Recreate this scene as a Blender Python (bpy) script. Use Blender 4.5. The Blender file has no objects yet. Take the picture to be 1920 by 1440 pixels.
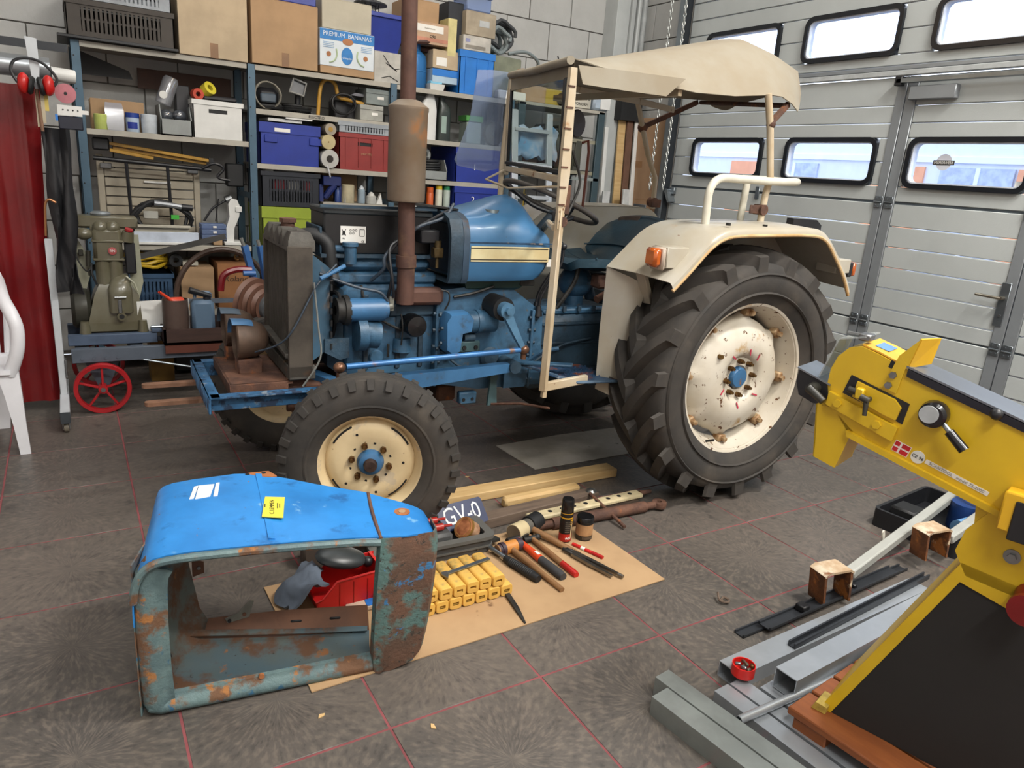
import bpy, bmesh, math, random
from math import sin, cos, pi, radians, sqrt, atan2
from mathutils import Vector, Matrix, Euler
random.seed(7)
SC = bpy.context.scene
COL = SC.collection
# ---------------------------------------------------------------- camera
def _rz(t): return Matrix.Rotation(t, 3, 'Z')
def _rx(t): return Matrix.Rotation(t, 3, 'X')
CF = 1353.13
CR = _rz(radians(-31.997)) @ _rx(radians(73.849)) @ _rz(radians(4.3925))
CC = Vector((-0.6557, -1.5501, 1.5058))
cam = bpy.data.cameras.new('camera'); camo = bpy.data.objects.new('camera', cam); COL.objects.link(camo)
cam.sensor_width = 36; cam.sensor_fit = 'HORIZONTAL'; cam.lens = CF/1920*36; cam.clip_start = .05; cam.clip_end = 200
camo.matrix_world = Matrix.Translation(CC) @ CR.to_4x4()
SC.camera = camo
# ---------------------------------------------------------------- world and lamps
SC.view_settings.view_transform = 'Standard'; SC.view_settings.look = 'None'
SC.view_settings.gamma = 1; SC.view_settings.use_curve_mapping = False
SC.view_settings.exposure = 0.22
try:
    SC.cycles.use_denoising = True
    SC.cycles.max_bounces = 7; SC.cycles.diffuse_bounces = 4; SC.cycles.transparent_max_bounces = 12
    SC.cycles.caustics_reflective = False; SC.cycles.caustics_refractive = False
    SC.cycles.sample_clamp_indirect = 6
except Exception: pass
W = bpy.data.worlds.new('sky'); SC.world = W; W.use_nodes = True
_bg = W.node_tree.nodes['Background']; _bg.inputs[0].default_value = (.80, .88, 1.0, 1); _bg.inputs[1].default_value = 2.4
def area(name, loc, sx, sy, power, col, aim=None):
    l = bpy.data.lights.new(name, 'AREA'); l.shape = 'RECTANGLE'; l.size = sx; l.size_y = sy; l.energy = power; l.color = col
    o = bpy.data.objects.new(name, l); COL.objects.link(o); o.location = loc
    if aim: o.rotation_euler = (Vector(aim)-Vector(loc)).to_track_quat('-Z', 'Y').to_euler()
    return o
for i, (x, y, p, c) in enumerate([
        (2.7, -1.5, 250, (1, .96, .90)), (-.2, -2.0, 30, (1, .98, .95)), (2.4, 1.2, 8, (1, .98, .95)),
        (-.2, 1.4, 22, (1, .99, .97)), (.8, 3.3, 24, (.93, .97, 1)), (3.2, 3.0, 16, (.93, .97, 1)), (-.7, -3.4, 135, (1, .99, .96)), (2.2, -3.7, 150, (1, .98, .94))]):
    area('tube_lamp', (x, y, 5.3), 1.5, .35, p, c)
_l = bpy.data.lights.new('halogen_lamp', 'POINT'); _l.energy = 14; _l.color = (1, .62, .25); _l.shadow_soft_size = .07
_o = bpy.data.objects.new('halogen_lamp', _l); COL.objects.link(_o); _o.location = (1.29, 2.78, 3.35)
# ---------------------------------------------------------------- pixel -> place helpers (photo pixels, 1920 x 1440)
def ray(x, y): return CR @ Vector(((x-960)/CF, (720-y)/CF, -1))
def PZ(x, y, z=0): d = ray(x, y); return CC + d*((z-CC.z)/d.z)
def PY(x, y, Y): d = ray(x, y); return CC + d*((Y-CC.y)/d.y)
def PX(x, y, X): d = ray(x, y); return CC + d*((X-CC.x)/d.x)
# ---------------------------------------------------------------- materials
def H(h):
    h = h.lstrip('#'); c = [int(h[i:i+2], 16)/255 for i in (0, 2, 4)]
    return tuple(x/12.92 if x <= .04045 else ((x+.055)/1.055)**2.4 for x in c)
_M = {}
def mat(name, col='#888888', rough=.55, metal=0, var=.18, scale=7, col2=None, spots=(), bump=0, bscale=60, world=False, coat=0, stretch=None, spec=.5):
    if name in _M: return _M[name]
    m = bpy.data.materials.new(name); m.use_nodes = True; nt = m.node_tree; N = nt.nodes; L = nt.links
    b = N['Principled BSDF']; b.inputs['Roughness'].default_value = rough; b.inputs['Metallic'].default_value = metal
    b.inputs['Specular IOR Level'].default_value = spec
    if coat: b.inputs['Coat Weight'].default_value = coat; b.inputs['Coat Roughness'].default_value = .12
    c1 = H(col); c2 = H(col2) if col2 else tuple(x*(1-var*1.6) for x in c1)
    if world: src = N.new('ShaderNodeNewGeometry').outputs['Position']
    else: src = N.new('ShaderNodeTexCoord').outputs['Object']
    if stretch:
        mp = N.new('ShaderNodeMapping'); mp.inputs['Scale'].default_value = stretch; L.new(src, mp.inputs[0]); src = mp.outputs[0]
    def noise(sc, det=4, off=0):
        n = N.new('ShaderNodeTexNoise'); n.inputs['Scale'].default_value = sc; n.inputs['Detail'].default_value = det; n.inputs['Roughness'].default_value = .6
        if off:
            a = N.new('ShaderNodeVectorMath'); a.inputs[1].default_value = (off, off*.7, off*1.3); L.new(src, a.inputs[0]); L.new(a.outputs[0], n.inputs['Vector'])
        else: L.new(src, n.inputs['Vector'])
        return n.outputs['Fac']
    def rng(f, lo, hi, a=0, bb=1):
        r = N.new('ShaderNodeMapRange'); r.interpolation_type = 'SMOOTHSTEP'; L.new(f, r.inputs[0])
        for k, v in zip((1, 2, 3, 4), (lo, hi, a, bb)): r.inputs[k].default_value = v
        return r.outputs[0]
    def mix(f, a, bb):
        x = N.new('ShaderNodeMix'); x.data_type = 'RGBA'; L.new(f, x.inputs['Factor'])
        for s, v in ((x.inputs['A'], a), (x.inputs['B'], bb)):
            if isinstance(v, tuple): s.default_value = (*v, 1)
            else: L.new(v, s)
        return x.outputs['Result']
    cur = c1
    if var or col2: cur = mix(rng(noise(scale), .32, .68), c1, c2)
    rcur = None
    for i, s in enumerate(spots):
        f = rng(noise(s[1], 5, 3.1+i*5.7), s[2], s[3])
        cur = mix(f, cur, H(s[0]))
        r = N.new('ShaderNodeMix'); r.data_type = 'FLOAT'; L.new(f, r.inputs[0])
        if rcur is None: r.inputs[2].default_value = rough
        else: L.new(rcur, r.inputs[2])
        r.inputs[3].default_value = s[4] if len(s) > 4 else .85
        rcur = r.outputs[0]
    if isinstance(cur, tuple): b.inputs['Base Color'].default_value = (*cur, 1)
    else: L.new(cur, b.inputs['Base Color'])
    if rcur is not None: L.new(rcur, b.inputs['Roughness'])
    if bump:
        bp = N.new('ShaderNodeBump'); bp.inputs['Strength'].default_value = bump; bp.inputs['Distance'].default_value = .01
        L.new(noise(bscale, 3, 9.3), bp.inputs['Height']); L.new(bp.outputs[0], b.inputs['Normal'])
    _M[name] = m; return m
def clear(name, tint='#ffffff', gloss=.07, rough=.03, body=0, bodycol='#ffffff'):
    """thin transparent sheet: transparent + a little gloss (+ a little haze in the sheet)"""
    if name in _M: return _M[name]
    m = bpy.data.materials.new(name); m.use_nodes = True; nt = m.node_tree; N = nt.nodes; L = nt.links; N.remove(N['Principled BSDF'])
    t = N.new('ShaderNodeBsdfTransparent'); t.inputs[0].default_value = (*H(tint), 1)
    g = N.new('ShaderNodeBsdfGlossy'); g.inputs['Roughness'].default_value = rough
    x = N.new('ShaderNodeMixShader'); x.inputs[0].default_value = gloss; L.new(t.outputs[0], x.inputs[1]); L.new(g.outputs[0], x.inputs[2])
    out = x
    if body:
        d = N.new('ShaderNodeBsdfDiffuse'); d.inputs[0].default_value = (*H(bodycol), 1)
        y = N.new('ShaderNodeMixShader'); y.inputs[0].default_value = body; L.new(x.outputs[0], y.inputs[1]); L.new(d.outputs[0], y.inputs[2]); out = y
    L.new(out.outputs[0], N['Material Output'].inputs[0]); _M[name] = m; return m
# ---------------------------------------------------------------- mesh building
def crs(pts, n=6, closed=False):
    """Catmull-Rom through points"""
    P = [Vector(p) for p in pts]; out = []; k = len(P)
    for i in range(k if closed else k-1):
        g = (lambda j: P[j % k]) if closed else (lambda j: P[min(max(j, 0), k-1)])
        a, b, c, d = g(i-1), g(i), g(i+1), g(i+2)
        for j in range(n):
            t = j/n; out.append(.5*((2*b)+(c-a)*t+(2*a-5*b+4*c-d)*t*t+(3*b-a-3*c+d)*t**3))
    if not closed: out.append(P[-1])
    return out
class MB:
    def __init__(s, M=None): s.v = []; s.f = []; s.M = M
    def add(s, vs, fs):
        o = len(s.v); M = s.M
        s.v += [tuple(M @ Vector(v)) for v in vs] if M else [tuple(v) for v in vs]
        s.f += [tuple(i+o for i in f) for f in fs]; return s
    def box(s, c, d, b=0, r=None):
        hx, hy, hz = d[0]/2, d[1]/2, d[2]/2; c = Vector(c)
        Rm = (r if isinstance(r, Matrix) else Euler(r).to_matrix()) if r is not None else None
        if b <= 0:
            vs = [(x, y, z) for x in (-hx, hx) for y in (-hy, hy) for z in (-hz, hz)]
            fs = [(0, 1, 3, 2), (4, 6, 7, 5), (0, 4, 5, 1), (2, 3, 7, 6), (0, 2, 6, 4), (1, 5, 7, 3)]
        else:
            b = min(b, hx*.95, hy*.95, hz*.95); vs = []; idx = {}
            for sx in (-1, 1):
                for sy in (-1, 1):
                    for sz in (-1, 1):
                        for k in range(3):
                            p = [sx*(hx-b), sy*(hy-b), sz*(hz-b)]; p[k] = (sx*hx, sy*hy, sz*hz)[k]
                            idx[sx, sy, sz, k] = len(vs); vs.append(tuple(p))
            fs = []
            I = lambda a, k: idx[(*a, k)]
            for k in range(3):
                u, w = (k+1) % 3, (k+2) % 3
                for q in (-1, 1):
                    def pt(a, bb):
                        t = [0, 0, 0]; t[k] = q; t[u] = a; t[w] = bb; return tuple(t)
                    L = [I(pt(a, bb), k) for a, bb in ((-1, -1), (1, -1), (1, 1), (-1, 1))]
                    fs.append(tuple(L if q > 0 else L[::-1]))
                    for q2 in (-1, 1):   # edge between face k(q) and face u(q2), running along w
                        def p2(bb):
                            t = [0, 0, 0]; t[k] = q; t[u] = q2; t[w] = bb; return tuple(t)
                        L = [I(p2(-1), k), I(p2(-1), u), I(p2(1), u), I(p2(1), k)]
                        fs.append(tuple(L if q*q2 > 0 else L[::-1]))
            for sx in (-1, 1):
                for sy in (-1, 1):
                    for sz in (-1, 1):
                        L = [idx[sx, sy, sz, k] for k in range(3)]; fs.append(tuple(L if sx*sy*sz > 0 else L[::-1]))
        if Rm: vs = [Rm @ Vector(v) for v in vs]
        return s.add([c+Vector(v) for v in vs], fs)
    def bx(s, x0, x1, y0, y1, z0, z1, b=0): return s.box(((x0+x1)/2, (y0+y1)/2, (z0+z1)/2), (abs(x1-x0), abs(y1-y0), abs(z1-z0)), b)
    def bar(s, p0, p1, w, h, b=0, up=(0, 0, 1)):
        p0, p1 = Vector(p0), Vector(p1); d = p1-p0; x = d.normalized(); y = Vector(up).cross(x)
        if y.length < 1e-4: y = Vector((0, 1, 0)).cross(x)
        y.normalize(); z = x.cross(y)
        return s.box((p0+p1)/2, (d.length, w, h), b, Matrix((x, y, z)).transposed())
    def cyl(s, p0, p1, r0, r1=None, n=16, cap=True): return s.tube([p0, p1], [r0, r0 if r1 is None else r1], n, cap)
    def tube(s, pts, r, n=8, cap=True, closed=False):
        P = [Vector(p) for p in pts]; k = len(P); R_ = r if isinstance(r, (list, tuple)) else [r]*k
        vs = []; fs = []; prev = None
        for i in range(k):
            if closed: t = P[(i+1) % k]-P[i-1]
            else: t = P[min(i+1, k-1)]-P[max(i-1, 0)]
            t.normalize()
            if prev is None:
                u = t.cross(Vector((0, 0, 1)));
                if u.length < .02: u = t.cross(Vector((1, 0, 0)))
            else: u = prev-t*prev.dot(t)
            u.normalize(); prev = u; w = t.cross(u)
            for j in range(n):
                a = 2*pi*j/n; vs.append(P[i]+(u*cos(a)+w*sin(a))*R_[i])
        for i in range(k if closed else k-1):
            for j in range(n):
                a, b2 = i*n+j, i*n+(j+1) % n; c, d = ((i+1) % k)*n+(j+1) % n, ((i+1) % k)*n+j
                fs.append((a, d, c, b2))
        if cap and not closed: fs += [tuple(range(n)), tuple(range((k-1)*n, k*n))[::-1]]
        return s.add(vs, fs)
    def lathe(s, prof, n=24, o=(0, 0, 0), ax='z', a0=0, a1=2*pi, cap=False):
        """prof: list of (radius, height along axis)"""
        full = abs(a1-a0-2*pi) < 1e-6; m = n if full else n+1; vs = []; fs = []; o = Vector(o)
        A = {'z': lambda r, a, h: (r*cos(a), r*sin(a), h), 'y': lambda r, a, h: (r*cos(a), h, r*sin(a)), 'x': lambda r, a, h: (h, r*cos(a), r*sin(a))}[ax] if isinstance(ax, str) else None
        if A is None:
            w = Vector(ax).normalized(); u = w.orthogonal().normalized(); v = w.cross(u)
            A = lambda r, a, h: u*(r*cos(a))+v*(r*sin(a))+w*h
        for r, h in prof:
            for j in range(m): vs.append(o+Vector(A(r, a0+(a1-a0)*j/n, h)))
        for i in range(len(prof)-1):
            for j in range(n):
                fs.append((i*m+j, i*m+(j+1) % m, (i+1)*m+(j+1) % m, (i+1)*m+j))
        if cap: fs += [tuple(range(m))[::-1], tuple(range((len(prof)-1)*m, len(prof)*m))]
        return s.add(vs, fs)
    def prism(s, poly, t0, t1, ax='y'):
        n = len(poly); E_ = {'y': lambda p, t: (p[0], t, p[1]), 'z': lambda p, t: (p[0], p[1], t), 'x': lambda p, t: (t, p[0], p[1])}[ax]
        vs = [E_(p, t0) for p in poly]+[E_(p, t1) for p in poly]
        fs = [tuple(range(n)), tuple(range(n, 2*n))[::-1]]+[(i, i+n, (i+1) % n+n, (i+1) % n) for i in range(n)]
        return s.add(vs, fs)
    def loft(s, secs, closed=True, cap=True):
        n = len(secs[0]); vs = [p for q in secs for p in q]; fs = []
        for i in range(len(secs)-1):
            for j in range(n if closed else n-1):
                fs.append((i*n+j, i*n+(j+1) % n, (i+1)*n+(j+1) % n, (i+1)*n+j))
        if cap and closed: fs += [tuple(range(n))[::-1], tuple(range((len(secs)-1)*n, len(secs)*n))]
        return s.add(vs, fs)
    def sheet(s, grid, t):
        """grid[row][col] of points, thickened by t along the surface normal"""
        R_, C_ = len(grid), len(grid[0]); G = [[Vector(p) for p in r] for r in grid]; top = []; bot = []
        for i in range(R_):
            for j in range(C_):
                du = G[min(i+1, R_-1)][j]-G[max(i-1, 0)][j]; dv = G[i][min(j+1, C_-1)]-G[i][max(j-1, 0)]
                n = du.cross(dv);
                if n.length < 1e-9: n = Vector((0, 0, 1))
                n.normalize(); top.append(G[i][j]+n*t/2); bot.append(G[i][j]-n*t/2)
        k = R_*C_; fs = []
        for i in range(R_-1):
            for j in range(C_-1):
                a, b, c, d = i*C_+j, i*C_+j+1, (i+1)*C_+j+1, (i+1)*C_+j
                fs += [(a, d, c, b), (a+k, b+k, c+k, d+k)]
        per = [j for j in range(C_)]+[i*C_+C_-1 for i in range(1, R_)]+[(R_-1)*C_+j for j in range(C_-2, -1, -1)]+[i*C_ for i in range(R_-2, 0, -1)]
        for a, b in zip(per, per[1:]+per[:1]): fs.append((a, b, b+k, a+k))
        return s.add(top+bot, fs)
    def sph(s, c, r, n=16, m=10, sc=(1, 1, 1), z0=-1, z1=1):
        prof = []
        a0, a1 = math.asin(z0), math.asin(z1)
        vs = []; c = Vector(c)
        for i in range(m+1):
            a = a0+(a1-a0)*i/m
            for j in range(n): vs.append(c+Vector((r*cos(a)*cos(2*pi*j/n)*sc[0], r*cos(a)*sin(2*pi*j/n)*sc[1], r*sin(a)*sc[2])))
        fs = [(i*n+j, i*n+(j+1) % n, (i+1)*n+(j+1) % n, (i+1)*n+j) for i in range(m) for j in range(n)]
        fs += [tuple(range(n))[::-1], tuple(range(m*n, (m+1)*n))]
        return s.add(vs, fs)
    def mesh(s, name, m, ang=38):
        me = bpy.data.meshes.new(name); me.from_pydata(s.v, [], s.f); me.validate(verbose=False)
        bm = bmesh.new(); bm.from_mesh(me); bmesh.ops.remove_doubles(bm, verts=bm.verts, dist=1e-5); bmesh.ops.recalc_face_normals(bm, faces=bm.faces); bm.to_mesh(me); bm.free()
        for p in me.polygons: p.use_smooth = True
        me.set_sharp_from_angle(angle=radians(ang)); me.materials.append(m); return me
    def build(s, name, m, parent=None, ang=38, loc=None, rot=None): return link(name, s.mesh(name, m, ang), parent, loc, rot)
def link(name, me, parent=None, loc=None, rot=None):
    o = bpy.data.objects.new(name, me); COL.objects.link(o)
    if parent is not None: o.parent = parent
    if loc is not None: o.location = loc
    if rot is not None: o.rotation_euler = rot
    return o
def tag(o, label, cat, group=None, kind=None):
    o['label'] = label; o['category'] = cat
    if group: o['group'] = group
    if kind: o['kind'] = kind
    return o
def thing(name, label, cat, loc=(0, 0, 0), rz=0, group=None, rot=None):
    o = bpy.data.objects.new(name, None); COL.objects.link(o); o.location = loc; o.rotation_euler = rot or (0, 0, rz)
    o.empty_display_size = .05
    return tag(o, label, cat, group)
def struct(o): o['kind'] = 'structure'; return o
def RX(a): return Matrix.Rotation(a, 4, 'X')
def RY(a): return Matrix.Rotation(a, 4, 'Y')
def RZ(a): return Matrix.Rotation(a, 4, 'Z')
def TR(*a): return Matrix.Translation(Vector(a if len(a) == 3 else a[0]))
_TC = {}
def text(name, body, size, m, parent, M, depth=.0006, font_scale=(1, 1), align='CENTER', shear=0):
    """lettering as real thin geometry; M places the text plane (x right, y up) in the parent's space"""
    cu = bpy.data.curves.new('lettering', 'FONT'); cu.body = body; cu.size = size; cu.extrude = depth; cu.align_x = align; cu.align_y = 'CENTER'; cu.resolution_u = 2; cu.shear = shear
    o = bpy.data.objects.new('lettering', cu); COL.objects.link(o); bpy.context.view_layer.update()
    me = bpy.data.meshes.new_from_object(o); bpy.data.objects.remove(o); bpy.data.curves.remove(cu)
    me.transform(M @ Matrix.Diagonal((font_scale[0], font_scale[1], 1, 1))); me.materials.clear(); me.materials.append(m)
    return link(name, me, parent)
def rr(w, h, r, n=4):
    """rounded rectangle outline"""
    out = []
    for cx, cy, a in ((w/2-r, h/2-r, 0), (-w/2+r, h/2-r, pi/2), (-w/2+r, -h/2+r, pi), (w/2-r, -h/2+r, 1.5*pi)):
        for i in range(n+1): out.append((cx+r*cos(a+i*pi/2/n), cy+r*sin(a+i*pi/2/n)))
    return out
def ring_prism(mb, outer, inner, t0, t1, ax='y'):
    n = len(outer); E_ = {'y': lambda p, t: (p[0], t, p[1]), 'z': lambda p, t: (p[0], p[1], t), 'x': lambda p, t: (t, p[0], p[1])}[ax]
    vs = [E_(p, t) for t in (t0, t1) for q in (outer, inner) for p in q]; fs = []
    for i in range(n):
        j = (i+1) % n
        fs += [(i, j, n+j, n+i), (2*n+j, 2*n+i, 3*n+i, 3*n+j), (j, i, 2*n+i, 2*n+j), (n+i, n+j, 3*n+j, 3*n+i)]
    return mb.add(vs, fs)
# ---------------------------------------------------------------- colours used in many places
GALV = mat('galvanised steel', '#9aa2a8', .32, .9, .12, 9)
STEEL = mat('plain steel', '#8d8f90', .38, .9, .15, 20)
BLK = mat('black rubber', '#17181a', .6, 0, .2)
BLKP = mat('black plastic', '#1b1c20', .42, 0, .15)
CARD = mat('brown cardboard', '#aa8b69', .85, 0, .1, 5)
CARD2 = mat('pale cardboard', '#b9a68a', .85, 0, .1, 5)
WHITEP = mat('white plastic', '#d8d8d4', .4, 0, .06)
GREYP = mat('grey plastic', '#8f9391', .5, 0, .1)
BLUEP = mat('deep blue plastic', '#20348f', .42, 0, .1)
BLUEL = mat('bright blue plastic', '#1f74c8', .42, 0, .1)
REDP = mat('red plastic', '#c4201f', .4, 0, .1)
YELP = mat('yellow plastic', '#e5c42c', .45, 0, .1)
PAPER = mat('white paper', '#e4e2dc', .8, 0, .05)
INK = mat('black print', '#141414', .7, 0, 0)
# ================================================================ THE ROOM
def floor_tile_mat():
    m = bpy.data.materials.new('dark floor tile'); m.use_nodes = True; nt = m.node_tree; N = nt.nodes; L = nt.links; b = N['Principled BSDF']
    tc = N.new('ShaderNodeTexCoord'); geo = N.new('ShaderNodeNewGeometry'); oi = N.new('ShaderNodeObjectInfo')
    sp = N.new('ShaderNodeSeparateXYZ'); L.new(tc.outputs['Object'], sp.inputs[0])
    def math_(op, a, b2=None):
        n = N.new('ShaderNodeMath'); n.operation = op
        for i, v in enumerate((a, b2)):
            if v is None: continue
            if isinstance(v, (int, float)): n.inputs[i].default_value = v
            else: L.new(v, n.inputs[i])
        return n.outputs[0]
    an = math_('ARCTAN2', sp.outputs[1], sp.outputs[0])
    r = math_('SQRT', math_('ADD', math_('MULTIPLY', sp.outputs[0], sp.outputs[0]), math_('MULTIPLY', sp.outputs[1], sp.outputs[1])))
    cb = N.new('ShaderNodeCombineXYZ'); L.new(math_('MULTIPLY', math_('SINE', an), 9.), cb.inputs[0]); L.new(math_('MULTIPLY', math_('COSINE', an), 9.), cb.inputs[1])
    L.new(math_('ADD', math_('MULTIPLY', r, 22.), math_('MULTIPLY', oi.outputs['Random'], 40)), cb.inputs[2])
    def noise(vec, sc, det=3):
        n = N.new('ShaderNodeTexNoise'); n.inputs['Scale'].default_value = sc; n.inputs['Detail'].default_value = det; L.new(vec, n.inputs['Vector']); return n.outputs['Fac']
    st = noise(cb.outputs[0], 1.6, 4); big = noise(geo.outputs['Position'], 1.1, 5); fine = noise(geo.outputs['Position'], 14, 5)
    def rng(f, lo, hi):
        n = N.new('ShaderNodeMapRange'); n.interpolation_type = 'SMOOTHSTEP'; L.new(f, n.inputs[0]); n.inputs[1].default_value = lo; n.inputs[2].default_value = hi; return n.outputs[0]
    def mix(f, a, bb):
        x = N.new('ShaderNodeMix'); x.data_type = 'RGBA'; L.new(f, x.inputs['Factor'])
        for s, v in ((x.inputs['A'], a), (x.inputs['B'], bb)):
            if isinstance(v, tuple): s.default_value = (*v, 1)
            else: L.new(v, s)
        return x.outputs['Result']
    c = mix(rng(big, .35, .66), H('#5d5650'), H('#4d4945'))
    c = mix(math_('MULTIPLY', rng(st, .46, .68), .6), c, H('#6d645b'))
    c = mix(math_('MULTIPLY', rng(st, .44, .30), .45), c, H('#343231'))
    c = mix(math_('MULTIPLY', rng(fine, .56, .74), .35), c, H('#7a7065'))
    c = mix(math_('MULTIPLY', rng(fine, .42, .25), .5), c, H('#262627'))
    L.new(c, b.inputs['Base Color']); b.inputs['Roughness'].default_value = .42; b.inputs['Specular IOR Level'].default_value = .5
    return m
XW, YW = 4.3, 4.5
grout = mat('red tile grout', '#8a494c', .85, 0, .25, 5, world=True)
floor = struct(MB().bx(-3.2, 4.5, -4.0, YW, -.06, -.002).build('floor', grout))
_tm = MB().box((0, 0, -.003), (.4925, .4925, .006), .0012).mesh('tile', floor_tile_mat())
for i in range(-4, 9):
    for j in range(-5, 9): link('tile', _tm, floor, ((i+.5)*.5, (j+.5)*.5, 0))
blockm = mat('pale sand lime block', '#b0b0ad', .85, 0, .07, 3, bump=.25, bscale=30, world=True)
jointm = mat('grey wall joint', '#77756f', .9, 0, .1, 9, world=True)
BW, BH = .446, .3125
wall = struct(MB().bx(-3.2, 4.4, YW+.004, YW+.15, 0, 5.5).build('wall_back', jointm))
_bm = MB().box((0, 0, 0), (BW-.008, .02, BH-.008), .003).mesh('block', blockm)
_hm = MB().box((0, 0, 0), (BW/2-.008, .02, BH-.008), .003).mesh('block', blockm)
z0 = 2.838-9*BH
for k in range(0, 13):
    zc = z0+(k+.5)*BH
    for i in range(-11, 4):
        x = 3.006+(i+.5)*BW+(0 if k % 2 == 1 else BW/2)
        if x < 4.2: link('block', _bm, wall, (x, YW, zc))
wr = MB().bx(4.28, 4.42, 3.79, YW, 0, 5.5).bx(4.36, 4.45, -4, 3.79, 3.26, 5.5).bx(4.36, 4.45, -4, -1.6, 0, 3.26)
wall_r = struct(wr.build('wall_right', jointm))
_bmr = MB().box((0, 0, 0), (.02, BW-.008, BH-.008), .003).mesh('block', blockm)
_hmr = MB().box((0, 0, 0), (.02, BW/2-.008, BH-.008), .003).mesh('block', blockm)
for k in range(13):
    zc = z0+(k+.45)*BH
    link('block', _bmr, wall_r, (4.27, (4.05 if k % 2 else 4.27), zc)); link('block', _hmr, wall_r, (4.27, (4.385 if k % 2 else 3.935), zc))
plast = mat('white plaster', '#d5d4d0', .9, 0, .05, 3)
struct(MB().bx(-3.3, -3.2, -4, YW, 0, 5.5).build('wall_left', plast))
struct(MB().bx(-3.3, 4.4, -4.1, -4, 0, 5.5).build('wall_front', plast))
struct(MB().bx(-3.3, 4.45, -4.1, YW+.15, 5.5, 5.6).build('ceiling', plast))
# white corner column (steel section) at the back right corner
colm = mat('white painted column', '#b3b7b6', .5, 0, .08, 4)
c_ = MB().bx(3.83, 3.98, 4.30, 4.49, 0, 5.5, .004).bx(3.985, 4.0, 4.28, 4.46, 0, 5.5)
cc = struct(c_.build('column', colm))
MB().bx(4.0, 4.05, 4.30, 4.47, 0, 4, .006).bx(4.065, 4.10, 4.28, 4.46, 0, 4, .01).build('flange', colm, cc)
MB().tube([(4.155, 4.40, 0), (4.155, 4.40, 4)], .035, 12).build('downpipe', mat('white pipe', '#bfc3c2', .4), cc)
MB().tube([(4.235, 4.41, 0), (4.235, 4.41, 4)], .03, 12).build('downpipe', mat('white pipe'), cc)
# ---------------------------------------------------------------- sectional door with a pass door
door = struct(thing('door_1', 'white sectional garage door with two rows of black framed windows', 'door')); 
pnl = mat('white door panel', '#b4b9b8', .45, 0, .05, 2, bump=.08, bscale=160)
stl = mat('grey door stile', '#8d9296', .4, .3, .06, 4)
seal = mat('dark rubber seal', '#20262c', .6)
WC = [(3.55, 2.745), (2.52, 1.73), (1.505, .71), (.49, -.31), (-.53, -1.33)]
def strip(y0, y1, za, zb):
    if y0-y1 > .02: MB().bx(XW-.02, XW+.02, y1, y0, za+.0025, zb-.0025, .004).build('panel', pnl, door)
def row(zs, wz=None, pas=True):
    segs = [(3.78, 1.675), (1.53, .695), (.55, -1.6)] if pas else [(3.78, -1.6)]
    for za, zb in zip(zs, zs[1:]):
        for a, b in segs:
            if wz and za >= wz[0]-.01 and zb <= wz[1]+.01:
                cur = a
                for w0, w1 in WC:
                    if w0 <= a+.05 and w1 >= b-.05: strip(cur, w0-.005, za, zb); cur = w1+.005
                strip(cur, b, za, zb)
            else: strip(a, b, za, zb)
row([.02, .11, .253, .395, .535, .672])
row([.678, .782, .925, 1.07, 1.211, 1.351, 1.505])
row([1.517, 1.62, 1.78, 1.94, 2.037, 2.15, 2.335], (1.62, 1.94))
row([2.41, 2.482, 2.64, 2.80, 2.93, 3.07, 3.22], (2.482, 2.80), False)
MB().bx(XW+.02, XW+.03, -1.6, 3.78, .0, .05).build('bottom_seal', seal, door)
st = MB()
for ya, yb in ((1.675, 1.609), (1.603, 1.53), (.695, .627), (.621, .55)): MB().bx(XW-.028, XW+.02, yb, ya, .02, 2.335, .003).build('stile', stl, door)
for z in (.675, 1.511):
    for a, b in ((3.78, 1.675), (1.53, .695), (.55, -1.6)): MB().bx(XW-.012, XW-.004, b, a, z-.009, z+.009).build('joint_strip', mat('dark joint strip', '#5a646c', .5, .3), door)
MB().bx(XW-.045, XW, -1.6, 3.78, 2.34, 2.375, .004).build('beam', mat('white painted beam', '#bcc0c0', .45), door)
MB().bx(XW-.04, XW, -1.6, 3.78, 2.377, 2.405, .004).build('beam', stl, door)
frm = mat('black window frame', '#12161d', .35, 0, .1)
rev = mat('white window reveal', '#d5dae2', .4)
pane = clear('window pane', '#f2f6ff', .05)
for ra in ((1.615, 1.945), (2.477, 2.805)):
    for w0, w1 in WC:
        w, h = w0-w1, ra[1]-ra[0]; cy, cz = (w0+w1)/2, (ra[0]+ra[1])/2
        o1 = [(cy+a, cz+b) for a, b in rr(w, h, .07)]; i1 = [(cy+a, cz+b) for a, b in rr(w-.062, h-.062, .045)]; i2 = [(cy+a, cz+b) for a, b in rr(w-.078, h-.078, .04)]
        fo = ring_prism(MB(), o1, i1, XW-.045, XW+.03, 'x').build('window_frame', frm, door)
        ring_prism(MB(), i1, i2, XW-.03, XW+.03, 'x').build('reveal', rev, fo)
        MB().prism(i1, XW+.0, XW+.004, 'x').build('pane', pane, fo)
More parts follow.
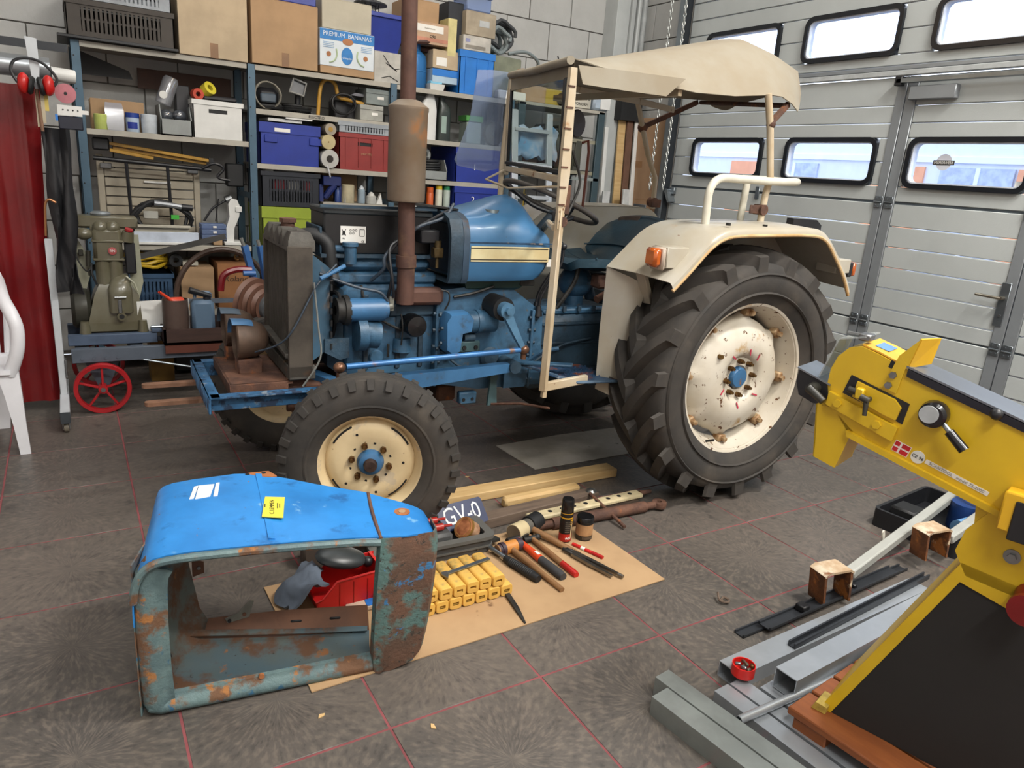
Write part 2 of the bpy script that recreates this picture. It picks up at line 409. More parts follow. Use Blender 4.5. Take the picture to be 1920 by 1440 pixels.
# sticker on the pass door pane (read from outside, so mirrored here)
stk = MB().prism([(1.26+.052*cos(a*pi/12), 1.79+.052*sin(a*pi/12)) for a in range(24)], XW-.003, XW-.002, 'x').build('sticker', mat('pale sticker', '#cdd0da', .6, 0, 0), door)
MB().bx(XW-.005, XW-.0035, 1.19, 1.33, 1.772, 1.802).build('sticker_band', mat('sticker band', '#3c3a3a', .6), stk)
_mm = Matrix(((0, 0, -1, XW-.0055), (1, 0, 0, 1.26), (0, 1, 0, 1.787), (0, 0, 0, 1)))
text('lettering', 'REPAREREN', .024, PAPER, stk, _mm)
MB().bx(XW-.004, XW-.0025, .74, .80, 1.655, 1.69).build('notice', PAPER, door)
for z in (.675, 1.511):
    for y in (1.645, 1.565, .66, .585):
        h = MB().bx(XW-.036, XW-.028, y-.028, y+.028, z-.04, z-.006, .002).bx(XW-.036, XW-.028, y-.028, y+.028, z+.006, z+.04, .002).cyl((XW-.036, y-.03, z), (XW-.036, y+.03, z), .006, n=8)
        for q in (-.014, .014): h.cyl((XW-.04, y+q, z-.024), (XW-.034, y+q, z-.024), .006, n=6).cyl((XW-.04, y+q, z+.024), (XW-.034, y+q, z+.024), .006, n=6)
        h.build('hinge', GALV, door)
for y in (2.73,): MB().bx(XW-.036, XW-.028, y-.02, y+.02, 1.46, 1.56, .002).build('hinge', GALV, door)
rb = MB().bx(XW-.05, XW-.02, 3.70, 3.78, 1.44, 1.50, .003).prism([(3.78, 1.46), (3.72, 1.36), (3.70, 1.37), (3.74, 1.46)], XW-.10, XW-.02, 'x').cyl((XW-.1, 3.76, 1.47), (XW-.02, 3.76, 1.47), .016, n=10)
rb.build('roller_bracket', GALV, door)
MB().bx(XW-.034, XW-.026, .655, .71, .818, 1.09, .002).build('lock_plate', GALV, door)
lev = MB().cyl((XW-.03, .683, .995), (XW-.075, .683, .995), .011, n=12).tube([(XW-.07, .683, .995), (XW-.075, .70, .995), (XW-.075, .83, .998)], .0095, 10)
lev.build('handle', mat('brushed handle', '#a79f90', .3, .9), door)
MB().cyl((XW-.03, .68, .885), (XW-.04, .68, .885), .009, n=10).build('lock_cylinder', STEEL, door)
cl = MB().bx(XW-.075, XW-.02, 1.25, 1.56, 2.178, 2.265, .005).build('door_closer', stl, door)
MB().bx(XW-.09, XW-.05, .74, 1.66, 2.285, 2.315, .003).build('closer_rail', GALV, door)
MB().bx(XW-.09, XW-.04, .72, .76, 2.22, 2.36, .004).build('rail_end', BLKP, door)
MB().bx(XW-.09, XW-.04, 1.62, 1.67, 2.27, 2.33, .004).build('rail_end', BLKP, door)
# door track beside the opening
tr_ = struct(MB().bx(4.20, 4.215, 3.80, 3.87, 0, 3.6).bx(4.20, 4.28, 3.868, 3.876, 0, 3.6).build('trim_1', GALV))
MB().bx(4.215, 4.29, 3.795, 3.84, 0, 3.6).build('rubber_strip', seal, tr_)
# ---------------------------------------------------------------- what stands outside the door
yard = struct(MB().bx(4.5, 40, -20, 30, -.12, -.02).build('outside_ground', mat('grey paving', '#9a9a98', .9)))
bl = thing('outside_building', 'pale building with orange panels across the yard seen through door windows', 'building', (13, 0, 0))
MB().bx(0, 3, -10, 16, 0, 3.2).build('wall', mat('white facade', '#e6ebf8', .8, 0, .03), bl)
MB().bx(-.05, 0, -10, 16, 2.28, 2.38).build('ledge', mat('pale ledge', '#eef4ff', .7, 0, 0), bl)
for a, b in ((6.5, 7.6), (10.2, 11.2), (3.3, 4.9), (.4, 1.4)): MB().bx(-.04, 0, a, b, .2, 2.2).build('orange_panel', mat('orange facade', '#f3ab84', .7, 0, .05), bl)
for a, b in ((4.95, 6.2), (8.8, 9.9), (1.6, 2.9)):
    f = MB().bx(-.05, 0, a, b, .1, 2.2).build('window', mat('blue grey glazing', '#c3d0ea', .3), bl)
    MB().bx(-.07, -.05, a+.55, a+.62, .1, 2.2).build('mullion', mat('pale ledge'), f)
# ================================================================ THE TRACTOR (local x runs front to rear, rear axle at 0)
TB = mat('worn blue tractor paint', '#3c627f', .45, 0, .25, 7, spots=[('#2a4a63', 9, .52, .66, .5), ('#575046', 24, .62, .72, .8), ('#22303a', 6, .55, .72, .75), ('#5f8093', 16, .66, .74, .5)], bump=.15, bscale=50)
TBB = mat('bright blue tractor paint', '#3f709c', .38, 0, .18, 5, spots=[('#3a4f62', 9, .56, .70, .6), ('#75543d', 28, .66, .72, .9), ('#7f9db3', 14, .68, .75, .4)])
TBD = mat('dirty dark blue casting', '#2e4759', .6, 0, .35, 6, spots=[('#2c3035', 6, .55, .72, .8), ('#4a5358', 14, .62, .74, .8)], bump=.25, bscale=45)
RUST = mat('brown rusted steel', '#6a4a3a', .8, .2, .3, 12, col2='#4b352d', spots=[('#96592f', 9, .58, .70)], bump=.3, bscale=70)
RADM = mat('dusty radiator metal', '#5a5751', .7, .2, .3, 9, col2='#403d39', spots=[('#70523a', 11, .62, .72)], bump=.2)
CREAM = mat('cream paint with rust', '#c2b6a0', .5, 0, .12, 4, col2='#b39f80', spots=[('#6a3d22', 16, .66, .72), ('#a2703f', 7, .63, .78)])
WHT = mat('aged white fender paint', '#b0ada3', .38, 0, .1, 3, col2='#a79e8c', spots=[('#a67c4e', 5, .66, .82), ('#6b4226', 30, .72, .76)], coat=.1)
RIMW = mat('speckled white wheel paint', '#cbc4b6', .4, 0, .1, 4, col2='#beb4a2', spots=[('#5a3a1e', 26, .615, .66), ('#ad8a55', 8, .62, .75)], coat=.1)
RIMC = mat('cream front wheel paint', '#d9c49c', .5, 0, .12, 6, col2='#cdb78f', spots=[('#bfae93', 9, .55, .62), ('#6b4a2a', 30, .70, .74)])
TYRE = mat('dusty tractor tyre', '#2e2c2a', .8, 0, .25, 5, col2='#3e3934', spots=[('#514a42', 3, .52, .72)], bump=.1, bscale=25)
CANV = mat('cream canvas', '#938c7d', .85, 0, .06, 3, col2='#8b806d', spots=[('#84704f', 2.2, .60, .9, .85)], bump=.05, bscale=300)
DSTEEL = mat('dark greasy steel', '#3a3937', .55, .5, .3, 15)
BRASS = mat('dull brass nut', '#7d6238', .45, .8, .3, 30, col2='#5a3a22')
TRAC = thing('tractor', 'old blue tractor with cream canopy, white fenders and bonnet removed', 'tractor', (2.13, 1.53, 0), -.029)
def A_(y): return RX(-pi/2) @ TR(0, 0, 0)
# ---- wheels: axis along local y, outer side towards -y
def lug_mesh(sgn, Rc, hl, Wd, n=7, w=.05, sweep=.30, drop=.10):
    mb = MB(); secs = []
    for i in range(n+1):
        s = i/n; y = sgn*(s*Wd-.012*(1-s)); a = s*sweep
        rb = Rc-.05*s**2.6-.02; rt = Rc+hl-.03*s**3
        ww = w*(1-.15*s)/Rc
        secs.append([(a-ww, rb, y), (a-ww*.62, rt, y), (a+ww*.62, rt, y), (a+ww, rb, y)])
    a = sweep; s2 = sgn*(Wd+.012)
    secs.append([(a-w*.7/Rc, Rc-drop, s2), (a-w*.5/Rc, Rc+hl*.35, s2+sgn*.004), (a+w*.45/Rc, Rc+hl*.35, s2+sgn*.004), (a+w*.7/Rc, Rc-drop, s2)])
    return MB().loft([[(-r*cos(a), y, r*sin(a)) for a, r, y in q] for q in secs]).mesh('lug', TYRE, 30)
RR = .63
LUGA, LUGB = lug_mesh(-1, .582, .055, .155, w=.058, sweep=.36), lug_mesh(1, .582, .055, .155, w=.058, sweep=.36)
TYR = MB().lathe([(.372, -.125), (.40, -.145), (.44, -.168), (.49, -.176), (.535, -.168), (.562, -.15), (.578, -.09), (.583, 0), (.578, .09), (.562, .15), (.535, .168), (.49, .176), (.44, .168), (.40, .145), (.372, .125)], 64, ax='y')
for rr_ in (.425, .515): TYR.lathe([(rr_, -.166 if rr_ < .5 else -.174), (rr_+.006, -.176 if rr_ < .5 else -.181), (rr_+.014, -.166 if rr_ < .5 else -.172)], 64, ax='y')
TYR = TYR.mesh('rear_tyre', TYRE, 50)
RIM = MB().lathe([(.385, -.132), (.388, -.124), (.376, -.118), (.360, -.116), (.352, -.09), (.34, -.06), (.325, -.03), (.325, .03), (.34, .06), (.352, .09), (.36, .116), (.376, .118), (.388, .124), (.385, .132), (.365, .124), (.345, .06), (.331, .03), (.331, -.03), (.345, -.065), (.357, -.095), (.366, -.124), (.385, -.132)], 64, ax='y').mesh('rim', RIMW)
def disc_mesh():
    mb = MB(); n = 96; prof = [(.02, -.072), (.058, -.072), (.062, -.082), (.105, -.084), (.115, -.098), (.128, -.108), (.15, -.114), (.19, -.112), (.235, -.098), (.27, -.072), (.29, -.045), (.297, -.02)]
    vs = []; fs = []
    for k, (r, h) in enumerate(prof):
        for j in range(n):
            a = 2*pi*j/n; e = max(0, cos(8*a))**3 if r > .26 else 0
            vs.append(((r+e*(.030 if r > .28 else .012))*cos(a), h, (r+e*(.030 if r > .28 else .012))*sin(a)))
    for i in range(len(prof)-1):
        for j in range(n): fs.append((i*n+j, i*n+(j+1) % n, (i+1)*n+(j+1) % n, (i+1)*n+j))
    k = len(vs); m = len(prof)
    vs += [(x, y+.012, z) for x, y, z in vs]; fs += [tuple(i+k for i in f[::-1]) for f in fs]
    fs += [((m-1)*n+j, (m-1)*n+(j+1) % n, k+(m-1)*n+(j+1) % n, k+(m-1)*n+j) for j in range(n)]
    return mb.add(vs, fs).mesh('wheel_disc', RIMW)
DISC = disc_mesh()
def nut(r=.013, h=.022, n=6): return MB().cyl((0, 0, 0), (0, -h, 0), r, n=n).cyl((0, -h, 0), (0, -h-.014, 0), r*.55, n=8)
NUT = nut().mesh('wheel_nut', BRASS); CLIP = MB().box((0, 0, 0), (.036, .05, .05), .006).cyl((0, -.02, 0), (0, -.045, 0), .013, n=6).mesh('rim_clip', mat('rusty cream clip', '#b79f7c', .6, .2, .3, 20, col2='#7a5530'))
HUBC = MB().lathe([(0.001, -.10), (.045, -.098), (.052, -.09), (.055, -.06)], 24, ax='y').mesh('hub_cap', TBB)
def rear_wheel(y, side):
    w = link('rear_wheel', TYR, TRAC, (0, y, RR), (0, .08, 0 if side < 0 else pi))
    n = 18
    for i in range(n):
        link('lug', LUGA, w, rot=(0, 2*pi*i/n, 0)); link('lug', LUGB, w, rot=(0, 2*pi*(i+.5)/n, 0))
    link('rim', RIM, w); link('wheel_disc', DISC, w); link('hub_cap', HUBC, w)
    for i in range(8):
        a = 2*pi*i/8+.2; link('wheel_nut', NUT, w, (.086*cos(a), -.083, .086*sin(a)))
    for i in range(8):
        a = 2*pi*i/8; link('rim_clip', CLIP, w, (.322*cos(a), -.05, .322*sin(a)), (0, -a, 0))
    MB().tube([(.21*cos(2.6), -.10, .21*sin(2.6)), (.21*cos(2.6), -.125, .21*sin(2.6))], .011, 10).build('stud', BRASS, w)
    MB().cyl((.35*cos(4.3), -.10, .35*sin(4.3)), (.33*cos(4.3), -.14, .33*sin(4.3)), .006, n=8).build('valve', DSTEEL, w)
    for a in (.9, 2.2, 3.6, 4.7, 5.6, 1.4): MB().bar((.12*cos(a), -.112, .12*sin(a)), (.15*cos(a+.1), -.117, .15*sin(a+.1)), .007, .002, up=(0, 1, 0)).build('chalk_mark', mat('red chalk', '#b8314a', .8), w)
rear_wheel(-.66, -1); rear_wheel(.68, 1)
# front wheels
FT = MB().lathe([(.205, -.062), (.225, -.078), (.265, -.088), (.30, -.086), (.33, -.076), (.350, -.066), (.353, -.05), (.347, -.045), (.356, -.04), (.358, -.016), (.350, -.013), (.358, -.01), (.358, .01), (.350, .013), (.358, .016), (.356, .04), (.347, .045), (.353, .05), (.35, .066), (.33, .076), (.30, .086), (.265, .088), (.225, .078), (.205, .062)], 56, ax='y').lathe([(.243, -.083), (.25, -.089), (.258, -.0875)], 56, ax='y').mesh('front_tyre', TYRE, 35)
FL = MB().loft([[(-(.318+dr)*cos(a), y, (.318+dr)*sin(a)) for a, dr, y in q] for q in ([(-.045, 0, -.074), (.045, 0, -.074), (.045, .033, -.064), (-.045, .033, -.064)], [(-.038, .004, -.094), (.038, .004, -.094), (.040, .042, -.072), (-.040, .042, -.072)])]).mesh('tread_block', TYRE, 30)
FR = MB().lathe([(.218, -.066), (.222, -.06), (.212, -.056), (.203, -.05), (.196, -.03), (.185, -.015), (.185, .02), (.203, .05), (.218, .066), (.20, .058), (.178, .02), (.178, -.018), (.19, -.034), (.197, -.052), (.207, -.063), (.218, -.066)], 48, ax='y').mesh('rim', RIMC)
FD = MB().lathe([(.03, -.024), (.05, -.026), (.075, -.028), (.1, -.036), (.135, -.038), (.16, -.03), (.178, -.012), (.185, .0), (.178, .006), (.15, -.018), (.1, -.024), (.03, -.014)], 48, ax='y').mesh('wheel_disc', RIMC)
FH = MB().lathe([(.001, -.085), (.022, -.083), (.026, -.075), (.028, -.055)], 20, ax='y').mesh('hub_cap', mat('dark hub cap', '#4a3a34', .5, .4, .3, 20))
FHB = MB().lathe([(.028, -.062), (.045, -.055), (.052, -.04), (.055, -.022)], 24, ax='y').mesh('hub', TBB)
SLOT = MB().prism([(.155*cos(t), .155*sin(t)) for t in [i*.06-.3 for i in range(11)]]+[(.168*cos(t), .168*sin(t)) for t in [.3-i*.06 for i in range(11)]], -.033, -.026, 'y').mesh('slot', BLK)
HOLE = MB().cyl((0, -.0295, 0), (0, -.026, 0), .0055, n=10).mesh('hole', BLK)
def front_wheel(x, y, steer, side):
    w = link('front_wheel', FT, TRAC, (x, y, .36), (0, .3, steer if side < 0 else steer+pi))
    for i in range(30):
        link('tread_block', FL, w, rot=(0, 2*pi*i/30, 0)); link('tread_block', FL, w, rot=(0, 2*pi*(i+.5)/30, pi))
    for me in (FR, FD, FH, FHB): link(me.name.split('.')[0], me, w)
    for i in range(6): a = 2*pi*i/6+.1; link('wheel_nut', NUT, w, (.075*cos(a), -.026, .075*sin(a)), (0, 0, 0))
    for i in range(6): a = 2*pi*(i+.5)/6+.1; link('hole', HOLE, w, (.083*cos(a), -.002, .083*sin(a)))
    for a in (.3, 2.3, 4.2, 5.2): link('hole', HOLE, w, (.13*cos(a), -.0095, .13*sin(a)))
    for i in range(4): link('slot', SLOT, w, (0, .004, 0), (0, pi/2*i+.5, 0))
front_wheel(-1.80, -.545, -.327, -1); front_wheel(-1.90, .60, -.33, 1)
# ---- front axle, radius rods, steering
B_ = lambda: MB()
B_().bar((-1.86, -.42, .47), (-1.88, .48, .47), .09, .07, .008).bx(-1.92, -1.80, -.12, .12, .42, .56, .01).build('front_axle', TBD, TRAC)
for s, x in ((-1, -1.82), (1, -1.89)):
    B_().cyl((x-.01, s*.44, .32), (x-.01, s*.44, .56), .032, n=14).cyl((x, s*.44, .36), (x, s*.52, .36), .04, .03, n=14).bar((x-.01, s*.44, .57), (x+.14, s*.36, .60), .035, .022, .004).build('kingpin', TBD, TRAC)
B_().loft([[(-1.80, -.30, .535), (-1.80, -.25, .535), (-1.80, -.25, .60), (-1.80, -.30, .60)], [(-1.60, -.315, .56), (-1.60, -.265, .56), (-1.60, -.265, .632), (-1.60, -.315, .632)], [(-1.02, -.315, .612), (-1.02, -.27, .612), (-1.02, -.27, .652), (-1.02, -.315, .652)]]).build('radius_arm', TBB, TRAC)
B_().cyl((-1.025, -.33, .635), (-1.025, -.2, .635), .03, n=14).build('radius_arm_ball', TBD, TRAC)
B_().bar((-1.80, -.28, .58), (-1.95, .0, .60), .05, .035, .004).bar((-1.78, -.25, .55), (-1.92, .15, .52), .06, .05, .004).build('axle_strut', TBB, TRAC)
B_().tube([(-1.84, -.335, .694), (-.995, -.335, .722)], .0135, 12).build('drag_link', mat('blue rod worn to steel', '#3f78b3', .35, .2, .2, 6, spots=[('#7a5e48', 5, .52, .6, .4)]), TRAC)
for x, z in ((-1.868, .692), (-.992, .722)): B_().sph((x, -.335, z), .026, sc=(1, 1, .9)).cyl((x, -.335, z-.045), (x, -.335, z), .014, n=10).build('ball_joint', mat('greasy ball joint', '#7d5a45', .3, .5, .3, 20), TRAC)
B_().loft([[(-1.12, -.31, .90), (-1.07, -.31, .90), (-1.07, -.335, .90), (-1.12, -.335, .90)], [(-1.06, -.315, .80), (-1.025, -.315, .80), (-1.025, -.345, .80), (-1.06, -.345, .80)], [(-1.006, -.32, .72), (-.98, -.32, .72), (-.98, -.345, .72), (-1.006, -.345, .72)]]).cyl((-1.095, -.34, .91), (-1.095, -.2, .91), .036, n=18).cyl((-1.095, -.36, .91), (-1.095, -.33, .91), .018, n=6).build('steering_arm', mat('pale blue arm', '#56809f', .4, 0, .2, 9), TRAC)
B_().cyl((-1.095, -.30, .91), (-1.095, -.15, .91), .055, n=20).build('steering_shaft_seal', BLK, TRAC)
# ---- radiator
B_().bx(-2.03, -1.955, -.22, .24, .67, 1.16, .006).build('radiator_core', RADM, TRAC)
for i in range(26):
    yy = -.205+i*.43/25; B_().bx(-2.034, -2.028, yy-.003, yy+.003, .71, 1.14).build('fin', mat('dull radiator fin', '#57524b', .6, .3, .2, 14), TRAC)
B_().loft([[(-2.045, -.23, 1.15), (-1.94, -.23, 1.15), (-1.94, .25, 1.15), (-2.045, .25, 1.15)], [(-2.045, -.23, 1.19), (-1.94, -.23, 1.19), (-1.94, .25, 1.19), (-2.045, .25, 1.19)], [(-2.03, -.21, 1.225), (-1.955, -.21, 1.225), (-1.955, .23, 1.225), (-2.03, .23, 1.225)]]).build('radiator_top_tank', RADM, TRAC)
for yy in (-.14, -.06, .04, .13): B_().bx(-2.05, -1.99, yy-.008, yy+.008, 1.16, 1.232, .004).build('tank_rib', RADM, TRAC)
B_().cyl((-1.99, .02, 1.22), (-1.99, .02, 1.243), .028, n=16).cyl((-1.99, .02, 1.243), (-1.99, .02, 1.26), .036, n=8).build('radiator_cap', RUST, TRAC)
for a, b in ((-.235, -.222), (.242, .255)): B_().bx(-2.05, -1.95, a, b, .63, 1.17, .003).build('radiator_side_plate', mat('rusty side plate', '#4f4840', .75, .2, .3, 8, spots=[('#75563e', 6, .6, .72)]), TRAC)
B_().bar((-2.045, .24, .745), (-2.045, -.22, .72), .03, .02, .003).bx(-2.05, -1.94, -.235, .255, .62, .68, .004).build('radiator_bottom_tank', RADM, TRAC)
B_().loft([[(-1.95, -.21, .69), (-1.95, .23, .69), (-1.95, .23, 1.14), (-1.95, -.21, 1.14)], [(-1.87, -.19, .74), (-1.87, .2, .74), (-1.87, .2, 1.08), (-1.87, -.19, 1.08)]]).build('fan_shroud', mat('blue shroud with rust', '#3a5a70', .6, 0, .3, 4, spots=[('#6e5a44', 4, .50, .62), ('#8a5530', 15, .68, .74)]), TRAC)
for i in range(7): B_().bx(-1.872, -1.864, -.215, -.195, .74+i*.05, .765+i*.05).build('shroud_tooth', BLK, TRAC)
B_().tube(crs([(-1.955, -.06, 1.195), (-1.90, -.08, 1.20), (-1.855, -.10, 1.165), (-1.845, -.11, 1.09), (-1.84, -.11, 1.03)], 6), .031, 14).build('radiator_hose', BLK, TRAC)
B_().tube([(-1.845, -.11, 1.045), (-1.84, -.11, 1.02)], .036, 12).build('hose_clamp', STEEL, TRAC)
# ---- front frame, headlamps
FRM = mat('peeling blue frame', '#33658f', .55, 0, .3, 14, spots=[('#23344c', 20, .52, .6), ('#7c8791', 12, .63, .7)])
B_().bx(-2.36, -1.83, -.262, -.25, .525, .59, .002).bx(-2.36, -1.83, -.30, -.25, .583, .592, .002).bx(-2.36, -1.83, .25, .262, .525, .59, .002).bx(-2.36, -1.83, .25, .30, .583, .592, .002).bx(-2.37, -2.36, -.30, .30, .525, .592, .002).bx(-2.37, -2.325, -.30, .30, .583, .592, .002).build('front_frame', FRM, TRAC)
for y, z in ((.14, .53), (-.02, .50)):
    h = B_().prism([(-2.56+.02*cos(t), y+.02*sin(t)) for t in [pi/2+i*pi/6 for i in range(7)]]+[(-2.36, y-.02), (-2.36, y+.02)], z-.008, z+.008, 'z')
    h.build('towing_lug', mat('rusty brown lug', '#7d5a45', .75, .1, .25, 15), TRAC)
B_().bx(-2.28, -2.03, -.22, .24, .60, .615, .003).bx(-2.28, -2.27, -.22, .24, .57, .615).bx(-2.28, -2.05, -.225, -.21, .55, .615, .002).build('front_plate', RUST, TRAC)
B_().bx(-2.05, -1.97, -.19, -.17, .47, .64, .004).bx(-2.05, -1.97, .17, .19, .47, .64, .004).bx(-2.02, -1.75, -.16, .16, .44, .58, .01).build('front_support', RUST, TRAC)
for y, x in ((-.02, -2.19), (.22, -2.20)):
    hl = B_().lathe([(.001, .10), (.03, .098), (.06, .08), (.078, .045), (.083, 0), (.085, -.03), (.08, -.035), (.075, -.02), (.001, -.012)], 24, ax='x', o=(x, y, .755)).build('headlamp', mat('brown headlamp shell', '#5e4a3c', .6, .2, .25, 10), TRAC)
    B_().lathe([(.079, .035), (.0865, 0), (.089, -.05), (.086, -.05)], 16, ax='x', o=(x, y, .755), a0=.1, a1=2.2).build('lamp_hood', TBB if y < 0 else mat('grey blue hood', '#44596b', .5), hl)
    B_().bx(x-.03, x+.07, y-.045, y+.045, .61, .675, .006).build('lamp_bracket', RUST, hl)
# ---- engine
B_().bx(-1.80, -1.36, -.15, .17, .58, 1.0, .02).build('engine_block', TB, TRAC)
B_().bx(-1.82, -1.36, -.13, .15, 1.0, 1.05, .012).bx(-1.80, -1.38, -.11, .11, 1.05, 1.115, .025).build('valve_cover', TB, TRAC)
for x in (-1.70, -1.55, -1.44): B_().bx(x-.012, x+.012, -.158, -.148, .62, .96, .004).build('block_rib', TBD, TRAC)
B_().bx(-1.78, -1.38, -.14, .14, .44, .585, .035).build('oil_pan', TBD, TRAC)
B_().loft([[(-1.80, -.15, .60), (-1.80, .16, .60), (-1.80, .16, .98), (-1.80, -.15, .98)], [(-1.86, -.12, .64), (-1.86, .13, .64), (-1.86, .13, .92), (-1.86, -.12, .92)]]).build('timing_cover', TBD, TRAC)
B_().cyl((-1.76, -.20, .80), (-1.72, -.20, .80), .075, n=20).cyl((-1.72, -.20, .80), (-1.66, -.2, .79), .06, n=18).build('front_pump', TB, TRAC)
B_().prism([(-1.895, .785), (-1.79, .785), (-1.79, .70), (-1.83, .69), (-1.895, .725)], -.21, -.2, 'y').build('guard_plate', TBD, TRAC)
a_ = B_().cyl((-1.795, -.205, .905), (-1.64, -.205, .905), .05, n=24).cyl((-1.64, -.205, .905), (-1.625, -.205, .905), .042, n=18).build('generator', TBB, TRAC)
B_().lathe([(.02, -.05), (.055, -.05), (.05, -.035), (.055, -.02), (.062, -.018), (.066, 0), (.02, 0)], 24, o=(-1.80, -.205, .905), ax='x').build('pulley', DSTEEL, a_)
for i in range(10): a = 2*pi*i/10; B_().box((-1.805, -.205+.058*cos(a), .905+.058*sin(a)), (.02, .006, .022), r=(a, 0, 0)).build('fan_blade', DSTEEL, a_)
B_().cyl((-1.62, -.205, .915), (-1.60, -.205, .92), .018, n=10).cyl((-1.605, -.205, .90), (-1.605, -.205, .96), .014, n=8).build('terminal', mat('dirty terminal', '#8a8a80', .6, .4), a_)
B_().tube(crs([(-1.83, -.20, .96), (-1.835, -.15, .85), (-1.835, -.09, .70), (-1.835, 0, .68), (-1.835, .04, .80), (-1.835, -.08, .95)], 5, True), .009, 6, closed=True).build('fan_belt', BLK, TRAC)
B_().lathe([(.03, 0), (.048, -.01), (.05, -.09), (.045, -.105), (.001, -.112)], 24, ax='y', o=(-1.495, -.14, .83)).build('oil_filter', mat('black filter', '#101113', .25), TRAC)
B_().cyl((-1.53, -.15, .70), (-1.53, -.15, .76), .045, .04, n=18).build('filler_neck', TB, TRAC)
s_ = B_().cyl((-1.24, -.2, .835), (-1.09, -.2, .835), .052, n=22).cyl((-1.19, -.2, .835), (-1.17, -.2, .835), .056, n=22).build('starter_motor', TB, TRAC)
B_().loft([[(x, y, z) for x, z in ((-1.36, .85), (-1.34, .885), (-1.25, .89), (-1.22, .86), (-1.23, .80), (-1.275, .79), (-1.285, .70), (-1.32, .685), (-1.355, .71))] for y in (-.15, -.24)]+[[(x*.94-.078, -.26, z*.9+.081) for x, z in ((-1.36, .85), (-1.34, .885), (-1.25, .89), (-1.22, .86), (-1.23, .80), (-1.275, .79), (-1.285, .70), (-1.32, .685), (-1.355, .71))]]).build('starter_nose', TBB, s_)
B_().cyl((-1.245, -.2, .76), (-1.19, -.2, .76), .02, n=12).build('solenoid', TBD, s_)
for i in range(5): a = 1.2+i*.85; B_().cyl((-1.375, -.2+.055*cos(a), .80+.085*sin(a)), (-1.385, -.2+.055*cos(a), .80+.085*sin(a)), .009, n=6).build('bolt', TBD, s_)
B_().bx(-1.27, -1.16, -.215, -.20, .69, .745, .01).build('lug_plate', mat('grey green bracket', '#3f5a5e', .6), TRAC)
for x in (-1.245, -1.185): B_().cyl((x, -.222, .715), (x, -.212, .715), .01, n=10).build('bracket_hole', BLK, TRAC)
# clutch housing, gearbox, rear axle
B_().loft([[(-1.38, -.17, .54), (-1.38, .19, .54), (-1.38, .2, .98), (-1.38, -.18, .98)], [(-1.15, -.19, .50), (-1.15, .2, .50), (-1.15, .19, 1.0), (-1.15, -.18, 1.0)], [(-.98, -.19, .50), (-.98, .2, .5), (-.98, .18, .98), (-.98, -.17, .98)], [(-.80, -.19, .50), (-.80, .2, .5), (-.80, .18, .86), (-.80, -.17, .86)]]).build('clutch_housing', TB, TRAC)
B_().bx(-.86, -.30, -.17, .18, .46, .84, .03).build('gearbox', TBD, TRAC)
B_().bx(-.30, .22, -.22, .23, .42, .92, .04).build('rear_axle_housing', TBD, TRAC)
for s in (-1, 1): B_().lathe([(.14, 0), (.11, .12), (.09, .30), (.09, .36)], 20, o=(0, s*.2, .63), ax=(0, s, 0)).build('axle_trumpet', TBD, TRAC)
B_().bx(-.78, -.34, -.14, .15, .84, .87, .008).build('gearbox_cover', TB, TRAC)
for i in range(5): B_().cyl((-.75+i*.09, -.15, .86), (-.75+i*.09, -.15, .885), .011, n=6).build('cover_bolt', TBD, TRAC)
B_().bx(-1.26, -1.17, -.23, -.19, .44, .50, .006).build('lower_bracket', TB, TRAC)
for x in (-1.24, -1.195): B_().cyl((x, -.234, .465), (x, -.228, .465), .008, n=8).build('bracket_hole', BLK, TRAC)
B_().bx(-1.32, -1.22, -.1, .1, .42, .5, .01).build('drain_box', RUST, TRAC)
B_().loft([[(-1.10, -.23, .575), (-1.07, -.23, .575), (-1.07, -.215, .575), (-1.10, -.215, .575)], [(-1.12, -.25, .43), (-1.07, -.25, .435), (-1.07, -.235, .435), (-1.12, -.235, .43)]]).cyl((-1.085, -.235, .565), (-1.085, -.20, .565), .022, n=12).build('clutch_lever', mat('grey green bracket'), TRAC)
B_().tube([(-1.10, -.25, .437), (-1.0, -.36, .465), (-.93, -.5, .48)], .006, 8).build('clutch_rod', RUST, TRAC)
for x, zb, zt_, hw in ((-1.375, .53, .99, .195), (-.865, .49, .88, .195)):
    fl_ = B_().bx(x-.008, x+.008, -hw, hw+.01, zb, zt_, .004).build('housing_flange', TB, TRAC)
    for k in range(6): B_().cyl((x-.02, -hw+.012, zb+.04+k*(zt_-zb-.08)/5), (x+.02, -hw+.012, zb+.04+k*(zt_-zb-.08)/5), .009, n=6).build('bolt', TBD, fl_)
for k in range(8): B_().cyl((-1.78+k*.055, -.142, .588), (-1.78+k*.055, -.142, .60), .008, n=6).build('pan_bolt', TBD, TRAC)
for k in range(5): B_().cyl((-1.77+k*.09, -.09, 1.11), (-1.77+k*.09, -.09, 1.125), .011, n=6).build('cover_nut', TBD, TRAC)
B_().bx(-1.60, -1.38, -.165, -.148, .86, .915, .01).build('side_cover', TBD, TRAC)
B_().lathe([(.001, 0), (.03, 0), (.034, -.008), (.028, -.016), (.001, -.018)], 18, o=(-1.65, -.15, .68), ax='y').build('core_plug', TB, TRAC)
B_().lathe([(.001, 0), (.04, 0), (.05, -.012), (.035, -.03), (.001, -.032)], 18, o=(-1.10, -.19, .66), ax='y').build('inspection_plate', TBD, TRAC)
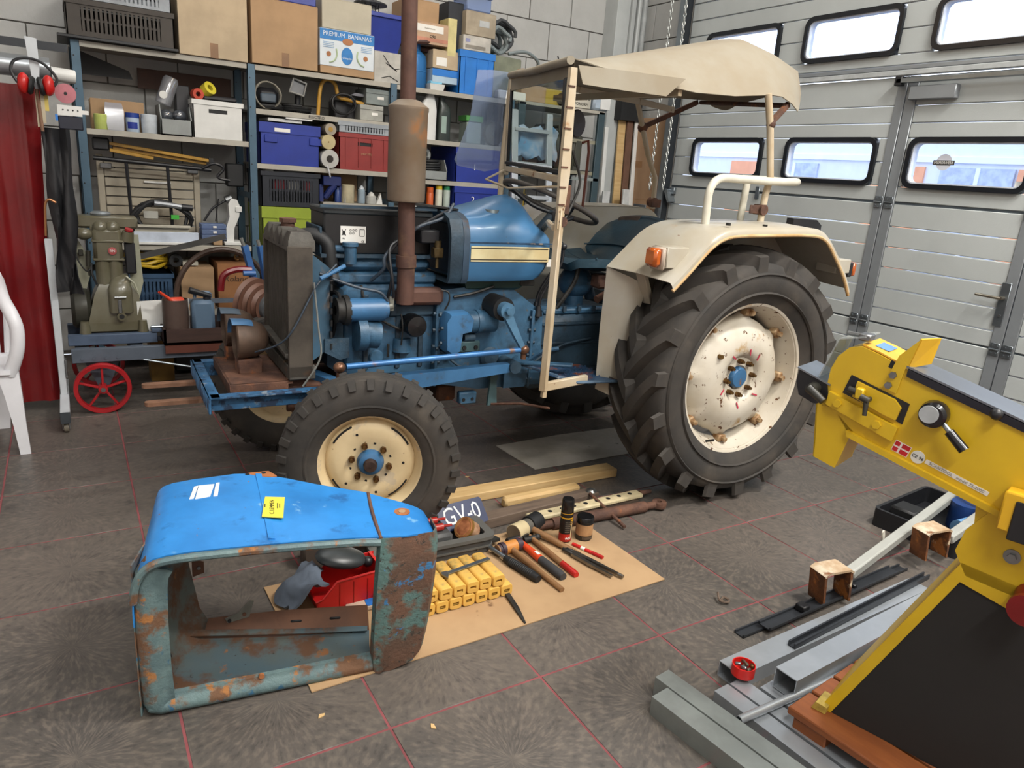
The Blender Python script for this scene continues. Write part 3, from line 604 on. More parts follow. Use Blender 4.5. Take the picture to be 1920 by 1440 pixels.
for k, p in enumerate(([(-1.72, -.14, 1.0), (-1.70, -.17, .90), (-1.62, -.17, .84), (-1.54, -.17, .80)], [(-1.35, -.19, .70), (-1.25, -.21, .62), (-1.10, -.21, .60), (-.95, -.2, .58)], [(-1.30, -.19, .95), (-1.20, -.2, .97), (-1.10, -.2, 1.0)], [(-.86, -.19, .60), (-.78, -.2, .66), (-.66, -.19, .70), (-.5, -.18, .72)])):
    B_().tube(crs(p, 5), .007, 6).build('pipe', TBD if k % 2 else DSTEEL, TRAC)
B_().prism([(-1.02, .50), (-.90, .50), (-.88, .62), (-.95, .66), (-1.02, .60)], -.215, -.19, 'y').build('side_boss', TB, TRAC)
for z in (.56, .70, .80): B_().bx(-.80, -.40, -.178, -.168, z-.006, z+.006, .002).build('casting_rib', TBD, TRAC)
# manifold, exhaust
EX = mat('rust brown exhaust', '#5e4238', .75, .2, .25, 8, col2='#4a332c', spots=[('#7a6048', 5, .58, .75)])
B_().bx(-1.575, -1.36, -.225, -.15, .92, .995, .016).build('exhaust_manifold', EX, TRAC)
B_().cyl((-1.545, -.215, .93), (-1.545, -.215, 1.10), .038, n=20).cyl((-1.545, -.215, 1.09), (-1.547, -.215, 1.14), .044, n=20).tube([(-1.545, -.215, 1.12), (-1.552, -.215, 1.375)], .036, 18).tube([(-1.56, -.215, 1.73), (-1.575, -.215, 2.75)], .032, 18).build('exhaust_pipe', EX, TRAC)
mu = mat('rusty muffler', '#84786a', .55, .3, .25, 3, col2='#74604a', spots=[('#a8713f', 4, .60, .74), ('#4a4a48', 3, .58, .75, .5)])
B_().lathe([(.036, -.005), (.075, 0), (.079, .012), (.079, .352), (.082, .358), (.082, .372), (.074, .378), (.05, .395), (.034, .40)], 28, o=(-1.556, -.215, 1.365)).build('muffler', mu, TRAC)
# battery on a tray beside the engine top
bt = B_().bx(-1.87, -1.385, -.10, .12, 1.125, 1.30, .008).build('battery', mat('black battery case', '#18191b', .4, 0, .2), TRAC)
B_().bx(-1.875, -1.38, -.106, .126, 1.292, 1.318, .006).build('battery_lid', mat('battery lid', '#2d3336', .45, .1), bt)
B_().bx(-1.80, -1.69, -.1035, -.1, 1.175, 1.245).build('battery_label', PAPER, bt)
_tm2 = lambda x, z, y=-.1045: TR(x, y, z) @ RX(pi/2)
text('label_print', 'CE', .012, INK, bt, _tm2(-1.703, 1.181)); text('label_print', 'Pb', .009, INK, bt, _tm2(-1.787, 1.193))
ring_prism(MB(), rr(.022, .03, .001, 1), rr(.018, .026, .001, 1), -.1048, -.1037, 'y').build('label_mark', INK, bt, loc=(-1.707, 0, 1.218))
for i in range(5): ring_prism(MB(), rr(.009, .009, .004, 3), rr(.006, .006, .0028, 3), -.1048, -.1037, 'y').build('label_mark', INK, bt, loc=(-1.757+.012*(i % 3), 0, 1.228-.012*(i//3)))
MB().bar((-1.795, -.1045, 1.232), (-1.777, -.1045, 1.206), .0015, .002).bar((-1.777, -.1045, 1.232), (-1.795, -.1045, 1.206), .0015, .002).bx(-1.792, -1.78, -.105, -.1035, 1.208, 1.224).build('label_mark', INK, bt)
B_().bx(-1.89, -1.37, -.13, -.11, 1.115, 1.13).bx(-1.89, -1.88, -.11, .12, 1.115, 1.24, .003).bar((-1.89, -.115, 1.325), (-1.37, -.115, 1.33), .012, .012).build('battery_tray', TBD, TRAC)
B_().cyl((-1.765, -.13, 1.09), (-1.765, -.13, 1.17), .026, n=16).cyl((-1.765, -.13, 1.165), (-1.765, -.13, 1.18), .034, n=16).bar((-1.86, -.10, 1.15), (-1.77, -.12, 1.15), .03, .03, .01).build('breather', TB, TRAC)
B_().bx(-1.465, -1.375, -.175, -.11, 1.187, 1.245, .005).build('regulator_box', BLKP, TRAC)
B_().bx(-1.405, -1.36, -.19, -.15, 1.125, 1.17, .004).cyl((-1.382, -.17, 1.165), (-1.382, -.17, 1.20), .016, n=10).cyl((-1.382, -.17, 1.08), (-1.382, -.17, 1.13), .008, n=8).build('fuel_filter', mat('grimy brass', '#6b5a3a', .5, .6, .3, 20), TRAC)
for k, p in enumerate([[(-1.62, -.20, .95), (-1.61, -.22, 1.05), (-1.63, -.2, 1.12), (-1.55, -.2, 1.22), (-1.40, -.17, 1.30), (-1.33, -.15, 1.33)],
        [(-1.68, -.15, 1.02), (-1.64, -.2, 1.08), (-1.63, -.2, 1.14), (-1.50, -.19, 1.25), (-1.36, -.17, 1.30), (-1.30, -.14, 1.36)],
        [(-1.60, -.22, .96), (-1.615, -.24, 1.04), (-1.62, -.21, 1.16), (-1.58, -.2, 1.2)],
        [(-1.915, -.2, 1.06), (-1.84, -.2, 1.03), (-1.75, -.21, 1.00), (-1.66, -.22, .98), (-1.62, -.22, .93)]]):
    B_().tube(crs(p, 6), .007 if k != 1 else .008, 8).build('cable', mat('grey blue cable', '#35414e', .5) if k % 2 else BLKP, TRAC)
B_().tube(crs([(-2.16, -.12, .72), (-2.06, -.24, .80), (-1.96, -.25, .98), (-1.93, -.25, 1.03), (-1.85, -.22, 1.10)], 6), .004, 6).build('lamp_wire', mat('grey blue cable'), TRAC)
B_().tube(crs([(-1.95, -.25, 1.03), (-1.935, -.26, .85), (-1.93, -.27, .72), (-2.0, -.26, .60)], 6), .004, 6).build('lamp_wire', mat('grey wire', '#787a76', .5), TRAC)
B_().tube([(-1.925, -.25, 1.045), (-1.81, -.2, 1.09)], .009, 8).build('wire_sleeve', TBB, TRAC)
B_().tube(crs([(-1.38, -.23, .99), (-1.35, -.24, .98), (-1.345, -.24, .94), (-1.36, -.23, .90)], 5), .004, 6).build('fuel_line', DSTEEL, TRAC)
B_().tube(crs([(-1.55, -.2, .74), (-1.55, -.21, .82), (-1.555, -.2, .88)], 4), .004, 6).cyl((-1.60, -.17, .74), (-1.60, -.17, .68), .006, n=6).build('dipstick', DSTEEL, TRAC)
# ---- tank cowl
def cowl_sec(x, hw, zb, zs, zt, pw=.8):
    """one cross section of the tank cowl: half width, bottom, shoulder, crown"""
    pts = [(-hw*.93, zb), (-hw, zb+.03), (-hw, zs-.03), (-hw*.97, zs)]
    for i in range(1, 8):
        t = i/8*pi; pts.append((-hw*.95*cos(t), zs+(zt-zs)*sin(t)**pw))
    pts += [(hw*.97, zs), (hw, zs-.03), (hw, zb+.03), (hw*.93, zb)]
    return [(x, y, z) for y, z in pts]
secs = [cowl_sec(-1.275, .262, 1.03, 1.25, 1.33, .6), cowl_sec(-1.20, .262, 1.03, 1.25, 1.342, .75), cowl_sec(-1.10, .262, 1.03, 1.247, 1.375, 1), cowl_sec(-1.02, .262, 1.032, 1.245, 1.405, 1.3), cowl_sec(-.96, .262, 1.034, 1.243, 1.412, 1.5), cowl_sec(-.92, .26, 1.036, 1.24, 1.385, 1.6), cowl_sec(-.885, .256, 1.05, 1.236, 1.32, 1.5), cowl_sec(-.85, .245, 1.085, 1.23, 1.28, 1.2), cowl_sec(-.825, .22, 1.15, 1.22, 1.25)]
tk = B_().loft(secs).build('tank_cowl', mat('blue cowl paint', '#3f6f98', .33, 0, .12, 3, col2='#37658c', spots=[('#4a5560', 18, .70, .76), ('#9a6a45', 26, .70, .75)], coat=.2), TRAC, ang=50)
fr = MB()
o1 = [(y, z) for _, y, z in cowl_sec(0, .268, 1.022, 1.253, 1.337, .6)]; i1 = [(y*.93, z*.97+.03) for y, z in o1]
ring_prism(fr, o1, i1, -1.30, -1.27, 'x').build('cowl_front_rim', mat('dark cowl rim', '#33475a', .6, 0, .3, 8, spots=[('#5a4436', 12, .6, .7)]), tk)
ring_prism(MB(), [(y*.99, z) for y, z in o1], [(y*.97, z) for y, z in i1], -1.36, -1.30, 'x').build('cowl_front_frame', TBD, tk)
B_().bx(-1.31, -1.295, -.23, .23, 1.05, 1.27).build('bulkhead', mat('dark bulkhead', '#1c3145', .6, 0, .3), tk)
B_().bx(-1.262, -.855, -.2655, -.262, 1.121, 1.19, .001).build('stripe', mat('cream stripe', '#d8cfa6', .5, 0, .1, 6, col2='#cbb98a', spots=[('#8a7a55', 24, .68, .73)]), tk)
for z in (1.131, 1.181): B_().bx(-1.262, -.862, -.2665, -.264, z-.002, z+.002).build('stripe_line', INK, tk)
B_().bx(-1.268, -.83, -.2645, -.261, 1.203, 1.209).build('seam', mat('worn seam', '#27496a', .6, 0, .3, 20, spots=[('#9a8a78', 16, .55, .62)]), tk)
B_().cyl((-1.11, -.15, 1.328), (-1.11, -.15, 1.345), .036, .032, n=18).build('filler_cap', mat('dull cap', '#7d8a90', .4, .5), tk)
B_().loft([[(-1.26, -.2, 1.04), (-1.26, .2, 1.04), (-.92, .2, 1.04), (-.92, -.2, 1.04)], [(-1.24, -.19, .99), (-1.24, .19, .99), (-.95, .19, .99), (-.95, -.19, .99)], [(-1.17, -.14, .955), (-1.17, .14, .955), (-1.0, .14, .955), (-1.0, -.14, .955)]]).build('fuel_tank', mat('dark green tank', '#27433f', .4, 0, .2, 4), TRAC)
B_().bar((-1.27, -.08, 1.335), (-1.52, -.08, 1.355), .10, .008).bar((-1.40, .06, 1.34), (-1.53, .06, 1.35), .08, .01).build('bonnet_catch', DSTEEL, TRAC)
B_().bx(-.96, -.88, -.2, -.12, 1.0, 1.03, .004).build('bracket', DSTEEL, TRAC)
# ---- steering column and wheel, levers, pedals
cx, cz = -.70, 1.385; nx, nz = -.35, .94  # wheel axis leans forward
sw = MB(); u = Vector((.94, 0, -.35)); v = Vector((0, 1, 0)); c0 = Vector((cx, 0, cz))
B_().tube([c0+u*.258*cos(a*pi/24)+v*.215*sin(a*pi/24) for a in range(48)], .0135, 10, closed=True).build('steering_wheel', mat('grey brown steering rim', '#45403c', .5, 0, .2), TRAC)
W_ = TRAC.children[-1]
hb = c0-Vector((nx, 0, nz))*.055
for a in (.5, 2.6, 4.7): B_().tube(crs([hb, hb+(u*cos(a)+v*sin(a))*.12+Vector((0, 0, .0)), c0+(u*.25*cos(a)+v*.21*sin(a))], 4), .011, 8).build('spoke', BLKP, W_)
B_().cyl(hb-Vector((nx, 0, nz))*.03, hb+Vector((nx, 0, nz))*.012, .038, .03, n=16).build('hub', BLKP, W_)
B_().tube([hb, (-.80, 0, 1.20), (-.90, 0, .98)], .024, 12).build('steering_column', TBD, TRAC)
B_().tube([(-.74, -.02, 1.26), (-.82, -.18, 1.30), (-.92, -.36, 1.30), (-.99, -.50, 1.30)], .014, 8).build('column_stay', CREAM, TRAC)
for x, y in ((-.84, -.19), (-.80, -.10)):
    B_().tube(crs([(x, y, .84), (x+.01, y, .95), (x+.09, y-.02, 1.10), (x+.10, y-.02, 1.18)], 5), .008, 8).cyl((x, y, .85), (x, y, .90), .022, .012, n=10).sph((x+.10, y-.02, 1.19), .017).build('gear_lever', BLKP, TRAC)
B_().tube(crs([(-.70, -.12, .86), (-.62, -.15, 1.0), (-.60, -.15, 1.08)], 4), .012, 8).build('hydraulic_lever', DSTEEL, TRAC)
B_().sph((-.52, -.02, .99), .085, sc=(1.1, 1, 1)).cyl((-.52, -.02, .86), (-.52, -.02, .95), .05, n=14).build('hydraulic_dome', TB, TRAC)
B_().bx(-.50, -.42, -.20, -.12, .98, 1.05, .01).cyl((-.52, -.22, .93), (-.40, -.2, .98), .02, .016, n=10).build('valve_chest', RUST, TRAC)
B_().bar((-.98, -.26, .64), (-.78, -.44, .66), .05, .012, .003).tube([(-.92, -.22, .62), (-.86, -.30, .70), (-.80, -.34, .72)], .010, 8).build('brake_pedal', TB, TRAC)
# tag hanging from the cowl
B_().bx(-.86, -.838, -.262, -.258, 1.10, 1.135).build('key_tag', PAPER, TRAC)
# ---- step plate
stp = mat('worn blue step plate', '#35577a', .5, .2, .25, 12, spots=[('#7a4632', 7, .50, .6), ('#8a9196', 16, .64, .7)])
for s in (-1, 1):
    p = B_().sheet([[(-.97, s*.24, .63), (-.92, s*.24, .61), (-.60, s*.24, .60)], [(-.90, s*.50, .625), (-.82, s*.53, .603), (-.58, s*.55, .60)]], .006).build('step_plate', stp, TRAC)
    if s < 0:
        B_().tube([(-.965, -.24, .632), (-.89, -.495, .628), (-.81, -.535, .606), (-.60, -.558, .602)], .008, 8).build('step_edge', mat('worn bright edge', '#6f8aa5', .3, .6, .3, 12), p)
        for i in range(9):
            for j in range(4): B_().cyl((-.86+i*.032, -.30-j*.055, .603), (-.86+i*.032, -.30-j*.055, .612), .006, n=6).build('stud', stp, p)
    B_().bar((-.70, s*.2, .55), (-.70, s*.5, .585), .05, .02).build('step_bracket', TBD, p)
# ---- fenders
def fender(s):
    prof = [(-.60, 1.115), (-.52, 1.19), (-.42, 1.29), (-.345, 1.335), (-.25, 1.352), (0, 1.362), (.22, 1.366), (.32, 1.345), (.40, 1.28), (.50, 1.18), (.57, 1.08)]
    inn = [(-.66, 1.13), (-.58, 1.205), (-.48, 1.295), (-.39, 1.338), (-.28, 1.355), (0, 1.366), (.24, 1.37), (.34, 1.35), (.42, 1.285), (.52, 1.185), (.59, 1.085)]
    pc = crs([(x, 0, z) for x, z in prof], 3); ic = crs([(x, 0, z) for x, z in inn], 3)
    g = [[(p.x, s*.46, p.z) for p in ic], [(p.x*.5+q.x*.5, s*.65, p.z*.5+q.z*.5+.006) for p, q in zip(pc, ic)], [(p.x, s*.835, p.z) for p in pc], [(p.x+.0, s*.85, p.z-.012) for p in pc], [(p.x*.99, s*.852, p.z-.03) for p in pc]]
    f = B_().sheet(g, .004).build('fender', WHT, TRAC, ang=50)
    # lip roll along the outer edge
    B_().tube([(p.x*.99, s*.85, p.z-.032) for p in pc], .008, 8).build('fender_lip', mat('stained lip', '#c8ab80', .55, 0, .2, 8, col2='#b08a58'), f)
    # inner side wall
    poly = [(-.655, 1.13)]+[(p.x, p.z-.004) for p in ic]+[(.50, .80), (.10, .70), (-.35, .72), (-.50, .55), (-.64, .545)]
    B_().prism(poly, s*.455, s*.462, 'y').build('fender_wall', WHT, f)
    if s < 0:
        B_().sheet([[(-.655, -.46, 1.13), (-.66, -.46, .85), (-.645, -.455, .54)], [(-.60, -.56, 1.10), (-.60, -.52, .85), (-.60, -.50, .52)], [(-.50, -.575, 1.06), (-.52, -.53, .85), (-.56, -.52, .50)]], .004).build('fender_apron', WHT, f, ang=60)
        B_().bar((-.57, -.60, 1.13), (-.47, -.56, .98), .045, .03, .004).build('fender_brace', WHT, f)
        for x in (-.28, -.05): B_().cyl((x, -.80, 1.36), (x, -.80, 1.372), .011, n=8).build('bolt', DSTEEL, f)
    return f
fn = fender(-1); ff = fender(1)
# lamps on the near fender
def indicator(x, y, z, d, par):
    B_().bx(min(x, x+d*.12), max(x, x+d*.12), y-.05, y+.045, z-.045, z+.045, .004).build('lamp_bracket', WHT, par)
    B_().bx(min(x-d*.022, x), max(x-d*.022, x), y-.05, y+.04, z-.055, z+.042, .008).build('lamp_housing', mat('clear lamp edge', '#b8a898', .2), par)
    B_().bx(min(x-d*.06, x-d*.02), max(x-d*.06, x-d*.02), y-.045, y+.03, z-.042, z+.038, .012).build('indicator_lens', mat('amber lens', '#b5571c', .15, 0, .1, 30, coat=.5), par)
indicator(-.60, -.745, 1.215, 1, fn)
B_().bx(.50, .61, -.80, -.68, 1.15, 1.22, .004).build('lamp_bracket', WHT, fn)
B_().bx(.61, .65, -.79, -.72, 1.13, 1.205, .006).build('lamp_housing', BLKP, fn)
B_().bx(.65, .675, -.79, -.72, 1.135, 1.20, .006).build('indicator_lens', mat('amber lens'), fn)
B_().loft([[(.30, -.66, 1.36), (.32, -.60, 1.36), (.32, -.60, 1.40), (.30, -.66, 1.40)], [(.42, -.70, 1.345), (.44, -.63, 1.345), (.44, -.63, 1.40), (.42, -.70, 1.40)], [(.46, -.70, 1.335), (.47, -.64, 1.335), (.47, -.64, 1.375), (.46, -.70, 1.375)]]).build('work_lamp', BLKP, fn)
# grab rail
GR = mat('cream rail paint', '#d3cfbf', .4, 0, .08, 6, spots=[('#8a5a32', 12, .70, .76)])
B_().tube(crs([(-.30, -.68, 1.345), (-.305, -.68, 1.44), (-.30, -.68, 1.51), (-.25, -.675, 1.555), (-.12, -.66, 1.562), (.15, -.64, 1.565), (.30, -.625, 1.572), (.36, -.58, 1.572), (.34, -.52, 1.572), (.22, -.50, 1.572), (.05, -.52, 1.568)], 4), .0185, 12).build('grab_rail', GR, fn)
B_().tube([(.08, -.52, 1.36), (.09, -.52, 1.56)], .0175, 12).build('grab_rail_leg', GR, fn)
# ---- seat
ST = mat('dark teal seat vinyl', '#1f3d4c', .45, 0, .2, 6, bump=.15, bscale=40)
g = []
for x, z, w, cv in ((-.67, 1.085, .17, .0), (-.64, 1.10, .21, .01), (-.55, 1.085, .23, .03), (-.44, 1.07, .235, .04), (-.34, 1.07, .235, .05), (-.27, 1.10, .235, .06), (-.21, 1.16, .235, .065), (-.155, 1.225, .235, .06), (-.10, 1.285, .225, .05), (-.06, 1.315, .19, .03)):
    g.append([(x-(cv*s*s*1.2 if z > 1.1 and x > -.3 else 0), s*w, z+(cv*s*s if x < -.3 else -.02*s*s)) for s in [(j-4)/4 for j in range(9)]])
st_ = B_().sheet(g, .045).build('seat', ST, TRAC, ang=70)
for i in (2, 3, 6): B_().tube([Vector(g[i][j])+Vector((-.02 if i > 5 else 0, 0, .022)) for j in range(9)], .005, 6).build('seat_seam', ST, st_)
B_().tube(crs([(g[9][j][0], g[9][j][1], g[9][j][2]+.004) for j in range(9)], 2), .026, 8).build('seat_back_roll', ST, st_)
B_().tube(crs([(g[9][j][0]-.01, g[9][j][1], g[9][j][2]+.0) for j in (5, 6, 7, 8)], 3), .028, 8).build('seat_torn_patch', mat('worn brown patch', '#4b3f38', .8, 0, .3, 12), st_)
B_().tube(crs([(-.16, -.10, 1.25), (-.20, -.11, 1.21), (-.23, -.12, 1.18), (-.24, -.13, 1.15)], 4), .012, 8).build('seat_cord', mat('worn brown patch'), st_)
B_().tube([(-.45, 0, 1.02), (-.40, 0, .90)], .03, 10).bx(-.5, -.3, -.1, .1, 1.0, 1.03).build('seat_post', TBD, st_)
# ---- canopy frame and cloth (the frame stands a little skewed)
def post(name, pts, r, par=TRAC): return B_().tube(pts, r, 10).build(name, CREAM, par)
cf = B_().bar((-1.005, -.55, .585), (-.995, -.545, 1.38), .03, .03, .003).build('canopy_frame', CREAM, TRAC)
B_().loft([[(-1.012, -.558, 1.30), (-.988, -.558, 1.30), (-.988, -.54, 1.30), (-1.012, -.54, 1.30)], [(-1.02, -.562, 1.52), (-.975, -.562, 1.52), (-.975, -.54, 1.52), (-1.02, -.54, 1.52)], [(-1.015, -.562, 1.93), (-.985, -.562, 1.93), (-.985, -.54, 1.93), (-1.015, -.54, 1.93)]]).build('front_post', CREAM, cf)
for z in (1.40, 1.47, 1.55, 1.62, 1.70, 1.78, 1.86): B_().bx(-1.022, -.99, -.566, -.560, z-.003, z+.003).build('hinge_seam', RUST, cf)
B_().bx(-.985, -.955, -.555, -.54, 1.36, 1.48, .004).cyl((-.985, -.56, 1.33), (-.985, -.53, 1.33), .022, n=10).build('rusty_joint', RUST, cf)
B_().bar((-1.0, -.54, .60), (-.75, -.52, .615), .025, .04, .003).bx(-1.01, -.99, -.56, -.54, .555, .60).build('foot_bracket', CREAM, cf)
B_().tube([(-.715, .50, .80), (-.725, .50, 1.55), (-.70, .50, 2.0)], .016, 10).build('front_post', CREAM, cf)
B_().tube([(.135, -.60, 1.365), (.14, -.60, 1.50), (.155, -.60, 1.58), (.10, -.60, 1.80), (.05, -.60, 1.95)], .0165, 10).build('rear_post', CREAM, cf)
B_().tube([(.46, .60, 1.36), (.45, .60, 1.55), (.37, .60, 1.68), (.22, .58, 1.99)], .0165, 10).build('rear_post', CREAM, cf)
B_().cyl((.13, -.62, 1.43), (.13, -.56, 1.43), .026, n=10).bx(.05, .13, -.605, -.595, 1.41, 1.45, .003).build('rusty_clamp', RUST, cf)
B_().cyl((.455, .58, 1.40), (.455, .63, 1.40), .03, n=10).bx(.42, .50, .57, .60, 1.37, 1.42, .004).build('rusty_clamp', RUST, cf)
BOW = [(.07, -.60, 1.945), (.075, -.52, 2.06), (.085, -.42, 2.16), (.10, -.32, 2.215), (.15, 0, 2.245), (.19, .32, 2.215), (.205, .45, 2.14), (.22, .58, 2.0)]
FRO = [(-1.0, -.545, 1.965), (-.975, -.46, 1.968), (-.95, -.36, 1.972), (-.92, -.25, 1.977), (-.85, .0, 1.985), (-.77, .28, 2.005), (-.73, .40, 2.015), (-.70, .50, 2.02)]
REA = [(.26, -.56, 1.93), (.38, -.46, 2.03), (.48, -.37, 2.10), (.55, -.29, 2.13), (.66, 0, 2.14), (.74, .30, 2.12), (.75, .42, 2.09), (.76, .56, 2.05)]
MID = [tuple(a*.42+b*.58 for a, b in zip(p, q)) for p, q in zip(FRO, BOW)]
MID[0] = (MID[0][0], -.59, 1.905); MID[1] = (MID[1][0], MID[1][1]-.02, MID[1][2]-.02); MID[-1] = (MID[-1][0], .57, 2.0)
Q1 = [tuple((a+b)/2 for a, b in zip(p, q)) for p, q in zip(FRO, MID)]; Q1[0] = (Q1[0][0], -.58, 1.92)
Q2 = [tuple((a+b)/2 for a, b in zip(p, q)) for p, q in zip(MID, BOW)]; Q2[0] = (Q2[0][0], -.60, 1.915)
HEM = [(REA[i][0]+.05, REA[i][1], REA[i][2]-(.10 if 0 < i < 7 else .03)) for i in range(8)]
B_().sheet([crs(s, 3) for s in (FRO, Q1, MID, Q2, BOW, [tuple(a*.5+b*.5+(.012 if k == 2 else 0) for k, (a, b) in enumerate(zip(p, q))) for p, q in zip(BOW, REA)], REA, HEM)], .004).build('canopy_cloth', CANV, cf, ang=60)
B_().tube(crs([(x-.01, y, z-.008) for x, y, z in FRO], 2), .017, 10).build('front_roll', CANV, cf)
B_().tube([(x, y*.985, z-.01) for x, y, z in crs(BOW, 3)], .004, 6).build('canopy_seam', CANV, cf)
B_().sheet([[(-.985, -.565, 1.94), (-.72, -.595, 1.945), (-.46, -.605, 1.95)], [(-.965, -.58, 1.87), (-.75, -.60, 1.868), (-.555, -.605, 1.87)]], .004).build('canopy_flap', CANV, cf)
B_().sheet([[(-.96, -.50, 1.955), (-.72, .46, 1.985)], [(-.965, -.50, 1.90), (-.725, .46, 1.93)]], .006).build('visor', CANV, cf)
for pts in ([(-.71, .50, 2.0), (-.25, .52, 1.995), (.22, .56, 1.985), (.50, .56, 1.965)],):
    for a, b in zip(pts, pts[1:]): B_().bar(a, b, .012, .035, .003).build('side_rail', CREAM, cf)
B_().bar((.10, -.60, 1.83), (.27, -.53, 1.93), .02, .025).bar((.28, .59, 1.84), (.68, .56, 2.03), .022, .028).tube([(.24, -.54, 1.92), (.70, .55, 2.03)], .012, 8).build('rear_strut', RUST, cf)
B_().sph((.10, -.60, 1.82), .022).sph((.30, .60, 1.845), .032).build('strut_joint', RUST, cf)
B_().bar((-.45, -.57, 1.90), (-.42, .5, 1.93), .02, .03).build('cross_bar', CREAM, cf)
# windscreen (half of the front carries a framed pane, the other half a loose acrylic sheet)
def WP(t, z): return Vector((-1.0+.29*(t+.55)/1.05, t, z))   # point in the skewed front plane, t across
def wbar(t0, z0_, t1, z1_, w=.025, h=.03, m=CREAM, nm='screen_frame'): return B_().bar(WP(t0, z0_), WP(t1, z1_), w, h, .004).build(nm, m, cf)
wbar(-.53, 1.50, .47, 1.535, .02, .03, CREAM); wbar(-.52, 1.53, .46, 1.565, .02, .02, BLK); wbar(.44, 1.50, .47, 1.99, .02, .03, CREAM); wbar(.42, 1.54, .445, 1.94, .015, .025, BLK)
wbar(-.50, 1.53, -.47, 1.90, .015, .025, BLK)
a, b, c, d = WP(-.49, 1.55), WP(.43, 1.575), WP(.43, 1.93), WP(-.49, 1.895)
B_().sheet([[a, b], [d, c]], .004).build('windscreen', clear('windscreen glass', '#e6ece9', .07), cf)
B_().sheet([[(-.70, .53, 2.03), (-.80, .535, 2.03), (-.885, .54, 2.02)], [(-.73, .52, 1.80), (-.82, .525, 1.8), (-.92, .53, 1.78)], [(-.69, .51, 1.57), (-.85, .52, 1.55), (-1.0, .53, 1.56)], [(-.70, .51, 1.54), (-.82, .52, 1.51), (-.98, .53, 1.53)]], .004).build('side_screen', clear('blue acrylic', '#d3dce9', .10, .12, .16, '#b5c6e2'), cf)
B_().tube([WP(-.5, 1.47), WP(.0, 1.44)+Vector((-.1, 0, 0)), WP(.45, 1.47)+Vector((-.12, 0, 0)), WP(.46, 1.53)], .006, 8).build('wire_bracket', CREAM, cf)
B_().tube(crs([(-.96, -.54, 1.62), (-.90, -.53, 1.50), (-.93, -.53, 1.40), (-.98, -.55, 1.33)], 4), .006, 6).build('hanging_hose', DSTEEL, cf)
# ================================================================ BLUE BONNET NOSE LYING ON THE FLOOR
NB = mat('bright blue bonnet paint', '#2f86cf', .38, 0, .12, 4, col2='#2471b4', spots=[('#1f5f9c', 9, .58, .72, .5), ('#7fb0cc', 12, .64, .76, .6), ('#8a5a3a', 26, .69, .73, .9)], coat=.15)
NR = mat('rusted blue sheet', '#4f6468', .55, .1, .25, 9, col2='#647a7a', spots=[('#6a4d38', 10, .50, .60), ('#9c6a3c', 18, .58, .66), ('#33617f', 24, .63, .67, .5), ('#93a3a2', 14, .68, .74, .5)], bump=.25, bscale=90)
NP = mat('brown rusted pillar', '#6a4e3f', .6, .1, .25, 9, col2='#5a463a', spots=[('#56726e', 9, .50, .60), ('#3f74a0', 14, .61, .65, .5), ('#3c3833', 55, .60, .66), ('#8a5f42', 20, .64, .72)], bump=.3, bscale=90)
NI = mat('inner blue grey sheet', '#4c626c', .6, .1, .2, 3, col2='#59605a', spots=[('#60432f', 6, .48, .60), ('#8a5c38', 15, .62, .70), ('#3a3a38', 40, .66, .70)])
NBR = mat('brown primer sheet', '#77523d', .6, .1, .2, 6, col2='#5f4233', spots=[('#4a3229', 5, .6, .7)])
NO = Vector((-.592, .312, 0)); NRZ = -.118
NOSE = thing('bonnet_nose', 'blue rusty tractor bonnet nose standing on its side on the floor', 'bonnet', NO, NRZ)
NMI = (TR(NO) @ RZ(NRZ)).inverted()
def NL(x, y, z): return NMI @ PZ(x, y, z)
def lerp(a, b, t): return [p+(q-p)*t for p, q in zip(a, b)]
fu = [(-.002, -.0, .30), (.0, -.004, .39), (.010, -.008, .445), (.035, -.01, .485), (.085, -.012, .503), (.22, -.018, .505), (.42, -.028, .500), (.56, -.034, .492), (.634, -.038, .484)]
bu = [(.045, .37, .30), (.045, .395, .40), (.05, .41, .455), (.06, .425, .49), (.10, .436, .506), (.22, .442, .512), (.345, .441, .510), (.52, .33, .50), (.667, .249, .490)]
rows = []
for i in range(7):
    t = i/6; r_ = [lerp(a, b, t) for a, b in zip(fu, bu)]
    for k, q in enumerate(r_):
        if 4 <= k <= 7: q[2] += .010*sin(t*pi)
    rows.append([Vector(q) for q in r_])
rows = [crs(r_, 2) for r_ in rows]
B_().sheet(rows, .004).build('top_panel', NB, NOSE, ang=50)
# pressed ridge across the panel, mounting ear at the back edge
B_().sheet([[(.335, -.005, .509), (.338, .2, .518), (.342, .43, .5145)], [(.352, -.008, .507), (.355, .2, .516), (.36, .425, .5135)]], .006).build('pressed_ridge', NB, NOSE)
B_().prism([(.285, .435), (.33, .452), (.385, .450), (.405, .405), (.39, .40), (.30, .43)], .509, .513, 'z').build('mounting_ear', mat('orange rust', '#a5673c', .85, 0, .2, 12), NOSE)
for u_, v_ in ((.318, .437), (.368, .437)): B_().cyl((u_, v_, .512), (u_, v_, .5145), .007, n=10).build('hole', BLK, NOSE)
B_().cyl((.27, .26, .515), (.27, .26, .5195), .007, n=8).cyl((.278, .266, .515), (.278, .266, .5195), .005, n=8).build('hole', BLK, NOSE)
# rolled front lip of the top
B_().tube([(x, y-.006, z-.012) for x, y, z in crs(fu[1:], 3)], .011, 8).build('front_lip', NR, NOSE)
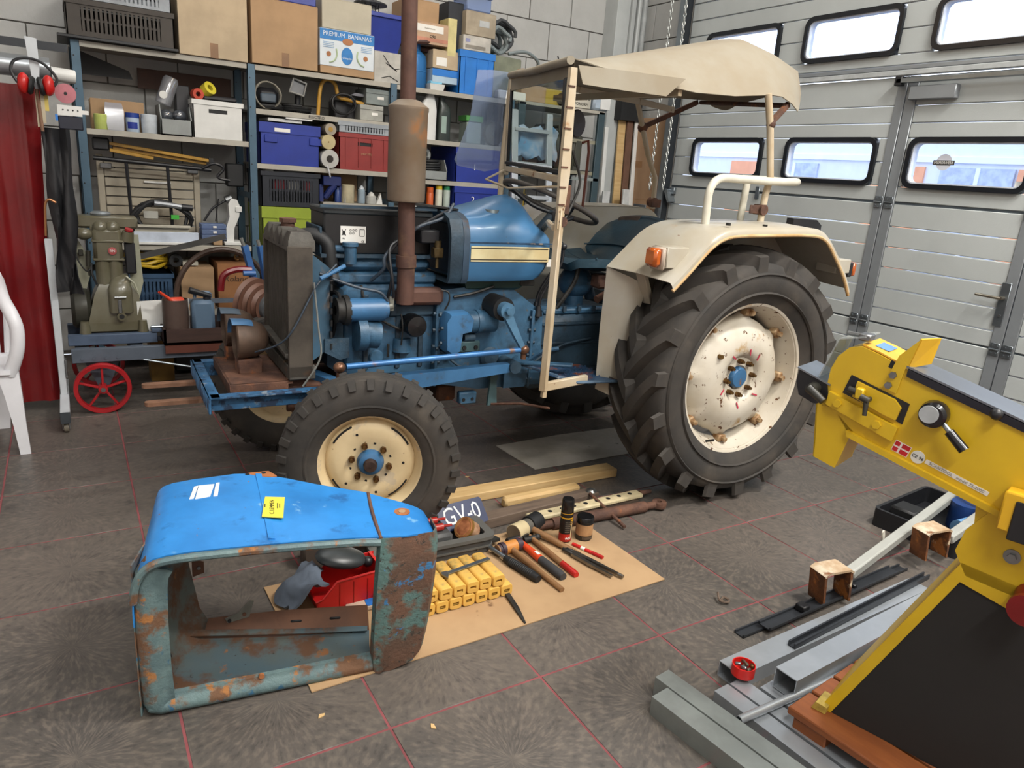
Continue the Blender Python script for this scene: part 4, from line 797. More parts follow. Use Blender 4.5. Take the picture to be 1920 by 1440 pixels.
# cap at the right end of the top
B_().sheet([crs([(.637, -.04, .486), (.70, -.05, .484), (.76, -.045, .482), (.80, -.03, .468), (.81, -.02, .44)], 2), crs([(.645, .10, .492), (.70, .09, .49), (.765, .08, .486), (.808, .07, .47), (.815, .065, .44)], 2), crs([(.665, .245, .49), (.71, .20, .488), (.77, .145, .484), (.81, .12, .468), (.816, .11, .44)], 2)], .005).build('end_cap', NB, NOSE, ang=60)
B_().cyl((.735, .09, .484), (.735, .09, .4925), .024, n=16).build('cap_recess', mat('orange rust'), NOSE)
B_().cyl((.735, .09, .49), (.735, .09, .494), .011, n=12).build('hole', mat('brown cardboard'), NOSE)
B_().tube(crs([(.637, -.042, .484), (.647, .10, .492), (.667, .248, .490)], 4), .006, 6).build('seam', NBR, NOSE)
# right pillar: bent plate with a ridge
pil = []
for z, uL, uR, vv in ((.484, .636, .808, -.04), (.44, .634, .812, -.045), (.34, .630, .812, -.04), (.22, .628, .806, -.03), (.12, .628, .798, -.018), (.06, .63, .79, -.01), (.025, .632, .765, -.004), (.003, .636, .69, 0)):
    w = uR-uL
    pil.append([(uL, vv+.03, z), (uL+.002, vv, z), (uL+w*.28, vv-.012, z), (uL+w*.36, vv-.004, z), (uL+w*.9, vv-.006, z), (uR, vv+.02, z), (uR+.004, vv+.085, z)])
B_().sheet(pil, .004).build('right_pillar', NP, NOSE, ang=50)
# left and bottom members of the front frame: rounded channel sections
def chan(path, w, d, nm, m):
    secs = []
    for p, inn in path:
        p = Vector(p); inn = Vector(inn); out = []
        for a, b in ((0, .0), (-.55, .25), (-.9, .6), (-1, 1), (-.75, 1), (-.6, .55), (-.3, .3), (0, .25)): pass
        for t, dv in ((0, .9), (0, .35), (.12, .08), (.32, 0), (.55, .05), (.75, .22), (.88, .28), (1, .30), (1, .55), (.7, .5), (.35, .35), (.18, .5), (.16, .9)):
            out.append(p+inn*(w*t)+Vector((0, d*dv, 0)))
        secs.append(out)
    return B_().loft(secs).build(nm, m, NOSE, ang=45)
B_().sheet([[(-.002, .0, z), (.02, .18, z), (.045, .365, z)] for z in (.02, .15, .31)], .003).build('outer_side', NR, NOSE)
chan([((.035, -.012, .488), (.75, 0, -.5)), ((.008, -.011, .45), (.95, 0, -.25)), ((.0, -.01, .40), (1, 0, 0)), ((-.004, -.008, .30), (1, 0, 0)), ((-.004, -.005, .15), (1, 0, 0)), ((0, -.003, .05), (1, 0, 0)), ((.012, 0, .018), (.9, 0, .3))], .082, .05, 'left_pillar', NR)
chan([((.012, 0, .018), (.25, 0, .97)), ((.045, 0, .004), (0, 0, 1)), ((.2, 0, .001), (0, 0, 1)), ((.4, -.002, .001), (0, 0, 1)), ((.632, -.004, .001), (0, 0, 1))], .058, .06, 'bottom_rail', NR)
# floor sheet, back flange, left side wall
B_().sheet([[(.03, .03, .012), (.3, .03, .01), (.635, .03, .01)], [(.07, .18, .012), (.3, .16, .01), (.65, .12, .01)], [(.13, .30, .03), (.35, .245, .022), (.665, .185, .022)]], .003).build('inner_sheet', NI, NOSE)
fl = B_().sheet([[(.16, .295, .024), (.4, .24, .02), (.665, .185, .022)], [(.17, .31, .055), (.4, .262, .06), (.665, .205, .07)], [(.18, .315, .085), (.4, .275, .095), (.665, .215, .10)]], .004).build('back_flange', NBR, NOSE)
for u_, v_, z_ in ((.44, .250, .062), (.56, .223, .066)): B_().box((u_, v_, z_), (.035, .006, .009), .003, (0, 0, -.2)).build('slot', BLK, NOSE)
B_().sheet([[(.11, .29, .05), (.42, .225, .035), (.655, .17, .032)], [(.12, .315, .054), (.42, .245, .04), (.66, .19, .036)]], .003).build('flange_fold', NI, NOSE)
lw = [[(.0, .02, z), (.02, .10, z), (.05, .22, z), (.09, .34, z), (.13, .385, z)] for z in (.02, .12, .25, .38, .47)]
lw[0] = [(.02, .02, .012), (.05, .10, .014), (.09, .20, .016), (.15, .28, .02), (.20, .32, .03)]
lw[1] = [(.005, .02, .11), (.025, .10, .10), (.06, .22, .09), (.11, .33, .09), (.155, .375, .09)]
wl = B_().sheet(lw, .004).build('side_wall', NI, NOSE, ang=50)
B_().lathe([(.001, 0), (.038, 0), (.042, .002), (.038, .003)], 20, o=(.057, .16, .055), ax=(.92, -.35, .15)).build('lamp_hole', mat('dark hole', '#4d463f', .9), NOSE)
B_().prism([(.14, .20), (.175, .21), (.175, .25), (.14, .262)], .383, .386, 'y').build('side_tab', NBR, NOSE)
B_().cyl((.16, .385, .23), (.16, .38, .23), .006, n=10).build('tab_rivet', STEEL, NOSE)
B_().prism([(.235, .075), (.30, .085), (.315, .14), (.302, .145), (.265, .105), (.228, .092)], .285, .289, 'y').build('hinge_bracket', mat('pale zinc', '#97948a', .45, .6, .2, 14), NOSE)
for u_, z_ in ((.24, .083), (.285, .098)): B_().cyl((u_, .285, z_), (u_, .281, z_), .006, n=10).build('bracket_rivet', BLK if u_ < .26 else NBR, NOSE)
B_().cyl((.31, .02, .06), (.31, .012, .06), .008, n=10).build('rail_bolt', mat('orange rust'), NOSE)
# decals
def quad(pts, z, t, nm, m, par=NOSE): return B_().add([Vector((p.x, p.y, z)) for p in pts]+[Vector((p.x, p.y, z+t)) for p in pts], [(3, 2, 1, 0), (4, 5, 6, 7), (0, 1, 5, 4), (1, 2, 6, 5), (2, 3, 7, 6), (3, 0, 4, 7)]).build(nm, m, par)
zt = .5205
for q in (((355, 936), (363, 935), (372, 911), (364, 913)), ((366, 936), (394, 931), (402, 908), (373, 911)), ((400, 931), (408, 930), (412, 905), (405, 906))): quad([NL(*p, zt) for p in q], zt-.001, .0022, 'white_stripe_decal', PAPER)
ys = quad([NL(*p, zt) for p in ((491, 969), (531, 971), (534, 933), (497, 932))], zt-.001, .0025, 'name_sticker', mat('yellow sticker', '#e3d44a', .5, 0, .06))
c = NL(513, 951, zt); e = NL(513, 938, zt)-c; ang = atan2(e.y, e.x)
Mt = TR(c.x, c.y, zt+.0016) @ RZ(ang)
text('sticker_print', 'C. LEMMEN', .0185, INK, ys, Mt @ TR(.0, .004, 0))
for k, (dx_, dy_, w_) in enumerate(((.005, -.011, .035), (.004, -.017, .028), (.012, .024, .02))): B_().bx(dx_-w_/2, dx_+w_/2, dy_-.0012, dy_+.0012, 0, .0006).build('sticker_print', INK, ys); NOSE.children[-1] if 0 else None
for o in [o for o in ys.children if not o.name.startswith('sticker_print') or o.data.vertices[0].co.length < .1]:
    if o.data.vertices[0].co.length < .06: o.matrix_local = Mt
# ================================================================ THINGS ON THE FLOOR BESIDE IT
CBX = mat('floor cardboard', '#ad8e69', .85, 0, .08, 4, col2='#a28360', spots=[('#6b4f36', 4, .63, .67, .9)])
cb = B_().sheet([[(-.155, .229, .004), (.5, .243, .003), (1.267, .268, .004)], [(-.152, .54, .003), (.5, .55, .003), (1.26, .57, .003)], [(-.155, .838, .004), (.5, .85, .003), (1.25, .86, .004)]], .004).build('cardboard_sheet', CBX)
tag(cb, 'flat brown cardboard sheet with oil stains lying under the tools', 'cardboard')
gm = mat('oily white mat', '#b0aaa0', .55, 0, .1, 5, col2='#9c968a', spots=[('#3a3835', 2.6, .64, .72, .3), ('#4d4a44', 16, .68, .72, .4)])
tag(B_().sheet([[PZ(930, 836, .003), PZ(1050, 815, .003), PZ(1185, 798, .003)], [PZ(965, 858, .003), PZ(1090, 840, .003), PZ(1230, 820, .003)], [PZ(1003, 880, .003), PZ(1100, 864, .003), PZ(1260, 836, .003)]], .003).build('oil_mat', gm), 'oil-spotted pale sheet on the floor before the large rear tyre', 'mat')
PINE = mat('pale pine', '#cbac7a', .65, 0, .12, 5, col2='#bd9a66', stretch=(1, 9, 9))
OLDW = mat('old grey timber', '#6b5a4c', .8, 0, .2, 5, col2='#54463c', stretch=(1, 8, 8))
def beam(name, p0, p1, w, h, z0_, m, label, cat='timber', b=.004):
    p0, p1 = Vector(p0), Vector(p1); d = p1-p0; L_ = Vector((d.x, d.y)).length
    o = B_().bx(0, L_, 0, w, 0, h, b).build(name, m, loc=(p0.x, p0.y, z0_), rot=(0, 0, atan2(d.y, d.x)))
    return tag(o, label, cat)
beam('pine_beam', (.72, 1.18), (1.745, 1.168), .095, .045, .0, PINE, 'long pale pine beam on the floor between front and rear tyre')
beam('pine_block', (.985, 1.045), (1.42, 1.05), .055, .055, .0, mat('light pine', '#c7a877', .65, 0, .12, 5, col2='#b9965f', stretch=(1, 9, 9)), 'short pale wooden block with rounded end in front of the pine beam', b=.012)
beam('old_timber', (.66, .905), (1.46, .955), .075, .05, .0, OLDW, 'weathered grey brown timber behind the cream drilled bar')
# drilled draw bar
db = thing('drilled_bar', 'cream painted drawbar with a row of holes beside brown top link', 'drawbar', (1.0, .845, .0), .02)
B_().bx(0, .66, 0, .062, .028, .05, .006).build('bar', mat('flaking cream bar', '#cdbd97', .6, 0, .2, 12, spots=[('#6a4a30', 14, .64, .7)]), db)
B_().bx(.02, .64, .01, .05, .0, .03).build('wood_packer', OLDW, db)
for i in range(9): B_().cyl((.05+i*.068, .031, .0495), (.05+i*.068, .031, .0515), .011, n=12).build('hole', BLK, db)
B_().cyl((.66, .03, .04), (.73, .03, .04), .014, .011, n=10).build('end_pin', RUST, db)
tl = thing('top_link', 'rusty brown tractor top link with tommy bar lying by the tools', 'linkage', (1.06, .805, .028), -.045)
B_().cyl((-.06, 0, 0), (.06, 0, 0), .018, n=12).cyl((.02, 0, 0), (.54, 0, 0), .027, n=18).build('link_tube', RUST, tl)
B_().cyl((.54, 0, 0), (.60, 0, 0), .018, n=12).lathe([(.012, -.014), (.034, -.014), (.036, 0), (.034, .014), (.012, .014), (.012, -.014)], 18, o=(.63, 0, 0), ax='z').build('link_eye', RUST, tl)
B_().tube([(.33, .16, .03), (.335, -.12, -.012)], .0085, 8).build('tommy_bar', RUST, tl)
sb = B_().sph((1.43, .985, .035), .032).cyl((1.43, .985, .0), (1.43, .985, .012), .018, n=12).build('steel_ball', mat('worn steel ball', '#9a9a96', .28, .9, .15, 20)); tag(sb, 'round steel tow ball standing between timber and drilled bar', 'ball')
# number plate
np_ = thing('number_plate', 'dark blue number plate with white GV-0 leaning behind grey tool tray', 'number plate')
pa, pb, pc_ = PZ(768, 1018, .056), PZ(917, 976, .056), PZ(904, 937, .125)
X_ = (pb-pa).normalized(); Yv = ((pc_-pb)-X_*(pc_-pb).dot(X_)).normalized(); Zv = X_.cross(Yv); PLW = (pb-pa).length; PLH = .115
Mp = Matrix((X_, Yv, Zv)).transposed().to_4x4(); Mp.translation = pa+X_*PLW/2+Yv*PLH/2; np_.matrix_world = Mp
B_().prism(rr(PLW, PLH, .012), -.001, .0012, 'z').build('plate', mat('dark blue plate', '#17264f', .35, 0, .15, 9), np_)
WPL = mat('white relief lettering', '#d9dcdc', .4, 0, .1, 20)
text('characters', 'GV-0', .105, WPL, np_, TR(PLW/2-.118, 0, .0014), depth=.0012, font_scale=(.84, 1.05))
for u_, v_ in ((.12, -.045), (.125, .0)): B_().cyl((u_, v_, .001), (u_, v_, .004), .006, n=10).build('rivet', STEEL, np_)
# grey tool tray with contents
ty = thing('tool_tray', 'grey plastic tool tray beside the yellow blocks', 'tray', (.42, .72, .004), -.03)
ring_prism(B_(), rr(.50, .20, .03), rr(.455, .155, .02), .028, .075, 'z').prism(rr(.49, .19, .03), .004, .03, 'z').build('tray_body', mat('grey tray plastic', '#454646', .55, 0, .1), ty, loc=(.07, .12, 0))
ring_prism(B_(), rr(.52, .22, .04), rr(.45, .15, .02), .066, .08, 'z').build('tray_rim', mat('grey tray rim', '#5d5c58', .55, 0, .1), ty, loc=(.07, .12, 0))
ring_prism(B_(), rr(.505, .205, .03), rr(.47, .17, .02), .03, .038, 'z').build('tray_ledge', mat('grey tray rim'), ty, loc=(.07, .12, 0))
B_().bx(.03, .15, .05, .19, .03, .105, .012).build('tray_divider', mat('grey tray plastic'), ty)
for k, y in enumerate((.09, .15)): tag(B_().cyl((.42+.02, .72+y, .124), (.42+.12, .72+y-.004, .124), .015, n=14).cyl((.42+.12, .72+y, .124), (.42+.16, .72+y-.004, .124), .006, n=8).build('screwdriver', mat('dark red handle', '#a3261e', .35)), ('red handled screwdriver on tray divider, nearer the tin', 'red handled screwdriver on tray divider, nearer the number plate')[k], 'screwdriver', 'screwdrivers on the tray')
tn = thing('round_tin', 'copper coloured round tin with printed lid tilted in the tool tray', 'tin', (.655, .815, .085), rot=(0, -.9, .25))
B_().cyl((0, 0, -.035), (0, 0, .012), .044, n=28).build('tin_body', mat('printed brown tin', '#7d4a2c', .4, .3, .3, 14, col2='#c7a080'), tn)
B_().cyl((0, 0, .010), (0, 0, .022), .047, n=28).build('tin_lid_edge', mat('gold tin edge', '#b58a4a', .35, .5), tn)
B_().cyl((0, 0, .022), (0, 0, .0235), .043, n=28).build('tin_lid', mat('printed lid', '#6d3a22', .4, 0, .3, 18, col2='#b87a52'), tn)
ring_prism(B_(), [(.038*cos(a*.26), .038*sin(a*.26)) for a in range(24)], [(.035*cos(a*.26), .035*sin(a*.26)) for a in range(24)], .0232, .0242, 'z').build('lid_ring', mat('gold tin edge'), tn)
# red bin, rag, black mirror, paper
rb_ = thing('red_storage_bin', 'red plastic storage bin with sloping front beside the bonnet nose', 'bin', (0, 0, 0))
q0, q1 = PZ(616, 1151, .004), PZ(715, 1126, .004); bd = (q1-q0); bl_ = bd.length; ba = atan2(bd.y, bd.x)
rb_.location = (q0.x, q0.y, .004); rb_.rotation_euler = (0, 0, ba)
side = [(-.03, 0), (bl_, 0), (bl_+.02, .125), (.03, .115), (-.02, .06), (-.045, .055)]
for v_ in (0, .135): B_().prism(side, v_, v_+.004, 'y').build('bin_side', REDP, rb_)
B_().bx(-.03, bl_, 0, .139, 0, .004).bx(bl_, bl_+.01, 0, .139, 0, .125).build('bin_base', REDP, rb_)
B_().prism([(-.045, .055), (-.04, .055), (-.025, 0), (-.03, 0)], 0, .139, 'y').build('bin_front', REDP, rb_)
B_().tube([(-.045, 0, .056), (-.02, 0, .062), (.03, 0, .117), (bl_+.02, 0, .127)], .004, 6).build('bin_rim', REDP, rb_)
for u_ in (.04, .09, .14): B_().bx(u_-.001, u_+.001, -.002, .002, .006, .105).build('bin_rib', mat('darker red', '#a0160f', .4), rb_)
ragm = mat('grey blue rag', '#6d7887', .9, 0, .2, 8)
g = []
for i in range(9):
    t = i/8; row_ = []
    for j in range(9):
        s = j/8; x = -.13+.14*t+.015*sin(s*7+t*3); y = .60+.17*s
        z = .02+.10*sin(min(1, t*1.05)*pi*.62)**1.2+.012*sin(s*9+t*4)+.01*cos(t*12+s*5)
        row_.append((x, y, max(.012, z)))
    g.append(row_)
tag(B_().sheet(g, .008).build('rag', ragm, ang=80), 'crumpled grey blue rag hanging over the red storage bin', 'rag')
mr = thing('wing_mirror', 'black oval wing mirror lying on the red storage bin', 'mirror', (.085, .70, .145), rot=(.25, .22, -.1))
B_().sph((0, 0, 0), .09, 20, 10, (1.05, .62, .30)).build('mirror_shell', mat('dark grey plastic', '#33383a', .35), mr)
B_().sph((.098, -.01, -.005), .02).cyl((.085, -.01, -.005), (.11, -.01, -.005), .014, n=10).build('mirror_ball', BLKP, mr)
bx_ = thing('black_case', 'dark case standing open behind the red bin', 'case', (.10, .86, .0), -.1)
B_().bx(0, .17, 0, .10, 0, .15, .01).build('case_body', BLKP, bx_); B_().bx(-.10, 0, .02, .1, 0, .12, .01).build('brown_block', mat('greasy brown block', '#4a4038', .7), bx_)
tag(B_().sheet([[(.19, .83, .10), (.27, .82, .10)], [(.18, .88, .22), (.27, .87, .23)]], .003).build('white_filter_disc', PAPER), 'white round-edged sheet standing behind the bonnet pillar', 'sheet')
pk = thing('paper_packet', 'white and blue paper packet under the red bin', 'packet', (.06, .555, .006), -.12)
B_().bx(0, .16, 0, .05, 0, .018, .003).build('packet', mat('pale packet', '#cdb9a4', .7), pk); B_().bx(.07, .14, .002, .048, .0175, .0195).build('blue_panel', BLUEL, pk)
# yellow plastic blocks, two layers
YB = mat('worn yellow block', '#d6a94e', .5, 0, .12, 9, col2='#cb9f50', spots=[('#8d8052', 9, .60, .76)])
def yblock():
    mb = MB(); o_ = rr(.046, .042, .011, 3); i_ = rr(.024, .011, .002, 3)
    o_ = [(x, z) for x, z in o_]; i_ = [(x, z) for x, z in i_]
    ring_prism(mb, o_, i_, 0, .004, 'y'); o2 = [(x, z) for x, z in rr(.050, .046, .013, 3)]
    n = len(o_)
    mb.loft([[(x, 0, z) for x, z in o_], [(x, .004, z) for x, z in o2], [(x, .176, z) for x, z in o2], [(x, .18, z) for x, z in o_]], True, False)
    mb.add([(x, .18, z) for x, z in o_], [tuple(range(n))]); mb.add([(x, .03, z) for x, z in i_], [tuple(range(n))]); mb.loft([[(x, 0, z) for x, z in i_], [(x, .03, z) for x, z in i_]], True, False)
    return mb.mesh('yellow_block', YB)
YBM = yblock()
_ord = ['hidden end', 'second', 'third', 'fourth', 'fifth', 'sixth', 'seventh', 'eighth', 'ninth']
for k in range(9):
    o = link('yellow_block', YBM, None, (.205+k*.0525, .425, .030), (0, 0, .0)); 
    tag(o, 'yellow hollow plastic block, bottom layer, %s counting from the pry bar' % ['first', 'second', 'third', 'fourth', 'fifth', 'sixth', 'seventh', 'eighth', 'ninth'][8-k], 'block', 'yellow blocks')
for k in range(8):
    o = link('yellow_block', YBM, None, (.215+k*.0535, .432+random.uniform(-.006, .006), .077), (0, 0, random.uniform(-.02, .02)))
    tag(o, 'yellow hollow plastic block, top layer, %s counting from the hammers' % ['first', 'second', 'third', 'fourth', 'fifth', 'sixth', 'seventh', 'eighth'][7-k], 'block', 'yellow blocks')
ca = thing('caliper', 'steel vernier caliper lying across the yellow blocks', 'caliper', (.40, .505, .104), .17)
B_().bx(0, .21, -.008, .008, 0, .004).build('beam', GALV, ca); B_().prism([(0, -.03), (.014, -.012), (.022, .012), (0, .016), (-.006, 0)], 0, .005, 'z').build('jaw', STEEL, ca)
tag(B_().lathe([(.010, 0), (.0165, 0), (.0165, .012), (.010, .012), (.010, 0)], 20, o=(.27, .475, .1015)).build('socket_ring', mat('bright chrome', '#b9bcbd', .15, .95, .05)), 'small chrome ring nut on the yellow blocks', 'nut')
tag(B_().loft([[(.63, .50, .006), (.65, .50, .006), (.65, .50, .018), (.63, .50, .018)], [(.605, .33, .006), (.622, .33, .006), (.622, .33, .016), (.605, .33, .016)], [(.595, .25, .006), (.602, .25, .006), (.602, .25, .009), (.595, .25, .009)]]).build('pry_bar', DSTEEL), 'dark steel flat pry bar sticking out from under yellow blocks', 'pry bar')
# hammers and hand tools: axis from head to handle end
def along(p, q, z=.014):
    d = Vector((q[0]-p[0], q[1]-p[1], 0)); return (p[0], p[1], z), atan2(d.y, d.x), d.length
WOOD = mat('tool handle wood', '#8d6a45', .55, 0, .15, 9, col2='#7a5636', stretch=(1, 6, 6))
def handtool(name, label, p, q, cat='hammer', z=.016):
    l, a, L_ = along(p, q, z); return thing(name, label, cat, l, a, 'hammers on the cardboard' if cat in ('hammer', 'mallet') else None), L_
t, L_ = handtool('claw_hammer', 'steel hammer with black ribbed rubber grip next to yellow blocks', (.715, .765), (.785, .455), z=.032)
B_().cyl((0, -.045, 0), (0, .02, 0), .017, n=16).cyl((0, -.055, 0), (0, -.045, 0), .02, n=16).prism([(-.012, .02), (.012, .02), (.016, .075), (-.016, .075)], -.006, .006, 'z').build('head', mat('worn hammer steel', '#6f6d68', .35, .8, .2, 20), t)
B_().tube([(0, 0, 0), (.12, 0, -.006), (.15, 0, -.008)], .010, 10).build('shaft', GALV, t)
B_().tube([(.13, 0, -.008), (.16, 0, -.01), (L_-.02, 0, -.013), (L_, 0, -.013)], [.014, .017, .019, .016], 14).build('grip', BLK, t)
for i in range(14): B_().lathe([(.0175, -.002), (.0195, 0), (.0175, .002)], 14, o=(.165+i*.009, 0, -.011), ax='x').build('grip_rib', BLK, t)
t, L_ = handtool('copper_mallet', 'mallet with orange wooden head and long pale handle', (.80, .70), (.833, .362), 'mallet', .03)
B_().cyl((0, -.03, 0), (0, .03, 0), .026, n=20).build('head', mat('orange wood head', '#c07f3c', .5, 0, .12, 8), t)
for s in (-1, 1): B_().cyl((0, s*.03, 0), (0, s*.047, 0), .028, n=20).cyl((0, s*.047, 0), (0, s*.058, 0), .024, n=20).build('face', mat('dark face band', '#3d2c38', .5) if s else BLK, t)
B_().cyl((0, -.058, 0), (0, -.064, 0), .023, n=20).build('worn_face', WOOD, t)
B_().tube([(-.03, 0, 0), (.06, 0, -.005), (L_, 0, -.016)], [.012, .013, .011], 12).build('handle', WOOD, t)
t, L_ = handtool('orange_hammer', 'hammer with orange shaft and dark grey grip', (.862, .745), (.885, .43), z=.03)
B_().cyl((0, -.05, 0), (0, .02, 0), .015, n=14).prism([(-.01, .02), (.01, .02), (.004, .06), (-.004, .06)], -.012, .012, 'z').build('head', DSTEEL, t)
B_().tube([(0, 0, 0), (.10, 0, -.006), (.17, 0, -.01)], [.012, .015, .017], 12).build('shaft', mat('orange plastic', '#d2451c', .4), t)
B_().tube([(.165, 0, -.01), (.2, 0, -.011), (L_-.02, 0, -.012), (L_, 0, -.012)], [.0165, .018, .019, .016], 14).build('grip', mat('dark grey grip', '#3a3a3c', .7), t)
B_().bx(.13, .155, -.006, .006, .004, .0085).build('shaft_label', PAPER, t)
t, L_ = handtool('ball_peen_hammer', 'ball peen hammer with wooden handle ending in red', (.932, .735), (.945, .425), z=.024)
B_().cyl((0, -.035, 0), (0, .015, 0), .013, n=14).cyl((0, -.045, 0), (0, -.033, 0), .016, n=14).sph((0, .028, 0), .015, 12, 8).build('head', DSTEEL, t)
B_().tube([(-.02, 0, 0), (.10, 0, -.004), (.22, 0, -.008)], [.011, .012, .013], 12).build('handle', WOOD, t)
B_().tube([(.215, 0, -.008), (L_-.01, 0, -.009), (L_, 0, -.009)], [.0135, .0145, .012], 12).build('red_end', mat('red painted end', '#b5211c', .4), t)
t, L_ = handtool('rubber_mallet', 'large mallet with pale and black rubber faces', (.955, .81), (1.055, .555), 'mallet', .042)
B_().cyl((0, .005, 0), (0, .075, 0), .040, .042, n=24).build('black_face', BLK, t)
B_().cyl((0, -.03, 0), (0, -.10, 0), .036, .039, n=24).build('pale_face', mat('pale rubber', '#c9b891', .6, 0, .12, 10), t); B_().cyl((0, -.10, 0), (0, -.101, 0), .037, n=24).build('worn_face', mat('dirty rubber', '#7a6a55', .8), t)
B_().cyl((0, -.032, 0), (0, .008, 0), .033, n=20).build('core', mat('grey core', '#5e5a52', .5), t)
B_().tube([(-.03, 0, 0), (.10, 0, -.012), (L_-.03, 0, -.028), (L_, 0, -.029)], [.013, .014, .012, .010], 12).build('handle', WOOD, t)
vg = thing('locking_pliers', 'chrome locking pliers lying on the cardboard', 'pliers', (1.03, .545, .018), -1.30)
CHR = mat('dull chrome', '#86827c', .3, .9, .15, 25)
B_().loft([[(-.02, -.012, -.006), (-.02, .008, -.006), (-.02, .008, .006), (-.02, -.012, .006)], [(.08, -.018, -.006), (.08, -.002, -.006), (.08, -.002, .006), (.08, -.018, .006)], [(.19, -.018, -.005), (.19, -.008, -.005), (.19, -.008, .005), (.19, -.018, .005)]]).build('lower_handle', CHR, vg)
B_().loft([[(-.03, .0, -.006), (-.03, .02, -.006), (-.03, .02, .008), (-.03, .0, .008)], [(.08, .006, -.006), (.08, .022, -.006), (.08, .022, .008), (.08, .006, .008)], [(.20, .012, -.005), (.20, .022, -.005), (.20, .022, .006), (.20, .012, .006)]]).cyl((.20, .017, 0), (.222, .018, 0), .0075, n=10).build('upper_handle', CHR, vg)
B_().bx(-.075, -.02, -.008, .006, -.006, .008, .004).bx(-.075, -.03, .008, .022, -.006, .008, .004).build('jaws', DSTEEL, vg)
mk = thing('red_marker', 'red marker pen beside the locking pliers', 'marker', (1.082, .644, .011), -1.245)
B_().cyl((0, 0, 0), (.10, 0, 0), .0075, n=12).build('barrel', REDP, mk); B_().cyl((.10, 0, 0), (.155, 0, 0), .008, n=12).build('cap', mat('red cap', '#b51b1b', .35), mk); B_().cyl((.045, 0, 0), (.065, 0, 0), .0078, n=12).build('band', PAPER, mk)
sc_ = thing('spray_can', 'tall spray can with black cap and yellow red label', 'spray can', (1.075, .695, .005))
B_().lathe([(.001, 0), (.026, 0), (.0275, .004), (.0275, .135), (.026, .14), (.001, .14)], 28).build('can_body', mat('black can print', '#1f1d1c', .35, .2), sc_)
B_().lathe([(.026, .138), (.0272, .14), (.0272, .19), (.024, .198), (.001, .2)], 28).build('cap', mat('gloss black cap', '#151516', .25), sc_)
for z_, h_, c_ in ((.006, .035, '#b5251c'), (.112, .006, '#d8a024'), (.134, .003, '#d8a024')): B_().lathe([(.0279, z_), (.0279, z_+h_)], 28).build('label_band', mat('can band '+c_, c_, .4), sc_)
B_().lathe([(.0281, .085), (.0281, .108)], 8, a0=-1.5, a1=-.5).build('brand_patch', mat('can band #d8a024'), sc_)
B_().lathe([(.0282, .02), (.0282, .10)], 3, a0=-1.35, a1=-1.1).build('straw', mat('pale straw', '#c9b48a', .5), sc_)
text('label_print', 'LOR', .018, INK, sc_, TR(.006, -.0290, .0965) @ RX(pi/2)); text('label_print', 'WD', .016, PAPER, sc_, TR(-.006, -.0288, .022) @ RX(pi/2))
for k in range(6): B_().lathe([(.0279, .05+k*.009), (.0279, .0515+k*.009)], 8, a0=-2.3, a1=-1.5).build('label_line', mat('grey print', '#8a8478', .5), sc_)
jr = thing('brown_label_jar', 'short black-lidded jar with brown label beside the spray can', 'jar', (1.165, .68, .005))
B_().lathe([(.001, 0), (.034, 0), (.037, .004), (.037, .078), (.034, .084), (.001, .084)], 28).build('jar_body', mat('dark jar', '#1d1b1a', .3), jr)
B_().lathe([(.037, .08), (.039, .082), (.039, .102), (.036, .106), (.001, .106)], 28).build('lid', mat('gloss black cap'), jr)
B_().lathe([(.0375, .025), (.0375, .076)], 28).build('label', mat('tan jar label', '#a9825a', .6, 0, .12, 25), jr); B_().lathe([(.0376, .008), (.0376, .022)], 20, a0=-2.4, a1=-.4).build('label_foot', mat('dark foot label', '#55483c', .5), jr)
for p in ((.26, .02, -1), (1.85, .55, 0)): pass
for k, (px, py) in enumerate(((597, 1347), (818, 1366), (880, 893), (283, 985))):
    q = PZ(px, py, .003); tag(B_().prism([(0, 0), (.018, .004), (.022, .012), (.006, .014)], 0, .003, 'z').build('wood_chip', PINE, loc=(q.x, q.y, .001), rot=(0, 0, k*1.3)), ['pale wood chip on the tile before the bonnet nose', 'thin pale wood chip on the front tile below the cardboard edge', 'pale wood chip behind the pine beam near front tyre', 'pale wood chip on the tile before the red cart wheel'][k], 'wood chip')
q = PZ(1352, 1128, .004); tag(B_().tube(crs([(0, 0, .006), (.02, .01, .008), (.03, -.01, .006), (.01, -.02, .006), (-.01, 0, .01), (.01, .03, .02)], 4), .005, 6).build('wood_curl', OLDW, loc=q), 'small brown curl of debris on the tile right of the cardboard', 'debris')
# ================================================================ YELLOW BELT GRINDER ON ITS STAND
GY = mat('yellow machine paint', '#d5b121', .4, 0, .06, 3, col2='#c8a31d', spots=[('#8f7a2c', 14, .73, .77)], coat=.1)
GF = Vector((1.091, -.576, .1)); GA = radians(106)
GR_ = thing('belt_grinder', 'yellow belt grinder on black panelled stand at the right edge', 'grinder', GF, GA)
GMI = (TR(GF) @ RZ(GA)).inverted(); _n = Vector((-sin(GA), cos(GA), 0))
def GS(x, y, off=0):
    d = ray(x, y); P = CC+d*(((GF+_n*off)-CC).dot(_n)/d.dot(_n)); return GMI @ P
def gp(pts, off): return [(GS(x, y, off).x, GS(x, y, off).z-0) for x, y in pts]
body = [(.171, 1.035), (.170, 1.075), (.158, 1.112), (.135, 1.140), (.105, 1.150), (.06, 1.138), (0, 1.118), (-.6, .963), (-.6, .745), (.094, .915), (.13, .96), (.16, .995)]
body = [(x, z-.1) for x, z in body]
B_().prism(body, -.15, 0, 'y').build('body', GY, GR_)
